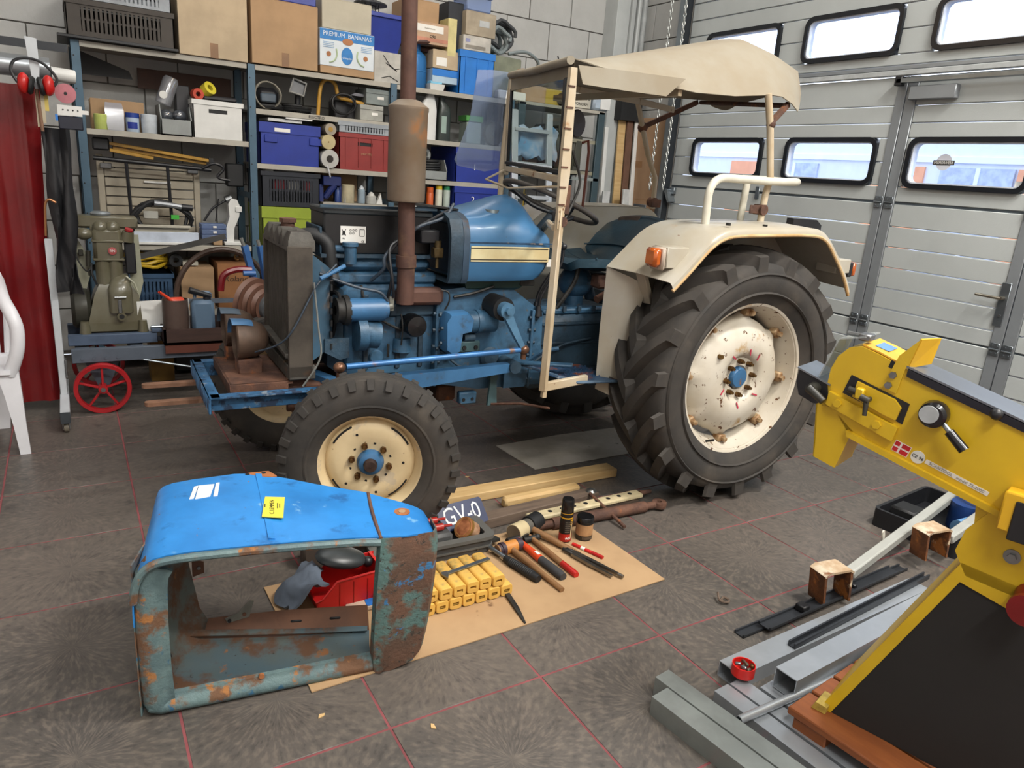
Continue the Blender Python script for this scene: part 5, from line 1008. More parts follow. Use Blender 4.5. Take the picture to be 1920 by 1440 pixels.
# the side plate of the nose, slot, slide bar
B_().prism([(x, z-.1) for x, z in ((.115, 1.072), (-.033, 1.032), (-.027, .977), (.128, 1.020))], .0, .0025, 'y').build('slot_recess', BLKP, GR_)
B_().prism([(x, z-.1) for x, z in ((.095, 1.06), (.0, 1.036), (-.018, 1.018), (-.012, .985), (.02, .992), (.10, 1.018))], .002, .012, 'y').build('slide_block', GY, GR_)
B_().prism([(x, z-.1) for x, z in ((.158, 1.018), (-.022, .968), (-.015, .930), (.160, .982))], .0, .016, 'y').build('slide_bar', GY, GR_)
for q in ((1571, 756), (1644, 796)):
    p = GS(*q, .016); B_().cyl((p.x, .016, p.z), (p.x, .024, p.z), .011, n=6).build('bolt', GY, GR_)
p = GS(1627, 750, .03); B_().cyl((p.x, .012, p.z), (p.x, .045, p.z), .006, n=10).cyl((p.x+.016, .04, p.z+.006), (p.x-.006, .04, p.z-.0), .009, n=10).cyl((p.x, .04, p.z), (p.x-.004, .045, p.z-.038), .007, .0055, n=10).build('t_handle', mat('grey black handle', '#33322c', .4), GR_)
p = GS(1604, 735, .02); B_().bx(p.x-.022, p.x-.002, .012, .032, p.z-.014, p.z+.014, .003).build('clamp_block', GY, GR_); B_().cyl((p.x+.018, .02, p.z+.004), (p.x-.004, .02, p.z), .009, n=10).build('clamp_screw', mat('grey black handle'), GR_)
# nose bracket, handle, tray, guard
B_().prism([(x, z-.1) for x, z in ((.25, 1.057), (.253, 1.02), (.24, .985), (.20, .972), (.155, .972), (.16, 1.03))], -.008, .0, 'y').build('nose_bracket', BLKP, GR_)
B_().prism([(x, z-.1) for x, z in ((.255, 1.057), (.162, 1.03), (.162, 1.034), (.255, 1.061))], -.13, .004, 'y').build('nose_tray', GALV, GR_)
a, b = GS(1520, 730, .03), GS(1545, 752, .03); B_().cyl((a.x, .0, a.z), (a.x, .035, a.z), .017, .014, n=12).tube([(a.x+.006, .03, a.z+.003), (b.x, .036, b.z)], [.013, .010], 10).build('lever', mat('grey black handle'), GR_)
q = [GS(*v, -.01) for v in ((1537, 705), (1575, 635), (1625, 632))]
B_().sheet([[(q[0].x, -.004, q[0].z), (q[0].x, -.12, q[0].z)], [(q[1].x, -.004, q[1].z), (q[1].x, -.12, q[1].z)], [(q[2].x, -.004, q[2].z), (q[2].x, -.12, q[2].z)]], .004).build('clear_guard', clear('clear guard', '#e0e4e2', .16, .05, .26, '#cfd5d6'), GR_)
B_().bx(q[2].x-.01, q[2].x+.02, -.05, -.01, q[2].z-.012, q[2].z+.006, .003).cyl((q[2].x+.01, -.02, q[2].z), (q[2].x+.05, -.02, q[2].z), .006, n=8).build('guard_hinge', STEEL, GR_)
B_().prism([(.105, 1.0515), (.06, 1.040), (.0, 1.020), (.0, 1.024), (.06, 1.044), (.105, 1.0555)], -.14, -.004, 'y').build('nose_cover', mat('yellow cover with wear', '#d9a535', .45, 0, .1, 8), GR_)
B_().prism([(.085, 1.051), (.05, 1.0425), (.05, 1.0435), (.085, 1.052)], -.11, -.04, 'y').build('blue_label', mat('blue label', '#5b86c4', .4), GR_)
B_().prism([(.03, 1.031), (.0, 1.021), (.004, 1.002), (.034, 1.012)], .0, .001, 'y').build('gap', BLK, GR_)
# guide fin: bent plate
f = [GS(*v, .006) for v in ((1650, 725), (1680, 738), (1700, 685), (1762, 632), (1728, 632), (1690, 668), (1672, 700))]
B_().prism([(v.x, v.z) for v in (f[0], f[1], f[2], f[5], f[6])], .001, .006, 'y').build('fin_plate', GY, GR_)
f2, f3, f4, f5 = GS(1702, 690, .004), GS(1728, 636, .004), GS(1745, 682, -.07), GS(1764, 634, -.07)
B_().sheet([[f2, f4], [f3, f5]], .005).build('fin_wing', mat('bright yellow fin', '#dfae25', .45, 0, .08), GR_)
B_().sheet([[(f[6].x+.005, .003, f[6].z), (f2.x, .003, f2.z)], [(f[5].x+.005, .003, f[5].z), (f3.x, .003, f3.z)]], .005).build('fin_web', GY, GR_)
for v in ((1666, 722), (1675, 703)): p = GS(*v, .006); B_().cyl((p.x, .006, p.z), (p.x, .014, p.z), .009, n=6).build('bolt', STEEL, GR_)
# belt table: dark bevelled edge and steel top
B_().prism([(-.012, .999), (-.012, 1.018), (-.6, .865), (-.6, .846)], -.002, .006, 'y').build('table_edge', mat('blue black edge', '#141a26', .25), GR_)
B_().prism([(-.008, 1.021), (-.008, 1.026), (-.6, .872), (-.6, .867)], -.12, .006, 'y').build('table_top', mat('grey steel table', '#7f858d', .35, .7, .12, 6), GR_)
p = GS(1868, 777, .02); B_().sph((p.x, .018, p.z), .014).cyl((p.x, 0, p.z), (p.x, .018, p.z), .006, n=8).build('ball_knob', BLKP, GR_)
# speed lever
p = GS(1752, 776, .02); q = GS(1808, 845, .04); KN = mat('gloss black knob', '#16161a', .2)
lv = B_().lathe([(.001, .002), (.030, .002), (.034, .02), (.031, .04), (.024, .046), (.001, .046)], 24, o=(p.x, 0, p.z), ax=(0, 1, 0)).build('lever_hub', KN, GR_)
c0 = Vector((p.x+.006, .046, p.z+.002)); B_().cyl(c0, c0+Vector((0, .004, 0)), .0215, n=24).build('hub_face', mat('pale face', '#b5babd', .5), lv)
B_().cyl((p.x-.025, .026, p.z-.018), (p.x+(q.x-p.x)*.55, .035, p.z+(q.z-p.z)*.5), .0065, n=10).build('lever_rod', GALV, lv)
B_().tube([(p.x+(q.x-p.x)*.5, .034, p.z+(q.z-p.z)*.47), (q.x, .04, q.z)], [.0115, .0125], 14).build('lever_grip', KN, lv)
# stickers
sl = .252
def gsticker(px, py, w, h, nm, m, shape=None, off=.0012):
    p = GS(px, py, 0); R_ = Matrix(((-cos(sl), sin(sl), 0), (0, 0, 1), (-sin(sl), -cos(sl), 0)))  # columns x,y,z of text plane
    M4 = Matrix(((-cos(sl), -sin(sl), 0, p.x), (0, 0, 1, .0), (-sin(sl), cos(sl), 0, p.z), (0, 0, 0, 1)))
    o = MB(M4).prism(shape or [(-w/2, -h/2), (w/2, -h/2), (w/2, h/2), (-w/2, h/2)], 0, off, 'z').build(nm, m, GR_); return o, M4
fo, M4 = gsticker(1690, 841, .040, .030, 'flag_sticker', PAPER)
RF = mat('flag red', '#b51a24', .45, 0, 0)
for x0, x1 in ((-.0185, -.006), (-.001, .0185)):
    for y0, y1 in ((-.0135, -.0022), (.0022, .0135)): MB(M4).bx(x0, x1, y0, y1, .001, .0018).build('flag_field', RF, fo)
ce, M4 = gsticker(1721, 857, 0, 0, 'ce_sticker', mat('pale round sticker', '#cfd0cb', .5, 0, 0), [(.0165*cos(a*pi/12), .0165*sin(a*pi/12)) for a in range(24)], .0016)
text('sticker_print', 'CE 96', .0115, INK, ce, M4 @ TR(0, 0, .0019))
ss, M4 = gsticker(1793, 895, .148, .0115, 'model_sticker', mat('white strip sticker', '#d9d6cf', .5, 0, 0))
text('sticker_print', 'SCANTOOL   model 75-2000', .0105, mat('grey print', '#6b6b68', .6), ss, M4 @ TR(0, 0, .0015), font_scale=(1.0, 1))
# chute under the nose
ch = [GS(*v, .0) for v in ((1530, 757), (1524, 855), (1562, 876), (1596, 806), (1618, 862), (1620, 838))]
B_().prism([(ch[0].x, ch[0].z), (ch[1].x, ch[1].z), (ch[2].x, ch[2].z), (ch[3].x, ch[3].z), (.13, .86), (.16, .895)], -.004, 0, 'y').build('chute_side', GY, GR_)
B_().prism([(ch[2].x, ch[2].z), (ch[2].x-.004, ch[2].z), (ch[3].x-.004, ch[3].z), (ch[3].x, ch[3].z)], -.13, 0, 'y').prism([(ch[0].x, ch[0].z), (ch[1].x, ch[1].z), (ch[1].x-.004, ch[1].z), (ch[0].x-.004, ch[0].z)], -.13, 0, 'y').build('chute_plate', GY, GR_)
B_().bx(ch[2].x-.005, ch[1].x, -.134, -.13, ch[2].z, .87).build('chute_back', GY, GR_)
# lower flange, neck, stand
B_().prism([(.096, .826), (.094, .810), (-.6, .640), (-.6, .656)], .0, .014, 'y').build('lower_flange', GY, GR_)
B_().prism([(-.22, .735), (-.62, .638), (-.62, .56), (-.24, .60)], -.13, -.004, 'y').build('neck', GY, GR_)
B_().prism([(-.205, .60), (-.215, .66), (-.25, .72), (-.62, .65), (-.62, .52), (-.24, .545)], -.004, .0, 'y').build('neck_plate', GY, GR_)
p = GS(1897, 1045, .005); B_().cyl((p.x, 0, p.z), (p.x, .003, p.z), .018, n=16).cyl((p.x, .003, p.z), (p.x, .012, p.z), .010, n=6).build('bolt', STEEL, GR_)
edge = B_()
edge.prism([(.012, .0), (-.018, .0), (-.232, .525), (-.60, .445), (-.60, .545), (-.225, .575)], -.012, .0, 'y')
edge.build('stand_frame', GY, GR_)
B_().prism([(-.018, .0), (-.62, -.0), (-.62, .45), (-.232, .527)], -.010, -.004, 'y').build('stand_panel', mat('matt black panel', '#1d1b1a', .75, 0, .1), GR_)
B_().prism([(.03, .0), (-.01, .0), (-.012, .022), (.02, .024)], -.05, .02, 'y').build('stand_foot', mat('worn yellow foot', '#b9a04a', .5, 0, .3, 20, spots=[('#7a5a34', 10, .55, .65)]), GR_)
B_().prism([(.012, .0), (-.02, .0), (-.234, .527), (-.224, .575)], -.30, -.012, 'y').build('stand_side', GY, GR_)
B_().cyl((-.375, .0, .555), (-.375, .06, .545), .034, .030, n=18).cyl((-.375, .055, .545), (-.375, .07, .545), .038, n=18).build('power_plug', mat('dark red plug', '#7c1214', .35), GR_)
p0 = GS(1880, 955, .0); B_().bx(-.60, -.275, .0, .05, .705, .80, .004).build('switch_box', mat('bright yellow fin'), GR_); B_().bx(-.60, -.30, .05, .056, .69, .785, .004).build('switch_cover', BLKP, GR_)
# ---- pallet under the stand
PAL = mat('orange brown stained wood', '#8a4f28', .5, 0, .2, 5, col2='#7a4322', stretch=(7, 1, 7), spots=[('#a9805a', 10, .70, .74)])
pl = thing('wooden_pallet', 'orange brown wooden pallet under the belt grinder stand', 'pallet', (1.0, -.52, 0), .12)
for i in range(5): B_().bx(.005+i*.125, .12+i*.125, -.80, .0 if i else .0, .075, .099, .004).build('plank', PAL, pl)
for i, y in enumerate((-.07, -.42, -.78)):
    for x in (.06, .32, .56): B_().bx(x-.05, x+.05, y-.05, y+.05, 0, .076, .004).build('block', PAL, pl)
# ---- metal lying on the floor
GT = mat('bright galvanised tube', '#b4bac0', .3, .6, .1, 5)
GT2 = mat('dull galvanised tube', '#9ba19e', .4, .6, .15, 6)
def rectube(name, label, a, L_, ang, w, h, z, m=None, t=.003, group='galvanised tubes', cat='metal tube'):
    o = thing(name, label, cat, (a[0], a[1], z), ang, group)
    ring_prism(MB(), [(-w/2, 0), (w/2, 0), (w/2, h), (-w/2, h)], [(-w/2+t, t), (w/2-t, t), (w/2-t, h-t), (-w/2+t, h-t)], 0, L_, 'x').build('tube', m or GT, o); return o
rectube('square_tube', 'galvanised square tube carrying the red cap, nearest the dark rails', (1.03, -.285), 1.12, .035, .085, .055, .0)
e0 = PZ(1462, 1296, .045)
rectube('square_tube', 'galvanised square tube lying on top beside the pallet corner', (e0.x, e0.y-.01), 1.0, .06, .075, .07, .045)
o = rectube('flat_tube', 'flat galvanised tube ending beneath the square tubes, next to the channel profile', PZ(1350, 1300, .02), .72, -1.50, .062, .042, 0)
o = rectube('flat_tube', 'flat galvanised tube ending beneath the square tubes, second from the channel profile', PZ(1378, 1287, .02), .72, -1.49, .058, .042, 0)
o = rectube('flat_tube', 'short flat galvanised tube beside the pallet corner', PZ(1436, 1292, .02), .26, -1.48, .07, .042, 0)
cp = thing('channel_profile', 'wide galvanised stepped channel profile at the bottom of the picture', 'metal profile', PZ(1232, 1330, 0), -1.44, 'galvanised tubes')
ring_prism(MB(), [(-.035, 0), (.035, 0), (.035, .062), (-.035, .062)], [(-.033, .002), (.033, .002), (.033, .06), (-.033, .06)], 0, .8, 'x').build('lower_flange', GT2, cp)
ring_prism(MB(), [(.037, .0), (.10, .0), (.10, .066), (.037, .066)], [(.039, .002), (.098, .002), (.098, .064), (.039, .064)], -.05, .8, 'x').build('upper_flange', GT2, cp)
a, b = PZ(1386, 1347, .062), PZ(1590, 1258, .062); d = (b-a)
tag(ring_prism(MB(), [(.0125*cos(i*pi/8), .0125*sin(i*pi/8)) for i in range(16)], [(.010*cos(i*pi/8), .010*sin(i*pi/8)) for i in range(16)], 0, .95, 'x').build('steel_pipe', GT, loc=(a.x, a.y, .056), rot=(0, 0, atan2(d.y, d.x))), 'thin galvanised round pipe resting across the flat tubes', 'pipe')
rc = thing('clip_pot', 'red plastic cap full of small metal clips on a square tube', 'cap', PZ(1392, 1262, .056) )
rc.location.z = .0555
ring_prism(MB(), [(.036*cos(i*pi/14), .036*sin(i*pi/14)) for i in range(28)], [(.033*cos(i*pi/14), .033*sin(i*pi/14)) for i in range(28)], 0, .034, 'z').build('cap_wall', mat('bright red plastic', '#d3241d', .35), rc); B_().cyl((0, 0, 0), (0, 0, .006), .034, n=28).build('cap_base', mat('bright red plastic'), rc)
for k, (x, y, r_, m_) in enumerate(((.0, .0, .3, mat('dull steel clip', '#6b6656', .4, .6)), (.012, .006, 1.2, mat('dull steel clip')), (-.016, .01, 2.2, GALV), (.0, -.02, .1, mat('dull steel clip')), (.02, -.014, .9, BRASS), (-.014, -.012, 1.7, GALV))): B_().box((x, y, .026+.004*(k % 3)), (.034 if k < 2 else .018, .010, .010), .002, (.3*(k % 2), .2, r_)).build('clip', m_, rc)
DK = mat('dark grey rail', '#33363b', .35, .3, .15, 8)
def rail(label, a, L_, ang, w, z, h=.012, nm='drawer_rail', m=DK):
    o = thing(nm, label, 'rail', (a[0], a[1], z), ang, 'dark metal rails')
    B_().bx(0, L_, -w/2, w/2, 0, .004).build('web', m, o); B_().bx(0, L_, -w/2, -w/2+.006, 0, h).bx(0, L_, w/2-.006, w/2, 0, h).build('lips', m, o)
    return o
rail('long dark grey slide rail lying furthest from the pallet', PZ(1385, 1192, .0), 1.05, .03, .042, .001)
o = rail('dark grey slide rail with a small catch lying across the long rail', PZ(1432, 1180, .01), .86, .05, .052, .018)
B_().bx(.20, .24, -.02, .02, .004, .03, .004).build('catch', BLKP, o); B_().bx(.55, .57, -.01, .02, .004, .02, .003).build('catch', BLKP, o)
rail('thin dark rail lying between square tube and slide rails', PZ(1440, 1222, .0), .85, .05, .03, .001)
rail('dark strip with punched holes lying between the two square tubes', PZ(1478, 1240, .0), .92, .075, .028, .055, .02)
# rusty brackets with grey arms
RB = mat('heavily rusted bracket', '#7a4a28', .85, .1, .3, 12, col2='#4a2f20', spots=[('#c9b79a', 7, .60, .66), ('#a0622c', 10, .52, .62)], bump=.4, bscale=60)
ARM = mat('pale grey arm paint', '#a3a49e', .45, 0, .08, 6, spots=[('#6a4a32', 12, .70, .74)])
def bracket(label, foot, arm_a, arm_b, h, flip=False):
    o = thing('lift_bracket', label, 'bracket', (foot.x, foot.y, foot.z), -.18, 'rusty brackets with grey arms')
    MI = (TR(foot) @ RZ(-.18)).inverted()
    for x in (-.085, .04):
        B_().loft([[(x-.004, -.04, 0), (x+.006, -.04, 0), (x+.006, .04, 0), (x-.004, .04, 0)], [(x-.022, -.04, h), (x-.01, -.04, h), (x-.01, .04, h), (x-.022, .04, h)]]).build('leg', RB, o)
        for y in (-.016, .018): B_().cyl((x-.0065, y, .026), (x-.002, y, .026), .009, n=12).build('hole', mat('pale hole edge', '#c5a58a', .8), o); B_().cyl((x-.007, y, .026), (x-.0015, y, .026), .006, n=10).build('hole', BLK, o)
    B_().sheet([[(-.106, -.042, h-.004), (-.106, .042, h-.004)], [(-.085, -.042, h+.008), (-.085, .042, h+.008)], [(.015, -.042, h+.01), (.015, .042, h+.01)], [(.032, -.042, h), (.032, .042, h)]], .009).build('top_plate', mat('flaked white rust', '#a88c6c', .85, 0, .3, 9, col2='#d0c4ae', spots=[('#7a4a28', 9, .55, .65)]), o)
    p, q = MI @ arm_a, MI @ arm_b
    B_().bar(p, q, .042, .042, .006).build('arm', ARM, o); return o, p, q
f1 = PZ(1560, 1128, .0); f1.z = .022
o, p, q = bracket('rusty bracket with pale grey arm and eye tab, resting on dark rails', f1, PZ(1592, 1075, .085), PZ(1800, 918, .14), .125)
m_ = p+(q-p)*.28+Vector((0, .02, .02)); B_().prism(rr(.022, .055, .010), -.003, .003, 'y').build('eye_tab', mat('white tab', '#cfcabd', .5), o, loc=m_+Vector((-.005, 0, .02)), rot=(0, -.5, .4))
f2 = PZ(1742, 1058, .0); f2.z = .05
o, p, q = bracket('rusty bracket with pale grey arm beside the black tray, under the grinder', f2, PZ(1778, 1010, .115), PZ(1870, 945, .15), .125)
# black crate of parts behind the brackets
bt_ = thing('parts_tray', 'black tray holding blue parts on the floor behind the grinder', 'tray', PZ(1790, 1040, 0), .1)
ring_prism(MB(), rr(.55, .40, .03), rr(.52, .37, .02), 0, .09, 'z').build('tray_wall', BLKP, bt_, loc=(.22, .17, 0)); B_().bx(-.04, .48, -.01, .35, 0, .01).build('tray_base', BLKP, bt_)
loc0 = bt_.location
def intray(nm, label, cat, mb, m): tag(mb.build(nm, m, loc=(loc0.x, loc0.y, .012), rot=(0, 0, .1)), label, cat)
intray('blue_can', 'pale blue cylinder lying in the black parts tray', 'can', B_().cyl((.12, .05, .06), (.24, .02, .07), .045, n=18), mat('pale blue tin', '#6f9fce', .4))
intray('blue_housing', 'dark blue round housing in the black parts tray', 'housing', B_().cyl((.32, .10, .0), (.32, .10, .13), .075, n=20), mat('dark blue housing', '#1f3f7a', .4))
intray('wire_coil', 'shiny wire coil on the blue housing', 'coil', B_().tube([(.36+.07*cos(a*.5), .06+.07*sin(a*.5), .15+.0022*a) for a in range(60)], .004, 6), BRASS)
intray('black_box', 'black box standing at the back of the parts tray', 'box', B_().bx(.0, .12, .20, .32, 0, .10, .01), BLK)
# ================================================================ LEFT SIDE: welding screen, chair, engine cart
WFR = mat('white screen frame', '#c3c8cc', .4, 0, .06)
ws = thing('welding_screen', 'white wheeled welding screen frame with hanging dark red curtain', 'screen', (-.76, 3.10, 0))
g = []
for i in range(26):
    x = -.62+.66*i/25; yv = .05+.012*sin(i*1.1)+.006*sin(i*2.3)
    g.append([(x+(0 if i < 25 else (.0)), yv+.004*sin(k*1.7+i*.9), .07+(1.76-.07)*k/9) for k in range(10)])
for k in range(10): g[25][k] = (-.005+[-.03, -.02, -.012, -.006, .0, .006, .012, .018, .03, .045][k]*1, g[25][k][1], g[25][k][2]); g[24][k] = (g[25][k][0]-.012, g[24][k][1], g[24][k][2])
cm = mat('dark red welding curtain', '#6e1416', .22, 0, .12, 3, col2='#5c0f12')
B_().sheet(g, .003).build('curtain', cm, ws, ang=80)
B_().bx(-.012, .024, -.02, .018, .10, .99, .003).build('frame_post', WFR, ws)
B_().loft([[(-.014, -.36, .06), (.030, -.36, .06), (.030, -.36, .12), (-.014, -.36, .12)], [(-.014, .30, .06), (.030, .30, .06), (.030, .30, .12), (-.014, .30, .12)]]).build('base_leg', WFR, ws)
B_().bx(-.016, .032, -.368, -.36, .058, .122, .002).build('leg_end_cap', mat('dark end cap', '#3a3f44', .5), ws)
B_().bx(.024, .034, -.03, .03, .22, .32, .002).build('hinge_plate', STEEL, ws)
for y in (-.33, .27):
    c_ = B_().lathe([(.006, -.011), (.026, -.011), (.028, 0), (.026, .011), (.006, .011)], 18, o=(.008, y, .028), ax='x').build('caster', mat('grey caster tyre', '#6d6558', .6), ws)
    B_().bx(-.010, -.006, y-.015, y+.015, .02, .06).bx(.022, .026, y-.015, y+.015, .02, .06).bx(-.012, .028, y-.018, y+.018, .055, .06).build('caster_fork', STEEL, c_)
# pipes and bars over the screen, hung things
hp = thing('overhead_pipe', 'horizontal silver duct pipe above the red curtain', 'pipe', (0, 0, 0))
B_().cyl((-1.7, 3.28, 1.86), (-.67, 3.28, 1.86), .055, n=24).build('pipe', mat('silver duct', '#a9aeb2', .3, .6, .08), hp); B_().cyl((-.67, 3.28, 1.84), (-.56, 3.30, 1.835), .035, n=18).build('pipe_end', WHITEP, hp)
B_().bx(-1.7, -.585, 3.20, 3.215, 1.945, 1.985).build('dark_rail', mat('dark grey rail'), hp)
hk = thing('white_hanger', 'white flat hanger strip carrying the red ear defenders', 'hanger', (-.735, 3.02, 0))
B_().prism([(-.03, 1.98), (.02, 1.975), (.022, 1.85), (.01, 1.74), (-.0, 1.70), (-.016, 1.80)], -.006, 0, 'y').build('strip', WFR, hk)
B_().bx(-.01, .005, -.012, -.004, 1.56, 1.74).bx(.012, .028, -.012, -.004, 1.58, 1.74).build('lath', mat('pale lath', '#b9ad94', .6), hk)
B_().bx(.028, .045, -.01, .0, 1.64, 1.72).build('lath', mat('yellow lath', '#c8b25a', .6), hk)
B_().tube([(.0, -.016, 1.74), (.008, -.016, 1.54)], .008, 8).build('lath', mat('brown lath', '#7a5a45', .6), hk)
em = thing('ear_defenders', 'red ear defenders with black headband hanging on white strip', 'ear defenders', (-.735, 2.985, 1.79))
for s in (-1, 1):
    B_().sph((s*.052, 0, -.03), .045, 16, 10, (.62, .8, 1.1)).build('cup', mat('bright red cup', '#c5201c', .3), em)
    B_().lathe([(.018, 0), (.042, 0), (.045, .012), (.035, .022)], 18, o=(s*.03, 0, -.035), ax=(-s, 0, -.2)).build('cushion', BLK, em)
B_().tube(crs([(-.075, -.01, -.03), (-.098, -.01, .02), (-.08, 0, .07), (-.02, .01, .088), (.04, .01, .07), (.09, .0, .01), (.075, -.01, -.03)], 6), .007, 8).build('headband', BLKP, em)
pk = thing('pink_grinding_disc', 'round pink grinding disc hanging beside the shelf upright', 'disc', (-.612, 3.06, 1.735))
B_().lathe([(.006, -.006), (.048, -.006), (.048, .006), (.006, .006), (.006, -.006)], 24, ax='y').build('disc', mat('pink abrasive', '#c07a82', .8), pk); B_().cyl((0, -.008, 0), (0, -.005, 0), .008, n=12).build('centre_hole', BLK, pk)
pp = thing('perforated_plate', 'white perforated bracket plate with a dark blue box below it', 'plate', (-.655, 3.05, 0))
B_().bx(.0, .11, 0, .012, 1.628, 1.678).bx(.11, .14, .004, .012, 1.64, 1.66).build('plate', WHITEP, pp)
for i in range(4): B_().cyl((.025+i*.022, -.002, 1.655), (.025+i*.022, .002, 1.655), .004, n=8).build('hole', BLK, pp)
B_().bx(.0, .11, .0, .05, 1.56, 1.625, .004).build('dark_box', mat('navy box', '#14182a', .5), pp); B_().bx(-.012, .0, .0, .04, 1.60, 1.63).build('blue_tab', BLUEL, pp)
ap = []
for i in range(9):
    t = i/8; ap.append([(-.735+.125*t+(.02*sin(k*1.3+i)) * (k/9)-.015*(k/9)+(.03*(1-t)*(k/9)), 3.04+.02*sin(i*1.5+k*.5), 1.56-.86*k/9*(1 if i > 2 else .985)) for k in range(10)])
tag(B_().sheet(ap, .006).build('black_apron', mat('black leather apron', '#1d1d20', .5, 0, .2), ang=80), 'black leather apron hanging beside the red curtain', 'apron')
tag(B_().tube(crs([(-.70, 2.98, 1.19), (-.73, 2.98, 1.205), (-.748, 2.98, 1.18), (-.755, 2.98, 1.10), (-.76, 2.98, 1.02)], 5), .006, 8).build('copper_hook', mat('copper hook', '#9a6a45', .4, .6)), 'bent copper coloured hook hanging at the curtain edge', 'hook')
# ---- white garden chair at the left edge
ch_ = thing('garden_chair', 'white plastic garden chair cut off by the left edge', 'chair', (-1.2, 2.72, 0), 0)
WP2 = mat('white garden plastic', '#dcdce0', .4, 0, .04)
def leg(pts): B_().loft([[(x-w, y-w*.6, z), (x+w, y-w*.6, z), (x+w, y+w*.6, z), (x-w, y+w*.6, z)] for x, y, z, w in pts]).build('leg', WP2, ch_)
leg([(.272, -.21, 0, .022), (.262, -.205, .15, .026), (.25, -.19, .30, .035), (.235, -.17, .42, .045)])
leg([(.165, .22, 0, .024), (.18, .20, .2, .028), (.20, .18, .42, .03)])
leg([(-.272, -.21, 0, .022), (-.262, -.205, .15, .026), (-.25, -.19, .30, .035), (-.235, -.17, .42, .045)])
leg([(-.165, .22, 0, .024), (-.18, .20, .2, .028), (-.20, .18, .42, .03)])
B_().sheet([[(-.25, -.22, .42), (0, -.24, .43), (.25, -.22, .42)], [(-.24, 0, .41), (0, 0, .40), (.24, 0, .41)], [(-.21, .2, .40), (0, .22, .39), (.21, .2, .40)]], .02).build('seat', WP2, ch_)
for s in (-1, 1): B_().tube(crs([(s*.245, -.18, .40), (s*.285, -.20, .52), (s*.295, -.20, .62), (s*.28, -.18, .69), (s*.25, -.10, .745), (s*.235, .0, .775), (s*.215, .18, .80)], 5), .03, 10).build('armrest', WP2, ch_)
for i in range(5): B_().bx(-.18+i*.08, -.13+i*.08, .20, .215, .40, .86, .005).build('back_slat', WP2, ch_)
B_().tube(crs([(-.22, .2, .42), (-.23, .22, .75), (-.15, .24, .88), (.15, .24, .88), (.23, .22, .75), (.22, .2, .42)], 5), .016, 8).build('back_frame', WP2, ch_)
# ---- cart with stationary engine
ct = thing('engine_cart', 'grey steel cart with red spoked wheels carrying the old engine', 'cart', (-.56, 3.12, 0))
CG = mat('grey painted cart steel', '#59626e', .5, .1, .12, 8)
B_().bx(-.14, .75, -.04, .0, .295, .375, .003).build('side_rail', CG, ct); B_().bx(-.14, .75, .42, .46, .295, .375, .003).build('side_rail', CG, ct)
for x in (-.12, .16, .55): B_().bx(x, x+.07, -.0, .42, .30, .37, .003).build('cross_member', CG, ct)
B_().bx(-.15, .31, .03, .08, .38, .44, .003).build('bed_rail', mat('blue grey bed rail', '#4b5a70', .5), ct); B_().bx(-.15, .31, .34, .39, .38, .44, .003).build('bed_rail', mat('blue grey bed rail'), ct)
for x in (-.09, -.03, .03, .09): B_().cyl((x, -.045, .32), (x, -.038, .32), .009, n=6).build('rivet', CG, ct)
B_().prism([(-.08, .29), (.10, .29), (.04, .14), (-.02, .14)], .02, .03, 'y').build('wheel_bracket', CG, ct)
RW = mat('red cart wheel', '#a81c22', .35, 0, .1)
for y in (-.065, .50):
    w = B_().lathe([(.145, -.022), (.148, -.018), (.148, .018), (.145, .022), (.125, .02), (.122, 0), (.125, -.02), (.145, -.022)], 32, o=(0, y, .147), ax='y').build('cart_wheel', RW, ct)
    for i in range(5): a = .3+2*pi*i/5; B_().bar((.02*cos(a), y, .147+.02*sin(a)), (.124*cos(a), y, .147+.124*sin(a)), .012, .022, .002, up=(0, 1, 0)).build('spoke', RW, w)
    B_().cyl((0, y-.035, .147), (0, y+.035, .147), .024, n=14).build('hub', RW, w); B_().cyl((0, y-.045, .147), (0, y-.035, .147), .013, n=8).build('axle_nut', STEEL, w)
B_().tube([(.20, -.03, .30), (.72, -.10, .19)], .006, 8).build('tie_rod', GALV, ct)
en = thing('stationary_engine', 'olive brown stationary engine with red emblem on the cart', 'engine', (-.47, 3.30, .44))
EO = mat('olive brown enamel', '#63604f', .3, 0, .12, 5, col2='#57523f', spots=[('#3a3428', 12, .68, .75)], coat=.3)
EP = mat('pale olive panel', '#9a9a86', .4, 0, .1)
B_().bx(-.16, .17, -.10, .12, .0, .07, .01).build('base', EO, en)
for x in (-.15, .15): B_().cyl((x, -.10, -.0), (x, -.10, .07), .03, .022, n=12).build('foot', EO, en)
B_().loft([[(-.13, -.10, .06), (.15, -.10, .06), (.15, .1, .06), (-.13, .1, .06)], [(-.09, -.09, .22), (.14, -.09, .22), (.14, .1, .22), (-.09, .1, .22)], [(-.06, -.07, .28), (.10, -.07, .28), (.10, .09, .28), (-.06, .09, .28)]]).build('crankcase', EO, en)
B_().loft([[(-.02+x*.9, -.13+y, z) for x, y in ((0, .03), (.02, 0), (.12, 0), (.14, .03), (.14, .1), (0, .1))] for z in (.12, .22, .255)]+[[(.0+x*.7, -.11+y, .30) for x, y in ((0, .03), (.02, .01), (.12, .01), (.14, .03), (.14, .1), (0, .1))], [(.02+x*.5, -.08+y, .335) for x, y in ((0, .03), (.02, .02), (.12, .02), (.14, .03), (.14, .08), (0, .08))]]).build('valve_chest', EO, en, ang=60)
B_().cyl((.04, -.10, .10), (.04, -.135, .10), .024, n=16).build('oil_spout', EO, en); B_().cyl((.04, -.135, .10), (.04, -.137, .10), .014, n=12).build('spout_hole', BLK, en)
B_().bx(.025, .045, -.14, -.13, .12, .20, .003).cyl((.01, -.14, .215), (.07, -.14, .215), .006, n=8).build('latch', STEEL, en)
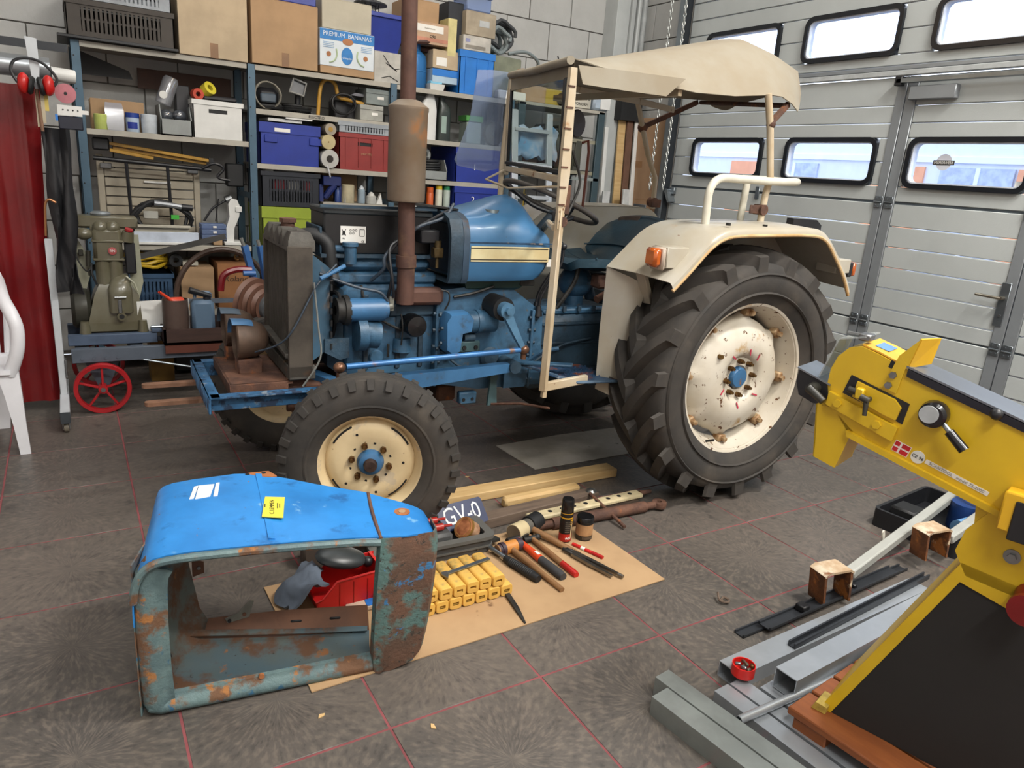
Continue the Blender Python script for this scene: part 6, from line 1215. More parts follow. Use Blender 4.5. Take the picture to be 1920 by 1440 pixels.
for s in (-1, 1): B_().cyl((.0+s*.03, -.03, .26), (.0+s*.03, -.03, .60), .042, n=18).build('cylinder_barrel', EO, en)
B_().bx(-.075, .075, -.075, .05, .40, .60, .02).build('cylinder_jacket', EO, en); B_().bx(-.08, .08, -.08, .055, .52, .535, .005).build('flange', EO, en); B_().bx(-.08, .08, -.08, .055, .415, .43, .005).build('flange', EO, en)
for s in (-1, 1): B_().sph((s*.03, -.035, .60), .04, 14, 8).build('cylinder_head', EO, en)
B_().lathe([(.001, 0), (.020, 0), (.022, .003), (.001, .006)], 18, o=(.0, -.084, .475), ax=(0, -1, 0)).build('emblem', mat('faded red emblem', '#a84a4a', .5), en, loc=(0.02, 0, 0)); text('emblem_print', 'RN', .02, PAPER, en, TR(.02, -.0915, .475) @ RX(pi/2))
B_().bx(-.175, .165, -.02, .10, .595, .665, .012).build('fuel_tank', EO, en)
B_().lathe([(.001, 0), (.05, 0), (.055, .01), (.045, .02), (.001, .022)], 20, o=(-.02, .04, .665)).build('tank_cap', mat('pale cap', '#8f9598', .4, .4), en)
for x in (-.07, .045): B_().bx(x-.012, x+.012, -.03, -.02, .565, .61, .003).build('tank_strap', EO, en)
B_().sph((-.115, -.05, .565), .045, 14, 8, (1, .9, .75)).build('air_cleaner', EO, en)
B_().cyl((.10, -.05, .53), (.11, -.06, .585), .036, .03, n=14).build('breather', EO, en); B_().cyl((.112, -.063, .588), (.115, -.066, .60), .022, n=12).build('breather_cap', mat('red cap paint', '#9a2026', .4), en)
B_().prism([(-.175, .56), (-.16, .56), (-.11, .45), (-.09, .35), (-.13, .23), (-.155, .25), (-.175, .40)], .0, .012, 'y').build('cowl_panel', EP, en)
B_().prism([(.10, .52), (.14, .56), (.165, .56), (.175, .28), (.14, .15), (.11, .20)], .0, .012, 'y').build('cowl_panel', EP, en)
B_().bx(.085, .14, -.06, .0, .34, .52, .006).build('silencer_box', BLKP, en)
B_().cyl((-.105, -.04, .38), (-.10, -.04, .47), .014, n=10).bx(-.15, -.125, -.05, -.02, .44, .475, .004).cyl((-.10, -.05, .33), (-.10, -.05, .37), .01, n=8).build('carburettor', mat('dark olive', '#3b3a32', .4, .2), en)
B_().tube(crs([(-.17, -.06, .55), (-.16, -.08, .44), (-.12, -.08, .36), (-.095, -.06, .37)], 5), .004, 6).build('cable', BLK, en)
B_().tube(crs([(-.09, -.05, .40), (-.09, -.07, .34), (-.07, -.07, .28)], 4), .006, 6).build('cable', BLK, en)
B_().lathe([(.001, .05), (.10, .05), (.12, .03), (.12, -.03), (.10, -.05), (.001, -.05)], 24, o=(-.16, .02, .13), ax='x').build('flywheel', mat('dark olive'), en)
B_().tube([(.08, -.09, .33), (.12, -.10, .29), (.135, -.10, .24)], .006, 6).build('lever', EP, en)
bo = thing('clamp_bolt', 'steel clamp bolt on blue plate beside the engine foot', 'clamp', (-.27, 3.16, .445))
B_().bx(-.01, .09, -.02, .06, 0, .02, .003).build('plate', mat('blue grey bed rail'), bo); B_().cyl((-.01, .0, .03), (.10, .0, .03), .007, n=8).build('bolt', GALV, bo)
# wooden box with jars beside the engine
wb = thing('wooden_box', 'dark brown wooden box on the cart beside the engine', 'box', (-.225, 3.05, .385), 0)
DW = mat('dark brown box wood', '#3d2a24', .55, 0, .2, 6, stretch=(1, 8, 8))
L_, D_, H_ = .385, .40, .09
B_().bx(0, L_, 0, .014, 0, H_).build('box_side', DW, wb); B_().bx(0, L_, D_-.014, D_, 0, H_).build('box_side', DW, wb); B_().bx(0, .014, 0, D_, 0, H_).build('box_end', DW, wb); B_().bx(L_-.014, L_, 0, D_, 0, H_).build('box_end', DW, wb); B_().bx(0, L_, 0, D_, 0, .012).build('box_base', DW, wb)
tag(B_().bx(-.22, .22, 3.07, 3.12, .376, .386).bx(-.22, .28, 3.055, 3.07, .33, .378).build('brown_batten', mat('red brown batten', '#5a3024', .5)), 'red brown batten under the dark wooden box on the cart', 'batten')
wp = B_().bx(-.005, .005, -.15, .15, 0, .22).build('white_board', WHITEP, loc=(-.20, 3.24, .40), rot=(0, 0, -1.35)); tag(wp, 'plain white panel standing behind the brown pot', 'panel')
pt = thing('brown_pot', 'brown cylindrical pot in the wooden box holding an orange funnel', 'pot', (-.145, 3.14, .398))
ring_prism(MB(), [(.072*cos(i*pi/14), .072*sin(i*pi/14)) for i in range(28)], [(.067*cos(i*pi/14), .067*sin(i*pi/14)) for i in range(28)], 0, .245, 'z').build('pot_wall', mat('brown pot', '#4d3d36', .5), pt); B_().cyl((0, 0, .0), (0, 0, .2), .066, n=24).build('pot_inside', mat('dark inside', '#2a2320', .7), pt)
fu_ = thing('orange_funnel', 'orange red funnel lying in the brown pot', 'funnel', (-.145, 3.14, .62), rot=(.3, -.9, .2))
B_().lathe([(.006, .13), (.009, .04), (.015, .03), (.05, -.02), (.052, -.02), (.018, .034), (.010, .045), (.008, .13), (.006, .13)], 20).build('funnel', mat('orange funnel', '#d3452a', .4), fu_)
jc = thing('blue_jerrycan', 'blue grey plastic jerrycan with black spout in the wooden box', 'jerrycan', (0.005, 3.14, .398))
B_().box((0, 0, .12), (.13, .11, .24), .02).build('can_body', mat('blue grey plastic', '#52677c', .45, 0, .1), jc); B_().tube(crs([(-.04, 0, .25), (-.03, 0, .28), (.04, 0, .28), (.05, 0, .25)], 4), .01, 8).build('handle', mat('blue grey plastic'), jc); B_().cyl((.05, -.01, .26), (-.07, -.02, .30), .014, .02, n=12).cyl((.03, 0, .235), (.03, 0, .27), .022, n=12).build('spout', BLKP, jc)
# step pulley machine behind the tractor nose
sp = thing('step_pulley_drive', 'brown stepped pulley drive on grey frame behind the tractor nose', 'pulley', (.30, 3.10, .62))
BP = mat('brown pulley', '#6a4a3c', .5, 0, .15)
ax_ = Vector((.55, -.75, -.1)).normalized()
for i, (r_, h_) in enumerate(((.155, 0), (.128, .045), (.102, .09))): B_().lathe([(r_*.75, h_-.02), (r_, h_-.022), (r_-.016, h_), (r_, h_+.02), (r_*.7, h_+.02)], 32, ax=ax_).build('pulley_step', BP, sp)
B_().lathe([(.001, .15), (.05, .15), (.075, .13), (.08, .10), (.06, .09)], 24, ax=ax_).build('pulley_hub', mat('grey hub', '#5a5d60', .35, .3), sp)
B_().cyl(ax_*.14, ax_*.26, .025, n=14).build('shaft', mat('grey hub'), sp)
B_().bar((.02, .05, -.02), (-.10, -.05, -.26), .05, .02).bar((.10, -.05, -.05), (-.05, -.10, -.30), .06, .015).build('bracket', CG, sp)
bfm = mat('blue machine frame', '#3c66a0', .45, 0, .15)
bf = thing('blue_machine', 'blue levered machine frame with red wheel rim behind the radiator', 'machine', (.50, 3.55, 0))
B_().bx(-.10, .02, -.06, .06, .0, .55, .01).build('column', bfm, bf); B_().bx(-.12, .05, -.08, .08, .55, .68, .01).build('head', bfm, bf)
B_().bar((-.10, 0, .68), (-.16, -.02, .92), .03, .04).build('arm', bfm, bf); B_().bar((-.02, 0, .68), (-.06, -.02, .92), .03, .04).build('arm', bfm, bf)
for a, b in (((-.16, -.02, .90), (-.18, -.02, .97)), ((-.06, -.02, .90), (-.075, -.02, .96))): B_().cyl(a, b, .012, n=8).build('handle', mat('worn handle', '#8a8a86', .4, .4), bf)
B_().cyl((-.18, -.05, .74), (-.10, -.05, .74), .018, n=10).cyl((-.10, -.06, .67), (-.02, -.06, .67), .02, n=10).build('pin', bfm, bf)
B_().tube([(-.28+.30*cos(a*pi/24), .10, .55+.33*sin(a*pi/24)) for a in range(25)], .018, 8).build('hoop', mat('brown hoop', '#4a382e', .5), bf)
B_().tube(crs([(-.32, -.02, .62), (-.30, -.02, .72), (-.22, -.02, .76), (-.12, -.02, .76)], 5), .022, 8).build('red_rim', mat('dark red rim', '#7a1a20', .3), bf)
B_().bx(-.62, .2, .0, .04, .535, .56).build('rail', CG, bf)
B_().tube(crs([(.03, -.03, .66), (.07, -.03, .72), (.10, -.03, .70), (.08, -.03, .66)], 4), .014, 8).build('hook', mat('grey hub'), bf)
tag(B_().bar((-.62, 3.42, .77), (.22, 3.52, .98), .01, .035).build('flat_strap', mat('dark strap', '#3d3c3a', .6)), 'dark flat strap running from the engine to the brown hoop', 'strap')
# ================================================================ SHELVING ALONG THE BACK WALL
SHB = mat('pale shelf board', '#a9a498', .5, 0, .1, 5); SHU = mat('blue grey upright', '#4a6476', .45, .2, .1, 6); SHD = mat('shelf board face', '#8f8b82', .7, 0, .1)
YF = 4.0
def rack(label, xa, xb, zs, upr=True, ym=4.47, m=SHU):
    o = thing('shelving_rack', label, 'shelf', (xa, YF, 0), 0, 'shelving racks')
    w = xb-xa
    for x in ((0,) if upr == 1 else (0, w)):
        for y in (0, ym-YF):
            B_().bx(x-.028, x+.024, y-.004, y, 0, 2.10).bx(x-.028, x-.024, y-.004, y+.03, 0, 2.10).build('upright', m, o)
            for k in range(10): B_().cyl((x-.012, y-.0055, .3+k*.19), (x-.012, y-.003, .3+k*.19), .005, n=8).build('bolt_hole', BLK, o)
        for z in (.5, 1.2): B_().bx(x-.02, x-.016, 0, ym-YF, z, z+.04).build('side_brace', m, o)
    for z in zs:
        b = B_().bx(.02, w-.03, .004, ym-YF, z-.012, z).build('board', SHD, o); B_().bx(.02, w-.03, -.004, .006, z-.035, z+.001, .002).build('board_lip', SHB, b)
    return o
rack('blue grey shelving rack behind the olive engine', -.53, .51, (.12, .86, 1.588, 2.10), 1)
r2 = rack('blue grey shelving rack behind the radiator and muffler', .51, 1.553, (.12, .84, 1.448, 1.815, 2.10), 1)
B_().bx(.50, 1.01, 0, .45, 1.188, 1.20).bx(.50, 1.01, -.004, .006, 1.165, 1.201).build('board', SHB, r2)
rack('blue grey shelving rack behind the tractor windscreen', 1.553, 2.60, (.12, .80, 1.185, 1.413, 1.722, 2.095), 2)
text('lettering', 'ELECTRO', .028, INK, r2, TR(.45, -.0052, 1.797) @ RX(pi/2))
# helper: pixel box on the plane Y -> x0,x1,z0,z1
def PB(x0, y0, x1, y1, Y=YF):
    a, b = PY(x0, (y0+y1)/2, Y), PY(x1, (y0+y1)/2, Y); t, u = PY((x0+x1)/2, y0, Y), PY((x0+x1)/2, y1, Y); return a.x, b.x, u.z, t.z
def cardbox(name, label, x0, x1, z0, z1, Y=YF+.02, dep=.38, m=CARD, cat='cardboard box', tape=True, rz=0, flap=True):
    o = thing(name, label, cat, (x0, Y, z0), rz); w, h = x1-x0, z1-z0
    B_().bx(0, w, 0, dep, 0, h, .003).build('carton', m, o)
    if flap:
        B_().bx(.002, w/2-.001, .001, dep-.001, h, h+.004).build('flap', m, o); B_().bx(w/2+.001, w-.002, .001, dep-.001, h, h+.004).build('flap', m, o)
    if tape: B_().bx(w/2-.025, w/2+.025, -.0015, 0, 0, min(.09, h*.35)).build('tape', mat('brown tape', '#8f6a48', .5), o)
    return o
def crate(name, label, x0, x1, z0, z1, Y=YF+.02, dep=.5, m=BLUEP, slats=0, handle=True, group='crates on the shelves', ribs=0, rim=.03, cat='crate'):
    o = thing(name, label, cat, (x0, Y, z0), 0, group); w, h = x1-x0, z1-z0; t = .006; e = .012
    B_().loft([[(e, e, 0), (w-e, e, 0), (w-e, dep-e, 0), (e, dep-e, 0)], [(0, 0, .01), (w, 0, .01), (w, dep, .01), (0, dep, .01)]]).build('base', m, o)
    for y in (0, dep-t): 
        if slats and y == 0:
            B_().bx(0, w, y, y+t, 0, h*.14).build('front_wall', m, o); B_().bx(0, w, y, y+t, h*.78, h).build('front_wall', m, o)
            B_().bx(0, w*.13, y, y+t, h*.14, h*.78).build('front_wall', m, o); B_().bx(w*.87, w, y, y+t, h*.14, h*.78).build('front_wall', m, o)
            for i in range(slats):
                xx = w*.13+(w*.74)*(i+.5)/slats; B_().bx(xx-w*.74/slats*.3, xx+w*.74/slats*.3, y, y+t, h*.14, h*.78).build('slat', m, o)
            B_().bx(w*.13, w*.87, y+t, y+t+.003, h*.44, h*.5).build('front_rail', m, o)
        elif handle and y == 0:
            hw, hh = .06, .025; zc = h*.72
            B_().bx(0, w, y, y+t, 0, zc-hh/2).bx(0, w, y, y+t, zc+hh/2, h).bx(0, w/2-hw, y, y+t, zc-hh/2, zc+hh/2).bx(w/2+hw, w, y, y+t, zc-hh/2, zc+hh/2).build('front_wall', m, o)
            B_().bx(w/2-hw, w/2+hw, y+t, y+t+.02, zc-hh/2, zc+hh/2).build('handle_slot', BLK, o)
        else: B_().bx(0, w, y, y+t, 0, h).build('wall' if y else 'front_wall', m, o)
    B_().bx(0, t, 0, dep, 0, h).build('wall', m, o); B_().bx(w-t, w, 0, dep, 0, h).build('wall', m, o)
    ring_prism(MB(), [(-.006, -.006), (w+.006, -.006), (w+.006, dep+.006), (-.006, dep+.006)], [(t, t), (w-t, t), (w-t, dep-t), (t, dep-t)], h-rim, h, 'z').build('rim', m, o)
    for i in range(ribs): xx = w*(i+.5)/ribs; B_().bx(xx-.004, xx+.004, -.006, .0, .02, h-rim).build('rib', m, o)
    return o
# ---- top of the left rack
BRC = mat('dusty black crate', '#3a332c', .6, 0, .15)
x0, x1, z0, z1 = PB(117, 22, 330, 92); crate('produce_crate', 'dusty black slatted crate on top shelf beside a tall carton', -.565, .03, 2.125, 2.33, YF-.03, .42, BRC, 18, False)
tag(B_().bx(-.62, .05, YF-.05, YF+.40, 2.105, 2.123, .003).build('tray_board', BLKP), 'black board under the dusty slatted crate', 'board')
crate('produce_crate', 'grey slatted crate stacked on the dusty black crate', -.50, .02, 2.335, 2.47, YF-.02, .38, mat('grey crate', '#9aa0a6', .5), 16, False)
tag(B_().bx(-.22, -.03, YF+.03, YF+.2, 2.47, 2.53, .01).build('yellow_packet', YELP), 'yellow packet lying on the grey slatted crate', 'packet')
cardbox('carton', 'tall pale cardboard box between slatted crate and brown carton', .058, .487, 2.102, 2.56, YF-.02, .4, CARD2)
cardbox('carton', 'large brown cardboard box beside the banana box', .512, .965, 2.108, 2.52, YF-.02, .4, CARD)
tag(B_().bx(.53, .955, YF-.01, YF+.36, 2.526, 2.60, .005).build('blue_lid_box', BLUEP), 'blue box on the large brown carton', 'box')
# banana box
bb = thing('banana_box', 'white and blue banana box reading PREMIUM BANANAS', 'box', (.985, YF-.01, 2.108), .0)
B_().bx(0, .405, 0, .45, 0, .075, .003).build('bottom_tray', CARD, bb); B_().bx(-.004, .40, -.004, .45, .05, .295, .003).build('lid', mat('white banana card', '#cdd6dc', .6, 0, .04), bb)
B_().bx(-.004, .40, -.0055, -.004, .225, .292).build('blue_band', mat('banana blue', '#2478bd', .55), bb)
text('lettering', 'PREMIUM  BANANAS', .038, mat('white print', '#dfe8ee', .6), bb, TR(.198, -.0062, .262) @ RX(pi/2), font_scale=(1.02, 1.1))
def ell(cx, cz, rx, rz_, n=22): return [(cx+rx*cos(i*2*pi/n), cz+rz_*sin(i*2*pi/n)) for i in range(n)]
B_().prism(ell(.195, .13, .042, .058), -.0065, -.004, 'y').build('brand_oval', mat('banana blue'), bb); text('lettering', 'Chiquita', .02, mat('white print'), bb, TR(.195, -.0072, .115) @ RX(pi/2))
for cx, m_ in ((.06, CARD), (.335, CARD)): B_().prism(ell(cx, .13, .017, .017), -.006, -.004, 'y').build('air_hole', mat('tan hole', '#a9744e', .8), bb)
B_().prism(ell(.20, .225, .04, .022), -.0068, -.004, 'y').build('grip_hole', mat('tan hole'), bb)
for s in (-1, 1): B_().tube(crs([(.195+s*.13, -.005, .075), (.195+s*.095, -.005, .09), (.195+s*.075, -.005, .13), (.195+s*.08, -.005, .17)], 4), .006, 6).build('banana_print', mat('banana outline', '#b7c9a5', .6), bb)
for s in (0, 1): 
    for k in range(4): B_().bx(.02+s*.28, .10+s*.28, -.0056, -.004, .205-k*.011, .209-k*.011).build('print_line', mat('pale blue print', '#88a9cc', .6), bb)
cardbox('carton', 'pale grey carton with faint print standing on the banana box', 1.0, 1.365, 2.408, 2.60, YF, .42, mat('grey white carton', '#b3ad9c', .8, 0, .06), tape=False)
cardbox('sketch_carton', 'white carton with black branch drawing beside the blue bucket', 1.40, 1.62, 2.10, 2.31, YF+.02, .35, mat('white carton', '#b9b7b0', .8), tape=False)
for k, p in enumerate(([(1.47, 2.29), (1.52, 2.23), (1.58, 2.19)], [(1.49, 2.24), (1.56, 2.20), (1.60, 2.21)], [(1.46, 2.13), (1.52, 2.15), (1.59, 2.12)])): B_().tube([(x-1.40, -.001, z-2.10) for x, z in p], .003, 5).build('drawing', INK, bpy.data.objects['sketch_carton'])
bk = thing('blue_bucket', 'deep blue plastic tub behind the exhaust pipe', 'tub', (1.50, YF+.17, 2.315))
B_().loft([[(-.10, -.10, 0), (.10, -.10, 0), (.10, .10, 0), (-.10, .10, 0)], [(-.16, -.15, .25), (.16, -.15, .25), (.16, .15, .25), (-.16, .15, .25)]]).build('tub', BLUEP, bk); B_().bx(-.17, .17, -.16, -.145, .23, .26, .003).build('rim', BLUEP, bk)
lt = thing('lantern', 'black wire lantern with round lid on the blue tub', 'lantern', (1.41, YF+.15, 2.578))
B_().lathe([(.001, .10), (.03, .10), (.12, .07), (.125, .06), (.001, .065)], 24).build('lid', BLKP, lt); B_().cyl((0, 0, .1), (0, 0, .14), .03, n=14).build('top', BLKP, lt)
for i in range(10): a = i*pi/5; B_().cyl((.065*cos(a), .065*sin(a), 0), (.065*cos(a), .065*sin(a), .065), .003, n=5).build('wire', BLKP, lt)
for z in (.01, .045): B_().tube([(.065*cos(i*pi/10), .065*sin(i*pi/10), z) for i in range(20)], .003, 5, closed=True).build('wire_ring', BLKP, lt)
# ---- top of the third bay
ZT = 2.098
gb = thing('gas_bottle', 'blue steel gas bottle on the top shelf beside the exhaust pipe', 'gas bottle', (1.76, YF+.16, ZT))
B_().lathe([(.001, 0), (.11, 0), (.115, .012), (.115, .20), (.105, .245), (.07, .275), (.03, .285)], 28).build('bottle', mat('gas bottle blue', '#2d6da8', .35, .1, .1), gb); ring_prism(MB(), [(.065*cos(i*.3), .065*sin(i*.3)) for i in range(21)], [(.058*cos(i*.3), .058*sin(i*.3)) for i in range(21)], .27, .33, 'z').build('collar', mat('gas bottle blue'), gb); B_().lathe([(.1155, .12), (.118, .125), (.1155, .13)], 28).build('seam', mat('gas bottle blue'), gb)
tag(B_().tube([(1.80+.11*cos(i*.25), YF+.10+.06*sin(i*.25), ZT+.285+.0025*i) for i in range(40)], .018, 8).build('brown_hose', mat('brown hose', '#4a2c22', .5)), 'dark brown coiled hose lying on the gas bottle', 'hose')
cardbox('label_carton', 'carton with white label reading C90 above the gas bottle', 1.70, 2.02, 2.42, 2.57, YF+.03, .3, mat('printed carton', '#bb9c80', .75, 0, .1), tape=False)
lo = bpy.data.objects['label_carton']; B_().bx(.03, .26, -.002, 0, .085, .135).build('label', PAPER, lo); text('lettering', 'C90', .03, INK, lo, TR(.17, -.0025, .055) @ RX(pi/2)); text('lettering', 'Kasjesstoom', .017, mat('grey print'), lo, TR(.145, -.0027, .11) @ RX(pi/2)); B_().bx(.03, .30, -.0015, 0, .02, .045).build('print_band', mat('salmon print', '#c78a72', .7), lo)
cardbox('carton', 'brown carton on top of the C90 carton', 1.66, 1.93, 2.577, 2.72, YF+.06, .3, CARD, tape=False)
cardbox('shoe_box', 'dark blue and black upright shoe box on the top shelf', 2.03, 2.16, 2.38, 2.76, YF+.1, .2, mat('black shoe box', '#20242c', .6), tape=False)
tag(B_().bx(2.0, 2.075, YF+.03, YF+.2, 2.36, 2.63, .002).build('yellow_book', mat('pale yellow book', '#cfc48a', .6)), 'pale yellow book standing before the dark shoe box', 'book')
cardbox('angled_carton', 'beige carton tilted above the pale blue box', 1.88, 2.10, 2.26, 2.39, YF+.03, .28, CARD2, tape=False); B_().bx(.03, .12, -.002, 0, .02, .08).build('label', PAPER, bpy.data.objects['angled_carton'])
cardbox('blue_white_box', 'blue and white box below the tilted beige carton', 1.88, 2.10, 2.155, 2.255, YF+.03, .28, mat('white blue box', '#a8c0d2', .6, 0, .1), tape=False, flap=False); B_().bx(0, .22, -.002, 0, .05, .10).build('blue_band', BLUEL, bpy.data.objects['blue_white_box'])
tu = thing('white_tub', 'small white tub with light blue lid on the top shelf', 'tub', (1.86, YF+.02, ZT)); B_().loft([[(.01, .01, 0), (.12, .01, 0), (.12, .1, 0), (.01, .1, 0)], [(0, 0, .045), (.13, 0, .045), (.13, .11, .045), (0, .11, .045)]]).build('tub', WHITEP, tu); B_().bx(.01, .11, .01, .10, .045, .065, .004).build('lid', mat('light blue lid', '#7fc0dc', .5), tu)
tag(B_().bx(1.90, 2.06, YF+.15, YF+.3, ZT, 2.15).build('dark_red_box', mat('dark maroon', '#3a1618', .6)), 'dark maroon box in shadow behind the white tub', 'box')
bc = crate('tall_crate', 'tall bright blue plastic crate beside the acrylic sheet', 2.10, 2.41, ZT, 2.42, YF, .4, BLUEL, 0, False, ribs=3, rim=.05)
cardbox('lidded_box', 'white lidded box with printed strip on the tall blue crate', 2.13, 2.38, 2.425, 2.53, YF+.02, .3, mat('white box', '#c3bfb6', .7), tape=False); lb = bpy.data.objects['lidded_box']; B_().bx(.02, .20, -.002, 0, .015, .04).build('print_band', mat('grey print'), lb); B_().bx(.02, .06, -.002, 0, .06, .085).build('barcode', mat('lilac code', '#8f92b8', .6), lb)
cardbox('window_carton', 'taupe carton with a torn label window above the lidded box', 2.15, 2.42, 2.54, 2.71, YF+.03, .3, mat('taupe carton', '#a89c88', .8), tape=False); B_().bx(.12, .21, -.002, 0, .07, .115).build('label', mat('plastic label', '#b5b8b8', .4), bpy.data.objects['window_carton'])
ct_ = thing('clear_blue_box', 'pale blue translucent storage box at the top', 'box', (2.16, YF+.05, 2.72)); B_().bx(0, .22, 0, .25, 0, .10, .008).build('box', clear('pale blue tub', '#a9bde6', .12, .2, .45, '#9db4e0'), ct_); B_().bx(-.01, .23, -.01, .26, .10, .13, .006).build('lid', mat('pale blue lid', '#8fa8dc', .4), ct_)
tag(B_().bx(2.43, 2.74, YF+.12, YF+.42, 2.10, 2.44, .01).build('olive_box', mat('olive grey box', '#7a7f6c', .6)), 'olive grey metal box carrying the grey hoses', 'box')
for k, (cx, cz, r_, m_, nm, lab) in enumerate(((2.52, 2.56, .10, '#7f8a8c', 'grey_hose', 'coiled light grey hose on the olive box'), (2.60, 2.62, .12, '#3a3d40', 'dark_hose', 'dark coiled hose behind the light grey hose'))):
    tag(B_().tube([(cx+(r_+.016*sin(i*.9))*cos(i*.35), YF+.14+.09*k+.0025*i, cz+(r_*.85+.014*cos(i*1.3))*sin(i*.35)) for i in range(62)], .016, 8).build(nm, mat('hose '+m_, m_, .5)), lab, 'hose')
tag(B_().tube(crs([(2.62, YF+.15, 2.47), (2.78, YF+.12, 2.50), (2.92, YF+.15, 2.44), (2.90, YF+.2, 2.36), (2.80, YF+.2, 2.34)], 6), .014, 8).build('hose_end', mat('hose #7f8a8c')), 'loose grey hose end arching right of the olive box', 'hose')
tag(B_().tube(crs([(2.66, YF+.2, 2.44), (2.75, YF+.15, 2.35), (2.95, YF+.1, 2.38), (3.1, YF+.2, 2.44), (3.02, YF+.25, 2.36), (2.8, YF+.2, 2.30), (2.95, YF+.2, 2.28)], 6), .012, 8).build('black_hose', BLKP), 'black hose lying behind the canopy edge', 'hose')
bn = thing('bundle_bag', 'black bundle with twisted wire top above the canopy', 'bag', (3.2, YF+.2, 2.35)); B_().sph((0, 0, 0), .16, 18, 10, (1.2, .8, .5)).build('bundle', BLK, bn); B_().tube(crs([(-.05, 0, .07), (-.07, 0, .14), (-.03, 0, .13), (-.05, 0, .18)], 4), .006, 6).build('wire', BLK, bn)
tag(B_().bx(2.48, 2.75, YF+.02, YF+.1, 2.10, 2.17, .01).build('white_bundle', PAPER), 'white rolled sheet at the foot of the olive box', 'sheet')
# ---- second bay, upper shelf: tools
ZS = 1.817
def tool(nm, label, cat, parts, loc):
    o = thing(nm, label, cat, loc)
    for n_, mb, m_ in parts: mb.build(n_, m_, o)
    return o
tool('corded_tool', 'dark power tool with coiled pale cable on the tool shelf', 'tool', [('body', B_().box((0, 0, .09), (.15, .15, .12), .03), BLKP), ('face', B_().box((.0, -.08, .08), (.11, .02, .06), .01), mat('blue grey face', '#4d5a66', .4)), ('cable', B_().tube([(.0+.09*cos(i*.4), -.06+.02*sin(i*.7), .10+.09*sin(i*.4)) for i in range(32)], .006, 6), mat('pale cable', '#8a8578', .5)), ('base', B_().tube([(.0+.12*cos(i*.4), .06*sin(i*.4), .014+.0006*i) for i in range(40)], .011, 6), BLK)], (.63, YF+.12, ZS+.0))
tool('work_lamp', 'grey work floodlight on the tool shelf', 'lamp', [('housing', B_().loft([[(-.03, -.07, .14), (.07, -.07, .12), (.09, -.06, .20), (-.01, -.06, .23)], [(.03, .02, .13), (.11, .02, .12), (.12, .03, .18), (.05, .03, .2)]]), mat('grey lamp', '#55575a', .4)), ('bezel', B_().tube([(-.03, -.075, .14), (.0, -.075, .232), (.09, -.075, .205), (.07, -.075, .12)], .008, 6, closed=True), mat('pale bezel', '#9a9a96', .4)), ('stand', B_().cyl((.04, 0, 0), (.05, 0, .13), .02, n=10), BLKP), ('cable', B_().tube([(.04+.10*cos(i*.5), .06*sin(i*.5), .012+.0012*i) for i in range(36)], .008, 6), BLK)], (.81, YF+.12, ZS))
tool('bent_tube_frame', 'bent yellow tube frame with black cable on the tool shelf', 'frame', [('tube', B_().tube(crs([(-.02, 0, .0), (0, 0, .20), (.05, 0, .26), (.11, 0, .23), (.135, 0, .15), (.2, -.01, .135), (.42, -.02, .105)], 6), .014, 10), mat('ochre tube', '#c19236', .4)), ('cable', B_().tube([(.16+.09*cos(i*.45), -.03+.03*sin(i*.3), .10+.07*sin(i*.45)) for i in range(40)], .008, 6), BLK), ('socket', B_().cyl((.30, -.02, .0), (.30, -.02, .08), .02, .012, n=10), BLKP), ('dark_body', B_().bx(.12, .40, .05, .2, 0, .13, .01), mat('dark body', '#26262a', .5)), ('blade', B_().prism([(.22, .17), (.40, .165), (.36, .185), (.26, .19)], -.02, .06, 'y'), mat('grey blade', '#7a7a80', .3, .5))], (1.02, YF+.10, ZS))
for k, (za, zb, xa) in enumerate(((ZS, ZS+.115, 1.30), (ZS+.118, ZS+.235, 1.345))):
    o = thing('grey_case', ('lower grey metal case on the tool shelf', 'upper grey metal case on the tool shelf')[k], 'case', (xa, YF+.03, za)); B_().bx(0, .185, 0, .25, 0, .112, .004).build('case', mat('grey metal case %d' % k, ('#a2a29a', '#7d8684')[k], .5), o); B_().bx(0, .185, -.002, 0, .078, .08).build('lid_seam', INK, o); B_().bx(.09, .14, -.003, 0, .04, .06).build('label', PAPER, o)
# ---- second bay, middle shelf
ZS = 1.45
b1 = crate('blue_crate', 'blue plastic crate with torn label beside paper rolls', .56, .985, ZS, ZS+.285, YF+.01, .55, BLUEP, 0, False, ribs=0, rim=.07); B_().bx(.10, .21, -.0075, -.006, .225, .25).build('label_rest', PAPER, b1)
for x in (.03, .35): B_().bx(x, x+.09, -.012, -.0, .15, .20, .003).build('lug', BLUEP, b1)
tag(B_().bx(.62, .86, YF+.02, YF+.3, ZS+.295, ZS+.315).bx(.74, .93, YF-.0, YF+.15, ZS+.318, ZS+.33).build('white_flat_part', WHITEP), 'white flat plastic part lying on the labelled blue crate', 'part')
for k, (x, z, r_, m_) in enumerate(((1.055, ZS+.066, .066, '#b5b3ae'), (1.045, ZS+.185, .052, '#b9a97e'), (1.06, ZS+.275, .042, '#9a8f7e'))):
    o = thing('paper_roll', ('plastic wrapped roll at the bottom beside red crate', 'tan roll lying on the plastic wrapped roll', 'thin cardboard tube roll at the top of the rolls')[k], 'roll', (x, YF-.02, z), 0, 'rolls between the crates')
    B_().cyl((0, 0, 0), (0, .4, 0), r_, n=24).build('roll', mat('roll '+m_, m_, .45, 0, .1), o); B_().cyl((0, -.002, 0), (0, .0, 0), r_*.4 if k != 1 else r_*.1, n=16).build('core', mat('core %d' % k, ('#2a2320', '#8a7038', '#b08a3e')[k], .7), o)
    if k == 0: B_().tube(crs([(-.02, -.005, -.05), (-.01, -.012, -.09), (.0, -.012, -.13)], 4), .006, 6).build('loose_film', clear('film', '#e8e8ec', .2, .1, .3), o)
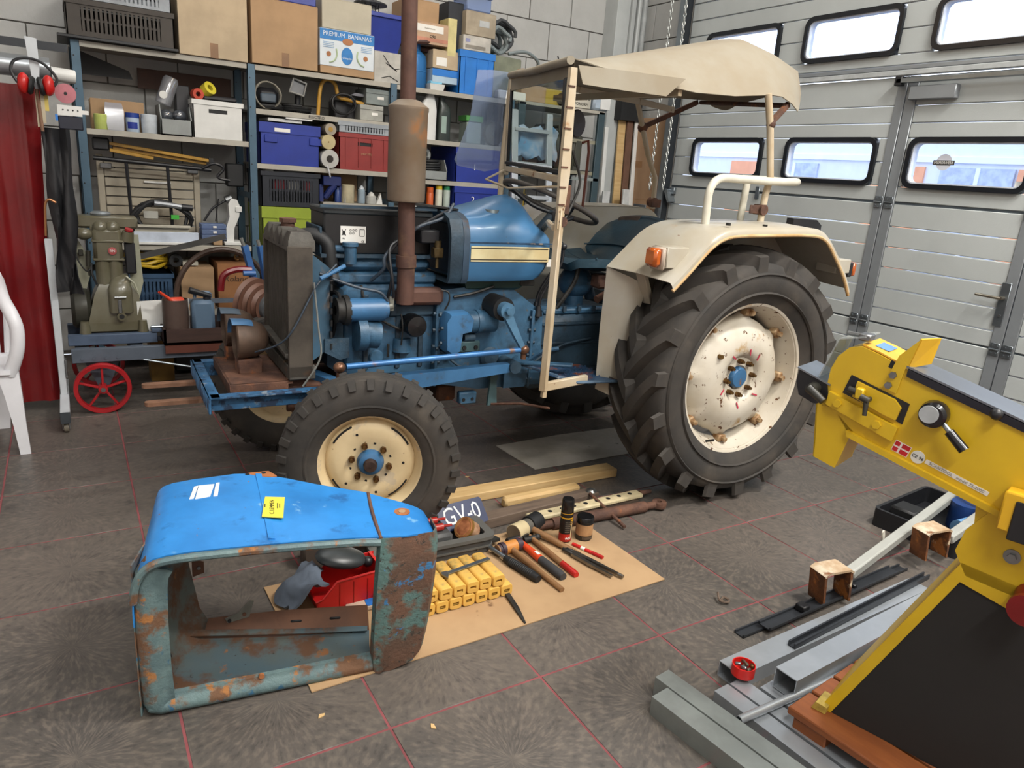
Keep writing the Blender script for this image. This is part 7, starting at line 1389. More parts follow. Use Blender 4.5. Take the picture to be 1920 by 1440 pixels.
rc_ = crate('red_crate', 'dark red plastic crate with pale print on the middle shelf', 1.135, 1.54, ZS, ZS+.265, YF+.01, .55, mat('brick red plastic', '#8c2f2c', .45, 0, .1), 0, True, ribs=4); text('lettering', '(HEP PM)', .022, mat('pale print', '#b58a6a', .7), rc_, TR(.21, -.007, .12) @ RX(pi/2))
crate('grey_crate', 'grey slatted crate stacked on the dark red crate', 1.125, 1.545, ZS+.268, ZS+.345, YF+.0, .52, mat('grey crate'), 14, False)
# ---- second bay, lower shelf
crate('black_crate', 'black slatted crate with red and white packs above the lime crate', .565, .985, 1.155, 1.40, YF+.01, .5, mat('blue black plastic', '#1c2029', .5), 15, False)
for k, (x, c_) in enumerate(((.66, '#b8323a'), (.76, '#d8d4cc'), (.88, '#c8565a'))): tag(B_().bx(x, x+.08, YF+.03, YF+.12, 1.27, 1.375, .004).build('small_pack', mat('pack '+c_, c_, .5)), ('red small pack in the black slatted crate', 'white small pack in the black slatted crate', 'pink red small pack in the black slatted crate')[k], 'pack')
tag(B_().sph((.80, YF+.15, 1.41), .11, 18, 10, (1.2, .8, .38)).build('plastic_bag', clear('clear bag', '#e6e8ea', .25, .2, .35, '#dadcdc')), 'clear plastic bag lying on the black slatted crate', 'bag')
tag(B_().bx(.60, .66, YF+.05, YF+.12, 1.395, 1.425, .003).build('white_roll_pack', PAPER), 'small white pack on the corner of the black crate', 'pack')
crate('lime_crate', 'lime green plastic crate under the black slatted crate', .565, .995, .845, 1.15, YF+.01, .5, mat('lime plastic', '#8fa032', .45, 0, .08), 0, False, ribs=2, rim=.08)
ZS = 1.202
tag(B_().bx(1.02, 1.16, YF+.03, YF+.2, ZS+.12, ZS+.19, .005).bx(1.0, 1.03, YF+.06, YF+.2, ZS, ZS+.125).bx(1.15, 1.17, YF+.06, YF+.2, ZS, ZS+.125).build('navy_box', mat('navy card', '#1b2a66', .5)), 'navy blue box standing beside the black slatted crate', 'box')
for k, (x, r_, h_, c_, cap, lab) in enumerate(((1.22, .05, .13, '#b5ab8e', None, 'old paint tin with stained label'), (1.33, .028, .10, '#8fa0ac', '#c5ccd2', 'small clear bottle with dome cap'), (1.41, .04, .055, '#b9b9b3', '#c9c9c4', 'low white round tub'), (1.14, .022, .085, '#28407a', '#1a2a55', 'blue squeeze bottle in the lower shelf'))):
    o = thing(('paint_tin', 'spray_bottle', 'round_tub', 'squeeze_bottle')[k], lab+' behind the battery', 'container', (x, YF+.06, ZS)); B_().lathe([(.001, 0), (r_, 0), (r_, h_), (r_*.8, h_+.006), (.001, h_+.006)], 18).build('body', mat('container '+c_, c_, .4), o)
    if cap: B_().lathe([(r_*.75, h_), (r_*.6, h_+.02), (r_*.2, h_+.035), (.001, h_+.035)], 14).build('cap', mat('cap '+cap, cap, .3), o)
tag(B_().bar((1.04, YF+.08, ZS+.02), (1.12, YF+.05, ZS+.14), .05, .05, .015).build('blue_grip', mat('navy card')), 'blue grip lying beside the navy box', 'grip')
tag(B_().prism([(1.18, ZS), (1.235, ZS), (1.20, ZS+.10)], YF+.02, YF+.03, 'y').build('grey_wedge', GREYP), 'grey wedge leaning before the paint tin', 'wedge')
tag(B_().prism([(1.44, ZS), (1.49, ZS), (1.475, ZS+.085)], YF+.02, YF+.05, 'y').build('white_wedge', WHITEP), 'white wedge at the shelf end behind the exhaust', 'wedge')
cardbox('back_carton', 'brown carton in shadow at the back of the lower shelf', 1.02, 1.36, ZS, ZS+.23, YF+.25, .2, CARD, tape=False)
# ---- third bay
ZS = 1.724
for k, (x, c_) in enumerate(((1.765, '#1d2a7a'), (1.81, '#1d2a7a'))): tag(B_().lathe([(.001, 0), (.022, 0), (.022, .19), (.015, .20), (.015, .225), (.001, .225)], 14, o=(x, YF+.05, ZS)).build('blue_spray', mat('dark spray '+c_, '#20242e', .35, 0, .3, 30, col2=c_)), ('dark blue spray can nearest the muffler', 'dark blue spray can beside the white bottle')[k], 'spray can')
o = thing('white_oil_bottle', 'large white plastic oil bottle on the shelf', 'bottle', (1.88, YF+.08, ZS)); B_().loft([[(x*w, y*.06, z) for x, y in rr(1.0, 1.0, .25, 3)] for z, w in ((0, .13), (.22, .135), (.27, .12))]+[[(x*.05+.015, y*.045, z) for x, y in rr(1, 1, .25, 3)] for z in (.34, .36)], True).build('bottle', WHITEP, o, ang=60)
o = thing('dark_oil_bottle', 'dark green oil bottle beside the white oil bottle', 'bottle', (2.02, YF+.09, ZS)); B_().loft([[(x*w, y*.08, z) for x, y in rr(1.0, 1.0, .25, 3)] for z, w in ((0, .11), (.20, .11), (.26, .09))]+[[(x*.05-.02, y*.045, z) for x, y in rr(1, 1, .25, 3)] for z in (.30, .33)], True).build('bottle', mat('dark green bottle', '#2b332f', .35), o, ang=60); B_().bx(-.035, .01, -.043, -.041, .06, .19).build('label', mat('grey green label', '#8fa39a', .5), o)
tag(B_().bx(2.22, 2.36, YF+.06, YF+.2, ZS, ZS+.17, .006).build('green_label_box', mat('grey box green', '#8a9a94', .5)), 'grey box with green top behind the acrylic sheet', 'box'); tag(B_().bx(2.21, 2.37, YF+.055, YF+.2, ZS+.175, ZS+.22, .004).build('green_pack', mat('green pack', '#4f9a4a', .5)), 'green pack on the grey box behind acrylic', 'pack')
tag(B_().lathe([(.03, 0), (.09, .0), (.10, .03), (.09, .06), (.03, .06)], 20, o=(2.50, YF+.08, ZS+.10), ax='y').build('round_coil', BLKP), 'black round coil behind the acrylic sheet', 'coil')
ZS = 1.416
o = thing('open_grey_bin', 'grey open-front bin filled with black cables', 'bin', (1.79, YF-.01, ZS)); B_().bx(0, .24, 0, .006, 0, .07).build('front', GREYP, o); B_().prism([(0, 0), (.3, 0), (.3, .15), (.05, .15), (0, .075)], 0, .006, 'x'); 
for x in (0, .234): B_().prism([(0, 0), (.3, 0), (.3, .16), (.06, .16), (0, .07)], x, x+.006, 'x').build('side', GREYP, o)
B_().bx(0, .24, 0, .3, 0, .006).build('base', GREYP, o); tag(B_().tube([(1.91+(.08+.015*sin(i*1.1))*cos(i*.5), YF+.08+.05*sin(i*.5), ZS+.07+.0016*i) for i in range(60)], .010, 6).build('cable_bundle', BLK), 'bundle of black cables in the open grey bin', 'cable'); tag(B_().tube([(1.86+.05*cos(i*.4), YF+.10, ZS+.19+.045*sin(i*.4)) for i in range(16)], .016, 8, closed=True).build('grey_ring', GREYP), 'grey hoop standing in the open grey bin', 'hoop')
for k, (z_, h_, n_) in enumerate(((ZS, .27, '1'), (1.19, .19, '2'))):
    o = crate('numbered_crate', ('blue crate with a white 1 behind the acrylic sheet', 'blue crate with a white 2 just above the tractor cowl')[k], 2.11, 2.54, z_, z_+h_, YF+.0, .5, BLUEP, 0, False, rim=.05); text('lettering', n_, .07, PAPER, o, TR(.17, -.008, h_*.45) @ RX(pi/2))
ZS = 1.188
for k, (x, c_, cc_, h_) in enumerate(((1.83, '#20211f', '#c8861e', .15), (1.905, '#c2551e', '#c2551e', .12), (1.985, '#c9c9b8', '#d0b21e', .15), (2.055, '#a9b5ac', '#1f7a4e', .15))):
    o = thing('paint_spray_can', ('black spray can with amber cap', 'short orange spray can', 'white spray can with yellow cap', 'pale spray can with green cap')[k]+' behind the tractor bonnet', 'spray can', (x, YF+.04, ZS), 0, 'spray cans behind the bonnet'); B_().lathe([(.001, 0), (.03, 0), (.03, h_), (.026, h_+.008), (.001, h_+.008)], 18).build('can', mat('can '+c_, c_, .4), o); B_().lathe([(.028, h_+.002), (.028, h_+.045), (.024, h_+.05), (.001, h_+.05)], 18).build('cap', mat('cap '+cc_, cc_, .4), o)
o = tag(B_().lathe([(.028, 0), (.004, .13), (.001, .135)], 14, o=(1.765, YF+.04, ZS)).build('white_nozzle', WHITEP), 'white cone nozzle beside the amber capped can', 'nozzle')
# ---- left rack, second shelf
ZS = 1.59
cardbox('bag_of_bits', 'open brown carton tray behind small jars on left rack', -.47, -.16, ZS, ZS+.19, YF+.12, .25, CARD, tape=False, flap=False)
for k, (px0, px1, h_, c_, cap, lab) in enumerate(((176, 204, .09, '#b8c46a', None, 'yellow labelled jar wrapped in film'), (236, 263, .10, '#b5c6da', '#1d3a8a', 'clear jar with blue lid and blue label'), (265, 297, .115, '#c5ccd2', None, 'plain translucent white tub'))):
    xc = (PY(px0, 225, YF).x+PY(px1, 225, YF).x)/2; r_ = (PY(px1, 225, YF).x-PY(px0, 225, YF).x)/2
    o = thing(('film_jar', 'blue_lid_jar', 'white_beaker')[k], lab+' on left rack shelf', 'jar', (xc, YF+.06, ZS)); B_().lathe([(.001, 0), (r_*.92, 0), (r_, h_), (r_*.9, h_+.004), (.001, h_+.004)], 20).build('body', mat('jar '+c_, c_, .35), o)
    if cap: B_().lathe([(r_*1.02, h_-.012), (r_*1.02, h_+.018), (.001, h_+.018)], 20).build('lid', mat('jar lid', cap, .35), o); B_().lathe([(r_*1.0, .02), (r_*1.02, .06)], 10, a0=-2.4, a1=-.9).build('label', BLUEP, o)
tag(B_().loft([[(-.385, YF+.03, ZS), (-.29, YF+.03, ZS), (-.29, YF+.1, ZS), (-.385, YF+.1, ZS)], [(-.395, YF+.04, ZS+.12), (-.285, YF+.04, ZS+.12), (-.285, YF+.08, ZS+.12), (-.395, YF+.08, ZS+.12)], [(-.39, YF+.06, ZS+.17), (-.295, YF+.06, ZS+.17), (-.295, YF+.065, ZS+.17), (-.39, YF+.065, ZS+.17)]]).build('bag_of_fittings', clear('grip bag', '#dfe0ea', .2, .15, .3, '#c9ccd6')), 'clear bag of white pipe fittings between two jars', 'bag')
for k in range(3): tag(B_().lathe([(.009, 0), (.014, 0), (.014, .02), (.009, .02), (.009, 0)], 14, o=(-.37+k*.03, YF+.06, ZS+.022), ax='y').build('pipe_fitting', mat('cream fitting', '#cfc6a0', .5)), 'cream pipe fitting inside the clear bag', 'fitting', 'pipe fittings in the bag')
o = thing('grey_stacking_bin', 'grey open-front bin with clear bags beside white box', 'bin', (-.075, YF-.01, ZS)); 
for x in (0, .184): B_().prism([(0, 0), (.3, 0), (.3, .19), (.07, .19), (0, .10)], x, x+.006, 'x').build('side', GREYP, o)
B_().bx(0, .19, 0, .006, 0, .10).build('front', GREYP, o); B_().bx(0, .19, 0, .3, 0, .006).build('base', GREYP, o)
for k, (x, z) in enumerate(((-.03, .125), (.05, .13))): tag(B_().sph((x, YF+.09, ZS+z), .055, 14, 8, (.8, .8, .7)).build('bag_of_clips', clear('dark bag', '#9aa0aa', .25, .12, .25, '#7c828c')), ('dark clear bag of clips lying nearer the white tub', 'dark clear bag of clips lying nearer the white box')[k], 'bag')
o = thing('clear_cylinder', 'clear plastic cylinder tub tilted above the grey bin', 'container', (-.04, YF+.14, ZS+.20), rot=(0, .35, 0)); B_().lathe([(.05, 0), (.05, .16), (.04, .18), (.001, .18)], 20).build('cylinder', clear('clear cylinder', '#dcdde2', .2, .1, .25, '#c5c8ce'), o); B_().cyl((-.02, -.04, .05), (-.02, -.056, .05), .025, n=14).build('cap', WHITEP, o)
tag(B_().bx(.045, .13, YF+.16, YF+.3, ZS+.0, ZS+.33, .004).build('dark_grey_case', mat('charcoal case', '#2f2f33', .5)), 'tall charcoal case behind the grey bin', 'case')
wbx = crate('white_storage_box', 'white plastic storage box with handle slot on left rack', .125, .445, ZS, ZS+.245, YF+.0, .4, WHITEP, 0, True, rim=.03)
for k, (x, z, r_, c_, ax2, lab) in enumerate(((.165, .30, .036, '#c4452c', (.2, -1, 0), 'orange red tape roll on the white storage box'), (.235, .335, .045, '#d3c53c', (.5, -.8, .5), 'yellow tape roll tilted on the white storage box'))): tag(B_().lathe([(r_*.45, -.02), (r_, -.022), (r_, .03), (r_*.45, .03), (r_*.45, -.02)], 22, o=(x, YF+.07, ZS+z-.02), ax=ax2).build('tape_roll', mat('tape '+c_, c_, .4)), lab, 'tape roll', 'tape rolls')
tag(B_().bx(.20, .42, YF+.05, YF+.2, ZS+.248, ZS+.28, .01).build('grey_offcuts', mat('charcoal case')), 'charcoal offcuts lying in the white storage box', 'offcut')
tag(B_().bx(-.16, .45, YF+.42, YF+.44, ZS+.30, ZS+.43).build('brown_plank', mat('dark brown plank', '#4a2c1e', .6)), 'dark brown plank standing at the back of the left rack', 'plank')
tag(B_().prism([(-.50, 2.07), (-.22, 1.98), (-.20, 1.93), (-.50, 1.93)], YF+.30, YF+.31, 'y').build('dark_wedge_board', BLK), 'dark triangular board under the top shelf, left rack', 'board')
# ---- left rack, third shelf
ZS = .864
pb = thing('workbench_panel', 'beige folded bench panel leaning on the left rack', 'panel', (-.46, YF+.22, ZS), 0)
BE = mat('beige panel', '#a39a88', .55, 0, .08)
B_().bx(.0, .04, 0, .03, 0, .57, .004).build('frame_side', BE, pb); B_().bx(.60, .64, 0, .03, 0, .53, .004).build('frame_side', BE, pb)
for i in range(8): B_().bx(.042, .598, .005, .02, .05+i*.063, .106+i*.063, .004).build('panel_board', BE, pb)
for x in (.02, .56): B_().bx(x, x+.07, -.02, .0, .48, .515, .004).build('bracket', STEEL, pb)
B_().bx(.28, .45, -.01, .004, .40, .412).build('tag_strip', PAPER, pb)
yt = thing('yellow_tripod', 'folded yellow and black tripod on the left rack', 'tripod', (-.38, YF+.12, 1.44)); YT = mat('ochre tube')
for a, b in (((-.02, 0, .07), (.62, 0, -.0)), ((.0, 0, .025), (.26, 0, -.01)), ((.02, .03, .04), (.6, .03, -.02))): B_().bar(a, b, .02, .022, .003).build('leg', YT, yt)
B_().bx(-.10, .0, -.03, .04, .02, .10, .01).build('head', BLKP, yt); B_().bx(.61, .64, -.015, .015, -.015, .02).build('foot', BLKP, yt)
rk = thing('black_pipe_stand', 'black pipe frame standing before the beige panel', 'stand', (-.44, YF+.10, ZS)); B_().cyl((-.04, 0, .545), (.68, 0, .515), .015, n=10).build('bar', BLKP, rk)
for x in (.15, .40): B_().tube([(x, 0, .54), (x+.015, 0, .0)], .011, 8).build('post', BLKP, rk)
B_().tube(crs([(.62, -.01, .52), (.70, -.02, .56), (.76, -.02, .53), (.72, -.02, .47), (.80, -.02, .45)], 5), .010, 8).build('crank', BLKP, rk); B_().bx(.78, .90, -.02, .06, .41, .57, .01).build('pad', BLK, rk)
hv = thing('hose_coil', 'coiled black hose with silver handle on the left rack', 'hose', (-.14, YF+.08, ZS)); B_().tube([(.05+(.17+.02*sin(i*.8))*cos(i*.33), .02*sin(i*.5), .17+(.11+.012*cos(i*.7))*sin(i*.33)) for i in range(76)], .013, 7).build('hose', BLK, hv); B_().tube([(.0, -.03, .275), (.10, -.03, .265), (.17, -.03, .255)], .018, 8).build('handle', mat('silver handle', '#8f9296', .35, .4), hv); B_().cyl((.17, -.03, .255), (.24, -.03, .25), .022, n=10).build('end', BLKP, hv); B_().bx(.10, .15, -.04, -.03, .17, .20).build('green_label', mat('green label', '#3fae3a', .5), hv); B_().bx(-.07, .02, -.035, -.02, .17, .22, .003).build('buckle', mat('grey buckle', '#a5a49c', .4), hv); B_().bx(-.1, .22, -.02, .1, .02, .09, .02).build('dark_base', mat('dark body'), hv)
tag(B_().bx(-.27, .08, YF+.02, YF+.05, ZS+.112, ZS+.13, .003).bx(-.27, .07, YF+.05, YF+.06, ZS+.08, ZS+.112).build('pale_rail', mat('pale rail', '#b9b4a4', .5)), 'pale horizontal rail above the white board', 'rail')
tag(B_().bx(-.28, .125, YF+.0, YF+.02, ZS+.005, ZS+.085, .002).build('white_board', mat('bluish white board', '#c3ccda', .45)), 'bluish white board lying on edge at the front of left rack', 'board')
tag(B_().bx(-.28, .09, YF-.02, YF+.0, ZS, ZS+.018, .003).build('white_strip', WHITEP), 'white plastic strip lying before the white board', 'strip')
og = thing('parts_organiser', 'stack of clear blue parts organiser drawers on left rack', 'organiser', (.15, YF+.02, ZS+.038))
for i in range(3): d_ = B_().bx(0, .165, 0, .12, i*.037, .034+i*.037, .003).build('drawer', clear('blue clear box', '#b5c3dd', .15, .15, .35, '#8fa3cc'), og); B_().bx(.075, .10, -.006, 0, .008+i*.037, .022+i*.037, .002).build('clasp', PAPER, d_)
tag(B_().bx(.225, .285, YF+.02, YF+.1, ZS, ZS+.037, .002).build('small_carton', CARD), 'small brown carton under the parts organiser', 'box')
wm = thing('white_sewing_arm', 'white machine arm standing on the left rack', 'machine', (.30, YF+.05, ZS)); B_().bx(.0, .125, -.03, .15, 0, .025, .004).build('base', WHITEP, wm); B_().loft([[(.02, 0, .02), (.07, 0, .02), (.07, .08, .02), (.02, .08, .02)], [(.02, 0, .12), (.075, 0, .12), (.075, .08, .12), (.02, .08, .12)], [(.045, 0, .2), (.11, 0, .2), (.11, .08, .2), (.045, .08, .2)], [(.04, 0, .29), (.12, 0, .27), (.12, .08, .27), (.04, .08, .29)], [(.06, 0, .33), (.10, 0, .32), (.10, .08, .32), (.06, .08, .33)]]).build('arm', WHITEP, wm, ang=50); B_().bx(.085, .13, -.01, .09, .235, .275, .004).build('head', WHITEP, wm); B_().cyl((.03, .04, .31), (.07, .04, .33), .03, n=12).build('wheel', STEEL, wm)
tag(B_().tube(crs([(.18, YF+.1, ZS+.16), (.24, YF+.1, ZS+.25), (.33, YF+.1, ZS+.31)], 4), .008, 8).tube([(.255, YF+.09, ZS+.16), (.28, YF+.09, ZS+.32)], .004, 6).build('jointed_lamp_arm', BLKP), 'thin black jointed arm beside the white machine', 'arm')
# ---- left rack, bottom
ZS = .40
cb_ = thing('lower_bench', 'low shelf board under the left rack carrying crates', 'shelf', (-.5, YF, 0)); B_().bx(0, 1.0, .0, .45, .38, .40).build('board', SHD, cb_); B_().bx(0, 1.0, -.004, .004, .355, .40).build('board_lip', SHB, cb_)
crate('cable_crate', 'dark blue crate full of yellow cable at the bottom', -.32, -.05, ZS, ZS+.26, YF+.03, .4, mat('slate blue plastic', '#34506e', .5), 8, False)
tag(B_().tube([(-.20+(.12+.012*sin(i*.7))*cos(i*.33), YF+.18+.12*sin(i*.33), ZS+.285+.0014*i+.01*sin(i*1.1)) for i in range(76)], .013, 7).build('yellow_cable', mat('yellow cable', '#c7a427', .45)), 'coiled yellow cable on the dark blue crate', 'cable')
cardbox('corner_carton', 'brown carton with dark slatted edges beneath the left rack', -.0, .22, ZS, ZS+.30, YF+.03, .35, CARD, tape=False)
rb2 = cardbox('name_carton', 'brown carton with handwritten name Roland beneath the left rack', .245, .49, ZS, ZS+.33, YF+.02, .38, mat('tan carton', '#9a6a42', .8, 0, .1), tape=False); text('lettering', 'Roland', .06, mat('pencil print', '#4a3526', .8), rb2, TR(.125, -.002, .22) @ RX(pi/2), shear=.15)
tag(B_().bx(.02, .12, YF+.05, YF+.3, ZS+.315, ZS+.34).build('pale_offcut', mat('pale rail')), 'pale board offcut on the slatted edge carton', 'board')
tag(B_().tube([(.40+.02*cos(i*.5), YF+.1, ZS+.37+.02*sin(i*.5)) for i in range(11)], .008, 8).build('brass_hook', BRASS), 'brass hook ring lying on the Roland carton', 'hook')
tag(B_().lathe([(.02, -.02), (.045, -.02), (.045, .02), (.02, .02)], 18, o=(-.02, YF+.10, ZS+.345), ax='y').build('black_roller', BLK), 'black roller on the carton beside yellow cable', 'roller')
tag(B_().bx(-.10, .35, 3.75, 3.95, .02, .30, .01).build('dark_chest', BLK), 'dark chest on the floor under the racks', 'chest')
tag(B_().bx(-.26, -.12, 3.62, 3.8, .30, .46, .01).bx(-.26, -.12, 3.62, 3.8, 0, .295).build('ochre_box', mat('ochre box', '#7a5a20', .6)), 'ochre brown box on the floor behind the engine', 'box')
for k, (z_, c_) in enumerate(((.62, '#20242a'), (.40, '#16181b'))): tag(B_().bx(.60, .95, YF+.05, YF+.4, z_, z_+.2, .01).build('dark_case', mat('dark case '+c_, c_, .5)), ('upper dark case under the lime crate shelf', 'lower dark case under the lime crate shelf')[k], 'case')
# ================================================================ RIGHT END OF THE BACK WALL
GS_ = mat('dark green grey rack', '#34464c', .5, .1, .1)
gr = thing('green_rack', 'dark green grey steel rack with jerrycans behind the canopy', 'shelf', (2.66, YF-.02, 0), 0, 'shelving racks')
for x in (.0, .84):
    for y in (0, .42): B_().bx(x, x+.07, y, y+.03, 0, 2.10, .003).build('upright', GS_, gr)
for z in (.45, .95, 1.50, 2.08): b = B_().bx(0, .90, .0, .45, z, z+.025).build('board', SHB if z > 2 else mat('grey board', '#7f8784', .5), gr)
for z in (1.82, 1.55): B_().bx(.52, .86, .02, .04, z, z+.03).build('cross_rail', mat('beige rail', '#8a8672', .5), gr)
for k in range(3):
    o = thing('jerrycan', 'olive jerrycan behind the rail, %s from the wooden boards' % ('first', 'second', 'third')[2-k], 'jerrycan', (3.02+k*.15, YF+.06, 1.53), 0, 'jerrycans on green rack'); B_().box((0, .1, .19), (.13, .3, .36), .03).build('can', mat('olive can', '#3b3b2f', .5), o); B_().tube([(-.03, .0, .36), (-.03, .0, .41), (-.03, .15, .41), (-.03, .2, .37)], .012, 8).build('handle', mat('olive can'), o); B_().box((0, -.055, .2), (.06, .012, .22), .005).build('pressing', mat('olive can'), o)
o = thing('safonorm_case', 'white case lettered AFONORM on the green rack', 'case', (3.17, YF-.01, 2.11)); B_().bx(0, .235, 0, .2, 0, .135, .004).build('case', mat('cream case', '#c9c4b4', .5), o); text('lettering', 'AFONORM', .036, INK, o, TR(.12, -.002, .032) @ RX(pi/2), font_scale=(.95, 1))
for i in range(3):
    for j in range(2): B_().cyl((.15+i*.03, -.003, .075+j*.03), (.15+i*.03, 0, .075+j*.03), .006, n=8).build('vent_hole', INK, o)
o = thing('pale_blue_box', 'white and pale blue box beside the AFONORM case', 'box', (3.43, YF-.02, 2.11)); B_().bx(0, .18, 0, .2, 0, .14, .02).build('box', mat('pale blue box', '#a8b6c4', .5), o); B_().bx(.07, .18, -.006, 0, .01, .13, .004).build('front', WHITEP, o)
tag(B_().lathe([(.02, -.03), (.05, -.03), (.055, .03), (.02, .03)], 18, o=(3.13, YF+.02, 2.165), ax='y').build('black_reel', BLK), 'black reel beside the AFONORM case', 'reel')
o = thing('grey_vacuum', 'grey plastic machine shell on the lower green rack shelf', 'machine', (3.0, YF+.05, .98)); B_().loft([[(-.20, 0, .0), (.30, 0, .0), (.30, .25, .0), (-.20, .25, .0)], [(-.18, 0, .10), (.28, 0, .10), (.28, .25, .10), (-.18, .25, .10)], [(-.10, .03, .20), (.18, .03, .2), (.18, .22, .2), (-.10, .22, .2)]]).build('shell', mat('mid grey shell', '#767a80', .4), o); B_().tube(crs([(-.2, -.01, .06), (0, -.03, .03), (.32, -.01, .06)], 5), .03, 8).build('bumper', BLKP, o)
tag(B_().bx(2.78, 3.45, YF+.02, YF+.35, .48, .80, .005).build('brown_crate', mat('brown plank', '#5a3826', .7)), 'brown wooden crate at the bottom of the green rack', 'crate')
tag(B_().bx(2.70, 2.95, YF+.03, YF+.35, 2.11, 2.36, .004).build('tall_carton', CARD), 'brown carton seen through the windscreen on green rack', 'carton'); tag(B_().bx(2.96, 3.12, YF+.05, YF+.3, 2.24, 2.33, .004).bx(2.96, 3.12, YF+.05, YF+.3, 2.11, 2.235).build('yellow_carton', mat('ochre yellow box', '#b59a2e', .5)), 'ochre yellow box seen through the windscreen', 'box')
tag(B_().bx(2.70, 2.92, YF+.04, YF+.3, 1.535, 1.80, .005).build('mid_carton', mat('grey brown carton', '#7d6a58', .8)), 'grey brown carton on the green rack behind the ladder', 'carton')
# aluminium step ladder in front of the green rack, and bags
ALU = mat('bright aluminium', '#b9bec2', .35, .35, .06)
ld = thing('step_ladder', 'aluminium step ladder standing behind the tractor windscreen', 'ladder', (2.56, 3.62, 0), .06)
for x in (0, .36): B_().bar((x, 0, 0), (x+.03, .28, 2.02), .025, .06, .003, up=(1, 0, 0)).build('rail', ALU, ld)
for i in range(7): z = .25+i*.27; B_().bx(.02, .37, .14*z-.03, .14*z+.05, z-.015, z+.015, .003).build('rung', ALU, ld)
B_().bx(-.012, .006, -.002, .006, .95, 1.45).build('warning_label', mat('yellow label', '#d3b32a', .5), ld)
for i in range(5): B_().bx(-.010, .004, -.004, -.002, 1.0+i*.09, 1.04+i*.09).build('label_mark', INK, ld)
g = []; x0, x1, z0, z1 = PB(970, 240, 1042, 297, 3.98)
for i in range(9): g.append([(x0+(x1-x0)*i/8, 3.97+.02*sin(i*1.3+k), z0+(z1-z0)*k/7+.02*sin(i*2.1)) for k in range(8)])
tag(B_().sheet(g, .03).build('rag_bag', mat('white blue bag', '#b5bcc8', .6, 0, .1, 6, col2='#6f9fc8', spots=[('#a83a44', 4, .66, .7)]), ang=80), 'crumpled white and blue bag behind the windscreen', 'bag')
tag(B_().bx(2.62, 2.78, 3.80, 3.98, .62, 1.02, .005).bx(2.6, 2.8, 3.80, 3.98, .0, .61, .005).build('floor_carton', mat('tan carton')), 'stacked tan carton behind the steering wheel', 'carton')
# planks and boards against the column
for k, (px, y, w, h, m_, lab) in enumerate(((1166, 4.16, .085, 2.45, PINE, 'pine plank leaning beside the green rack'), (1182, 4.13, .07, 2.38, mat('brown board', '#6a4c3c', .7), 'brown board leaning between pine plank and white strip'), (1141, 4.10, .04, 2.0, WHITEP, 'white strip leaning against the green rack'), (1197, 4.12, .05, 2.36, WHITEP, 'white strip leaning beside the brown board'), (1146, 4.02, .085, 1.42, mat('white panel board', '#c5c6c4', .6), 'short white panel leaning before the pine plank'), (1185, 3.98, .08, 1.45, mat('white panel board'), 'short white panel leaning beside the big carton'))):
    x = PY(px, 300, y).x
    tag(B_().bx(0, w, 0, .02, 0, h, .002).build('leaning_board', m_, loc=(x, y, 0), rot=(-.05, 0, 0)), lab, 'board')
bgc = cardbox('flat_carton', 'large flat brown carton standing against the right wall', 0, .52, 0, 2.12, 0, .05, mat('large brown carton', '#94765a', .85, 0, .06), tape=False, flap=False)
bgc.location = (4.19, 3.86, .0); bgc.rotation_euler = (0, 0, pi/2-.0)
bgc.location = (4.10, 4.42, 0); bgc.rotation_euler = (0, 0, -1.25); B_().bx(.12, .30, -.002, 0, 1.66, 1.72).build('tape', mat('brown tape'), bgc); B_().bx(0, .52, -.002, 0, 1.36, 1.363).build('crease', mat('brown tape'), bgc)
tag(B_().bx(3.70, 3.95, 4.15, 4.3, 2.2, 2.45).build('black_bag', BLK), 'black bag on top of the boards beneath the canopy', 'bag'); bpy.data.objects['black_bag'].location = (.22, .05, -.12)
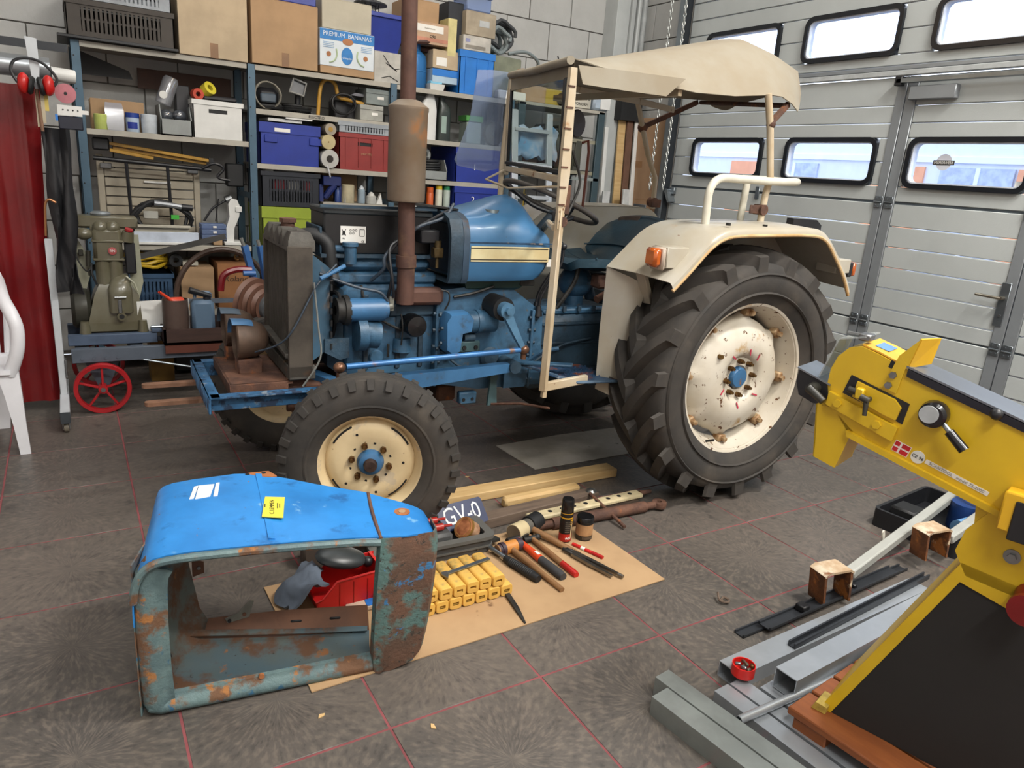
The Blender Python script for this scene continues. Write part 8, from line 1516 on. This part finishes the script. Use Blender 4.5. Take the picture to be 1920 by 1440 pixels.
# chains hanging by the right wall
for k, (px, pt_, pb_) in enumerate((((1240, 0), (1218, 352), 0), ((1278, 0), (1243, 352), 1))):
    X0 = 4.12; a, b = PX(px[0], px[1], X0), PX(pt_[0], pt_[1], X0); n = 62; top = Vector((b.x, b.y, a.z)); 
    o = thing('hanging_chain', ('white steel chain hanging nearer the boards', 'white steel chain hanging nearer the door track')[k], 'chain', (b.x, b.y, b.z), 0, 'hanging chains')
    H2 = 3.95-b.z; n = int(H2/.034)
    lm = [B_().tube([(.011*cos(i*pi/5), 0, .020*sin(i*pi/5)) for i in range(10)], .005, 5, closed=True).mesh('chain_link', mat('pale zinc chain', '#b9bcb8', .4, .5)) for _ in (0,)][0]
    for i in range(n): link('chain_link', lm, o, (0, 0, i*.034), (0, 0, (pi/2 if i % 2 else 0)+.5))
tag(B_().bx(-.11, .11, -.004, .004, 0, 1.32, .002).build('grey_plate', mat('grey plate', '#6f777e', .4, .3), loc=(4.13, 4.02, 0), rot=(0, 0, pi/2-.15)), 'grey metal plate standing by the chains, against the wall', 'plate')
tag(B_().bx(-.10, .10, -.004, .004, 0, 1.30, .002).build('grey_plate', mat('grey plate'), loc=(4.02, 4.22, 0), rot=(0, 0, pi/2-.45)), 'grey metal plate standing between the boards and chains', 'plate')
# tractor mirror on its rod, at the far front post
TMI = (TR(2.13, 1.53, 0) @ RZ(-.029)).inverted()
def TL(x, y, Y=1.95): return TMI @ PY(x, y, Y)
c = TL(1082, 232)
B_().lathe([(.001, -.012), (.07, -.010), (.076, 0), (.07, .008), (.001, .012)], 22, o=c, ax=(.35, -.93, .0)).build('mirror', mat('brown mirror back', '#4f463f', .35, .2), TRAC)
B_().tube(crs([TL(1075, 240), TL(1066, 275), TL(1062, 310), TL(1070, 335)], 5), .007, 8).build('mirror_rod', DSTEEL, TRAC)
B_().tube([TL(1092, 268), TL(1103, 264), TL(1104, 285), TL(1092, 390)], .008, 8).build('red_rod', mat('red brown rod', '#8a4a3a', .5), TRAC)
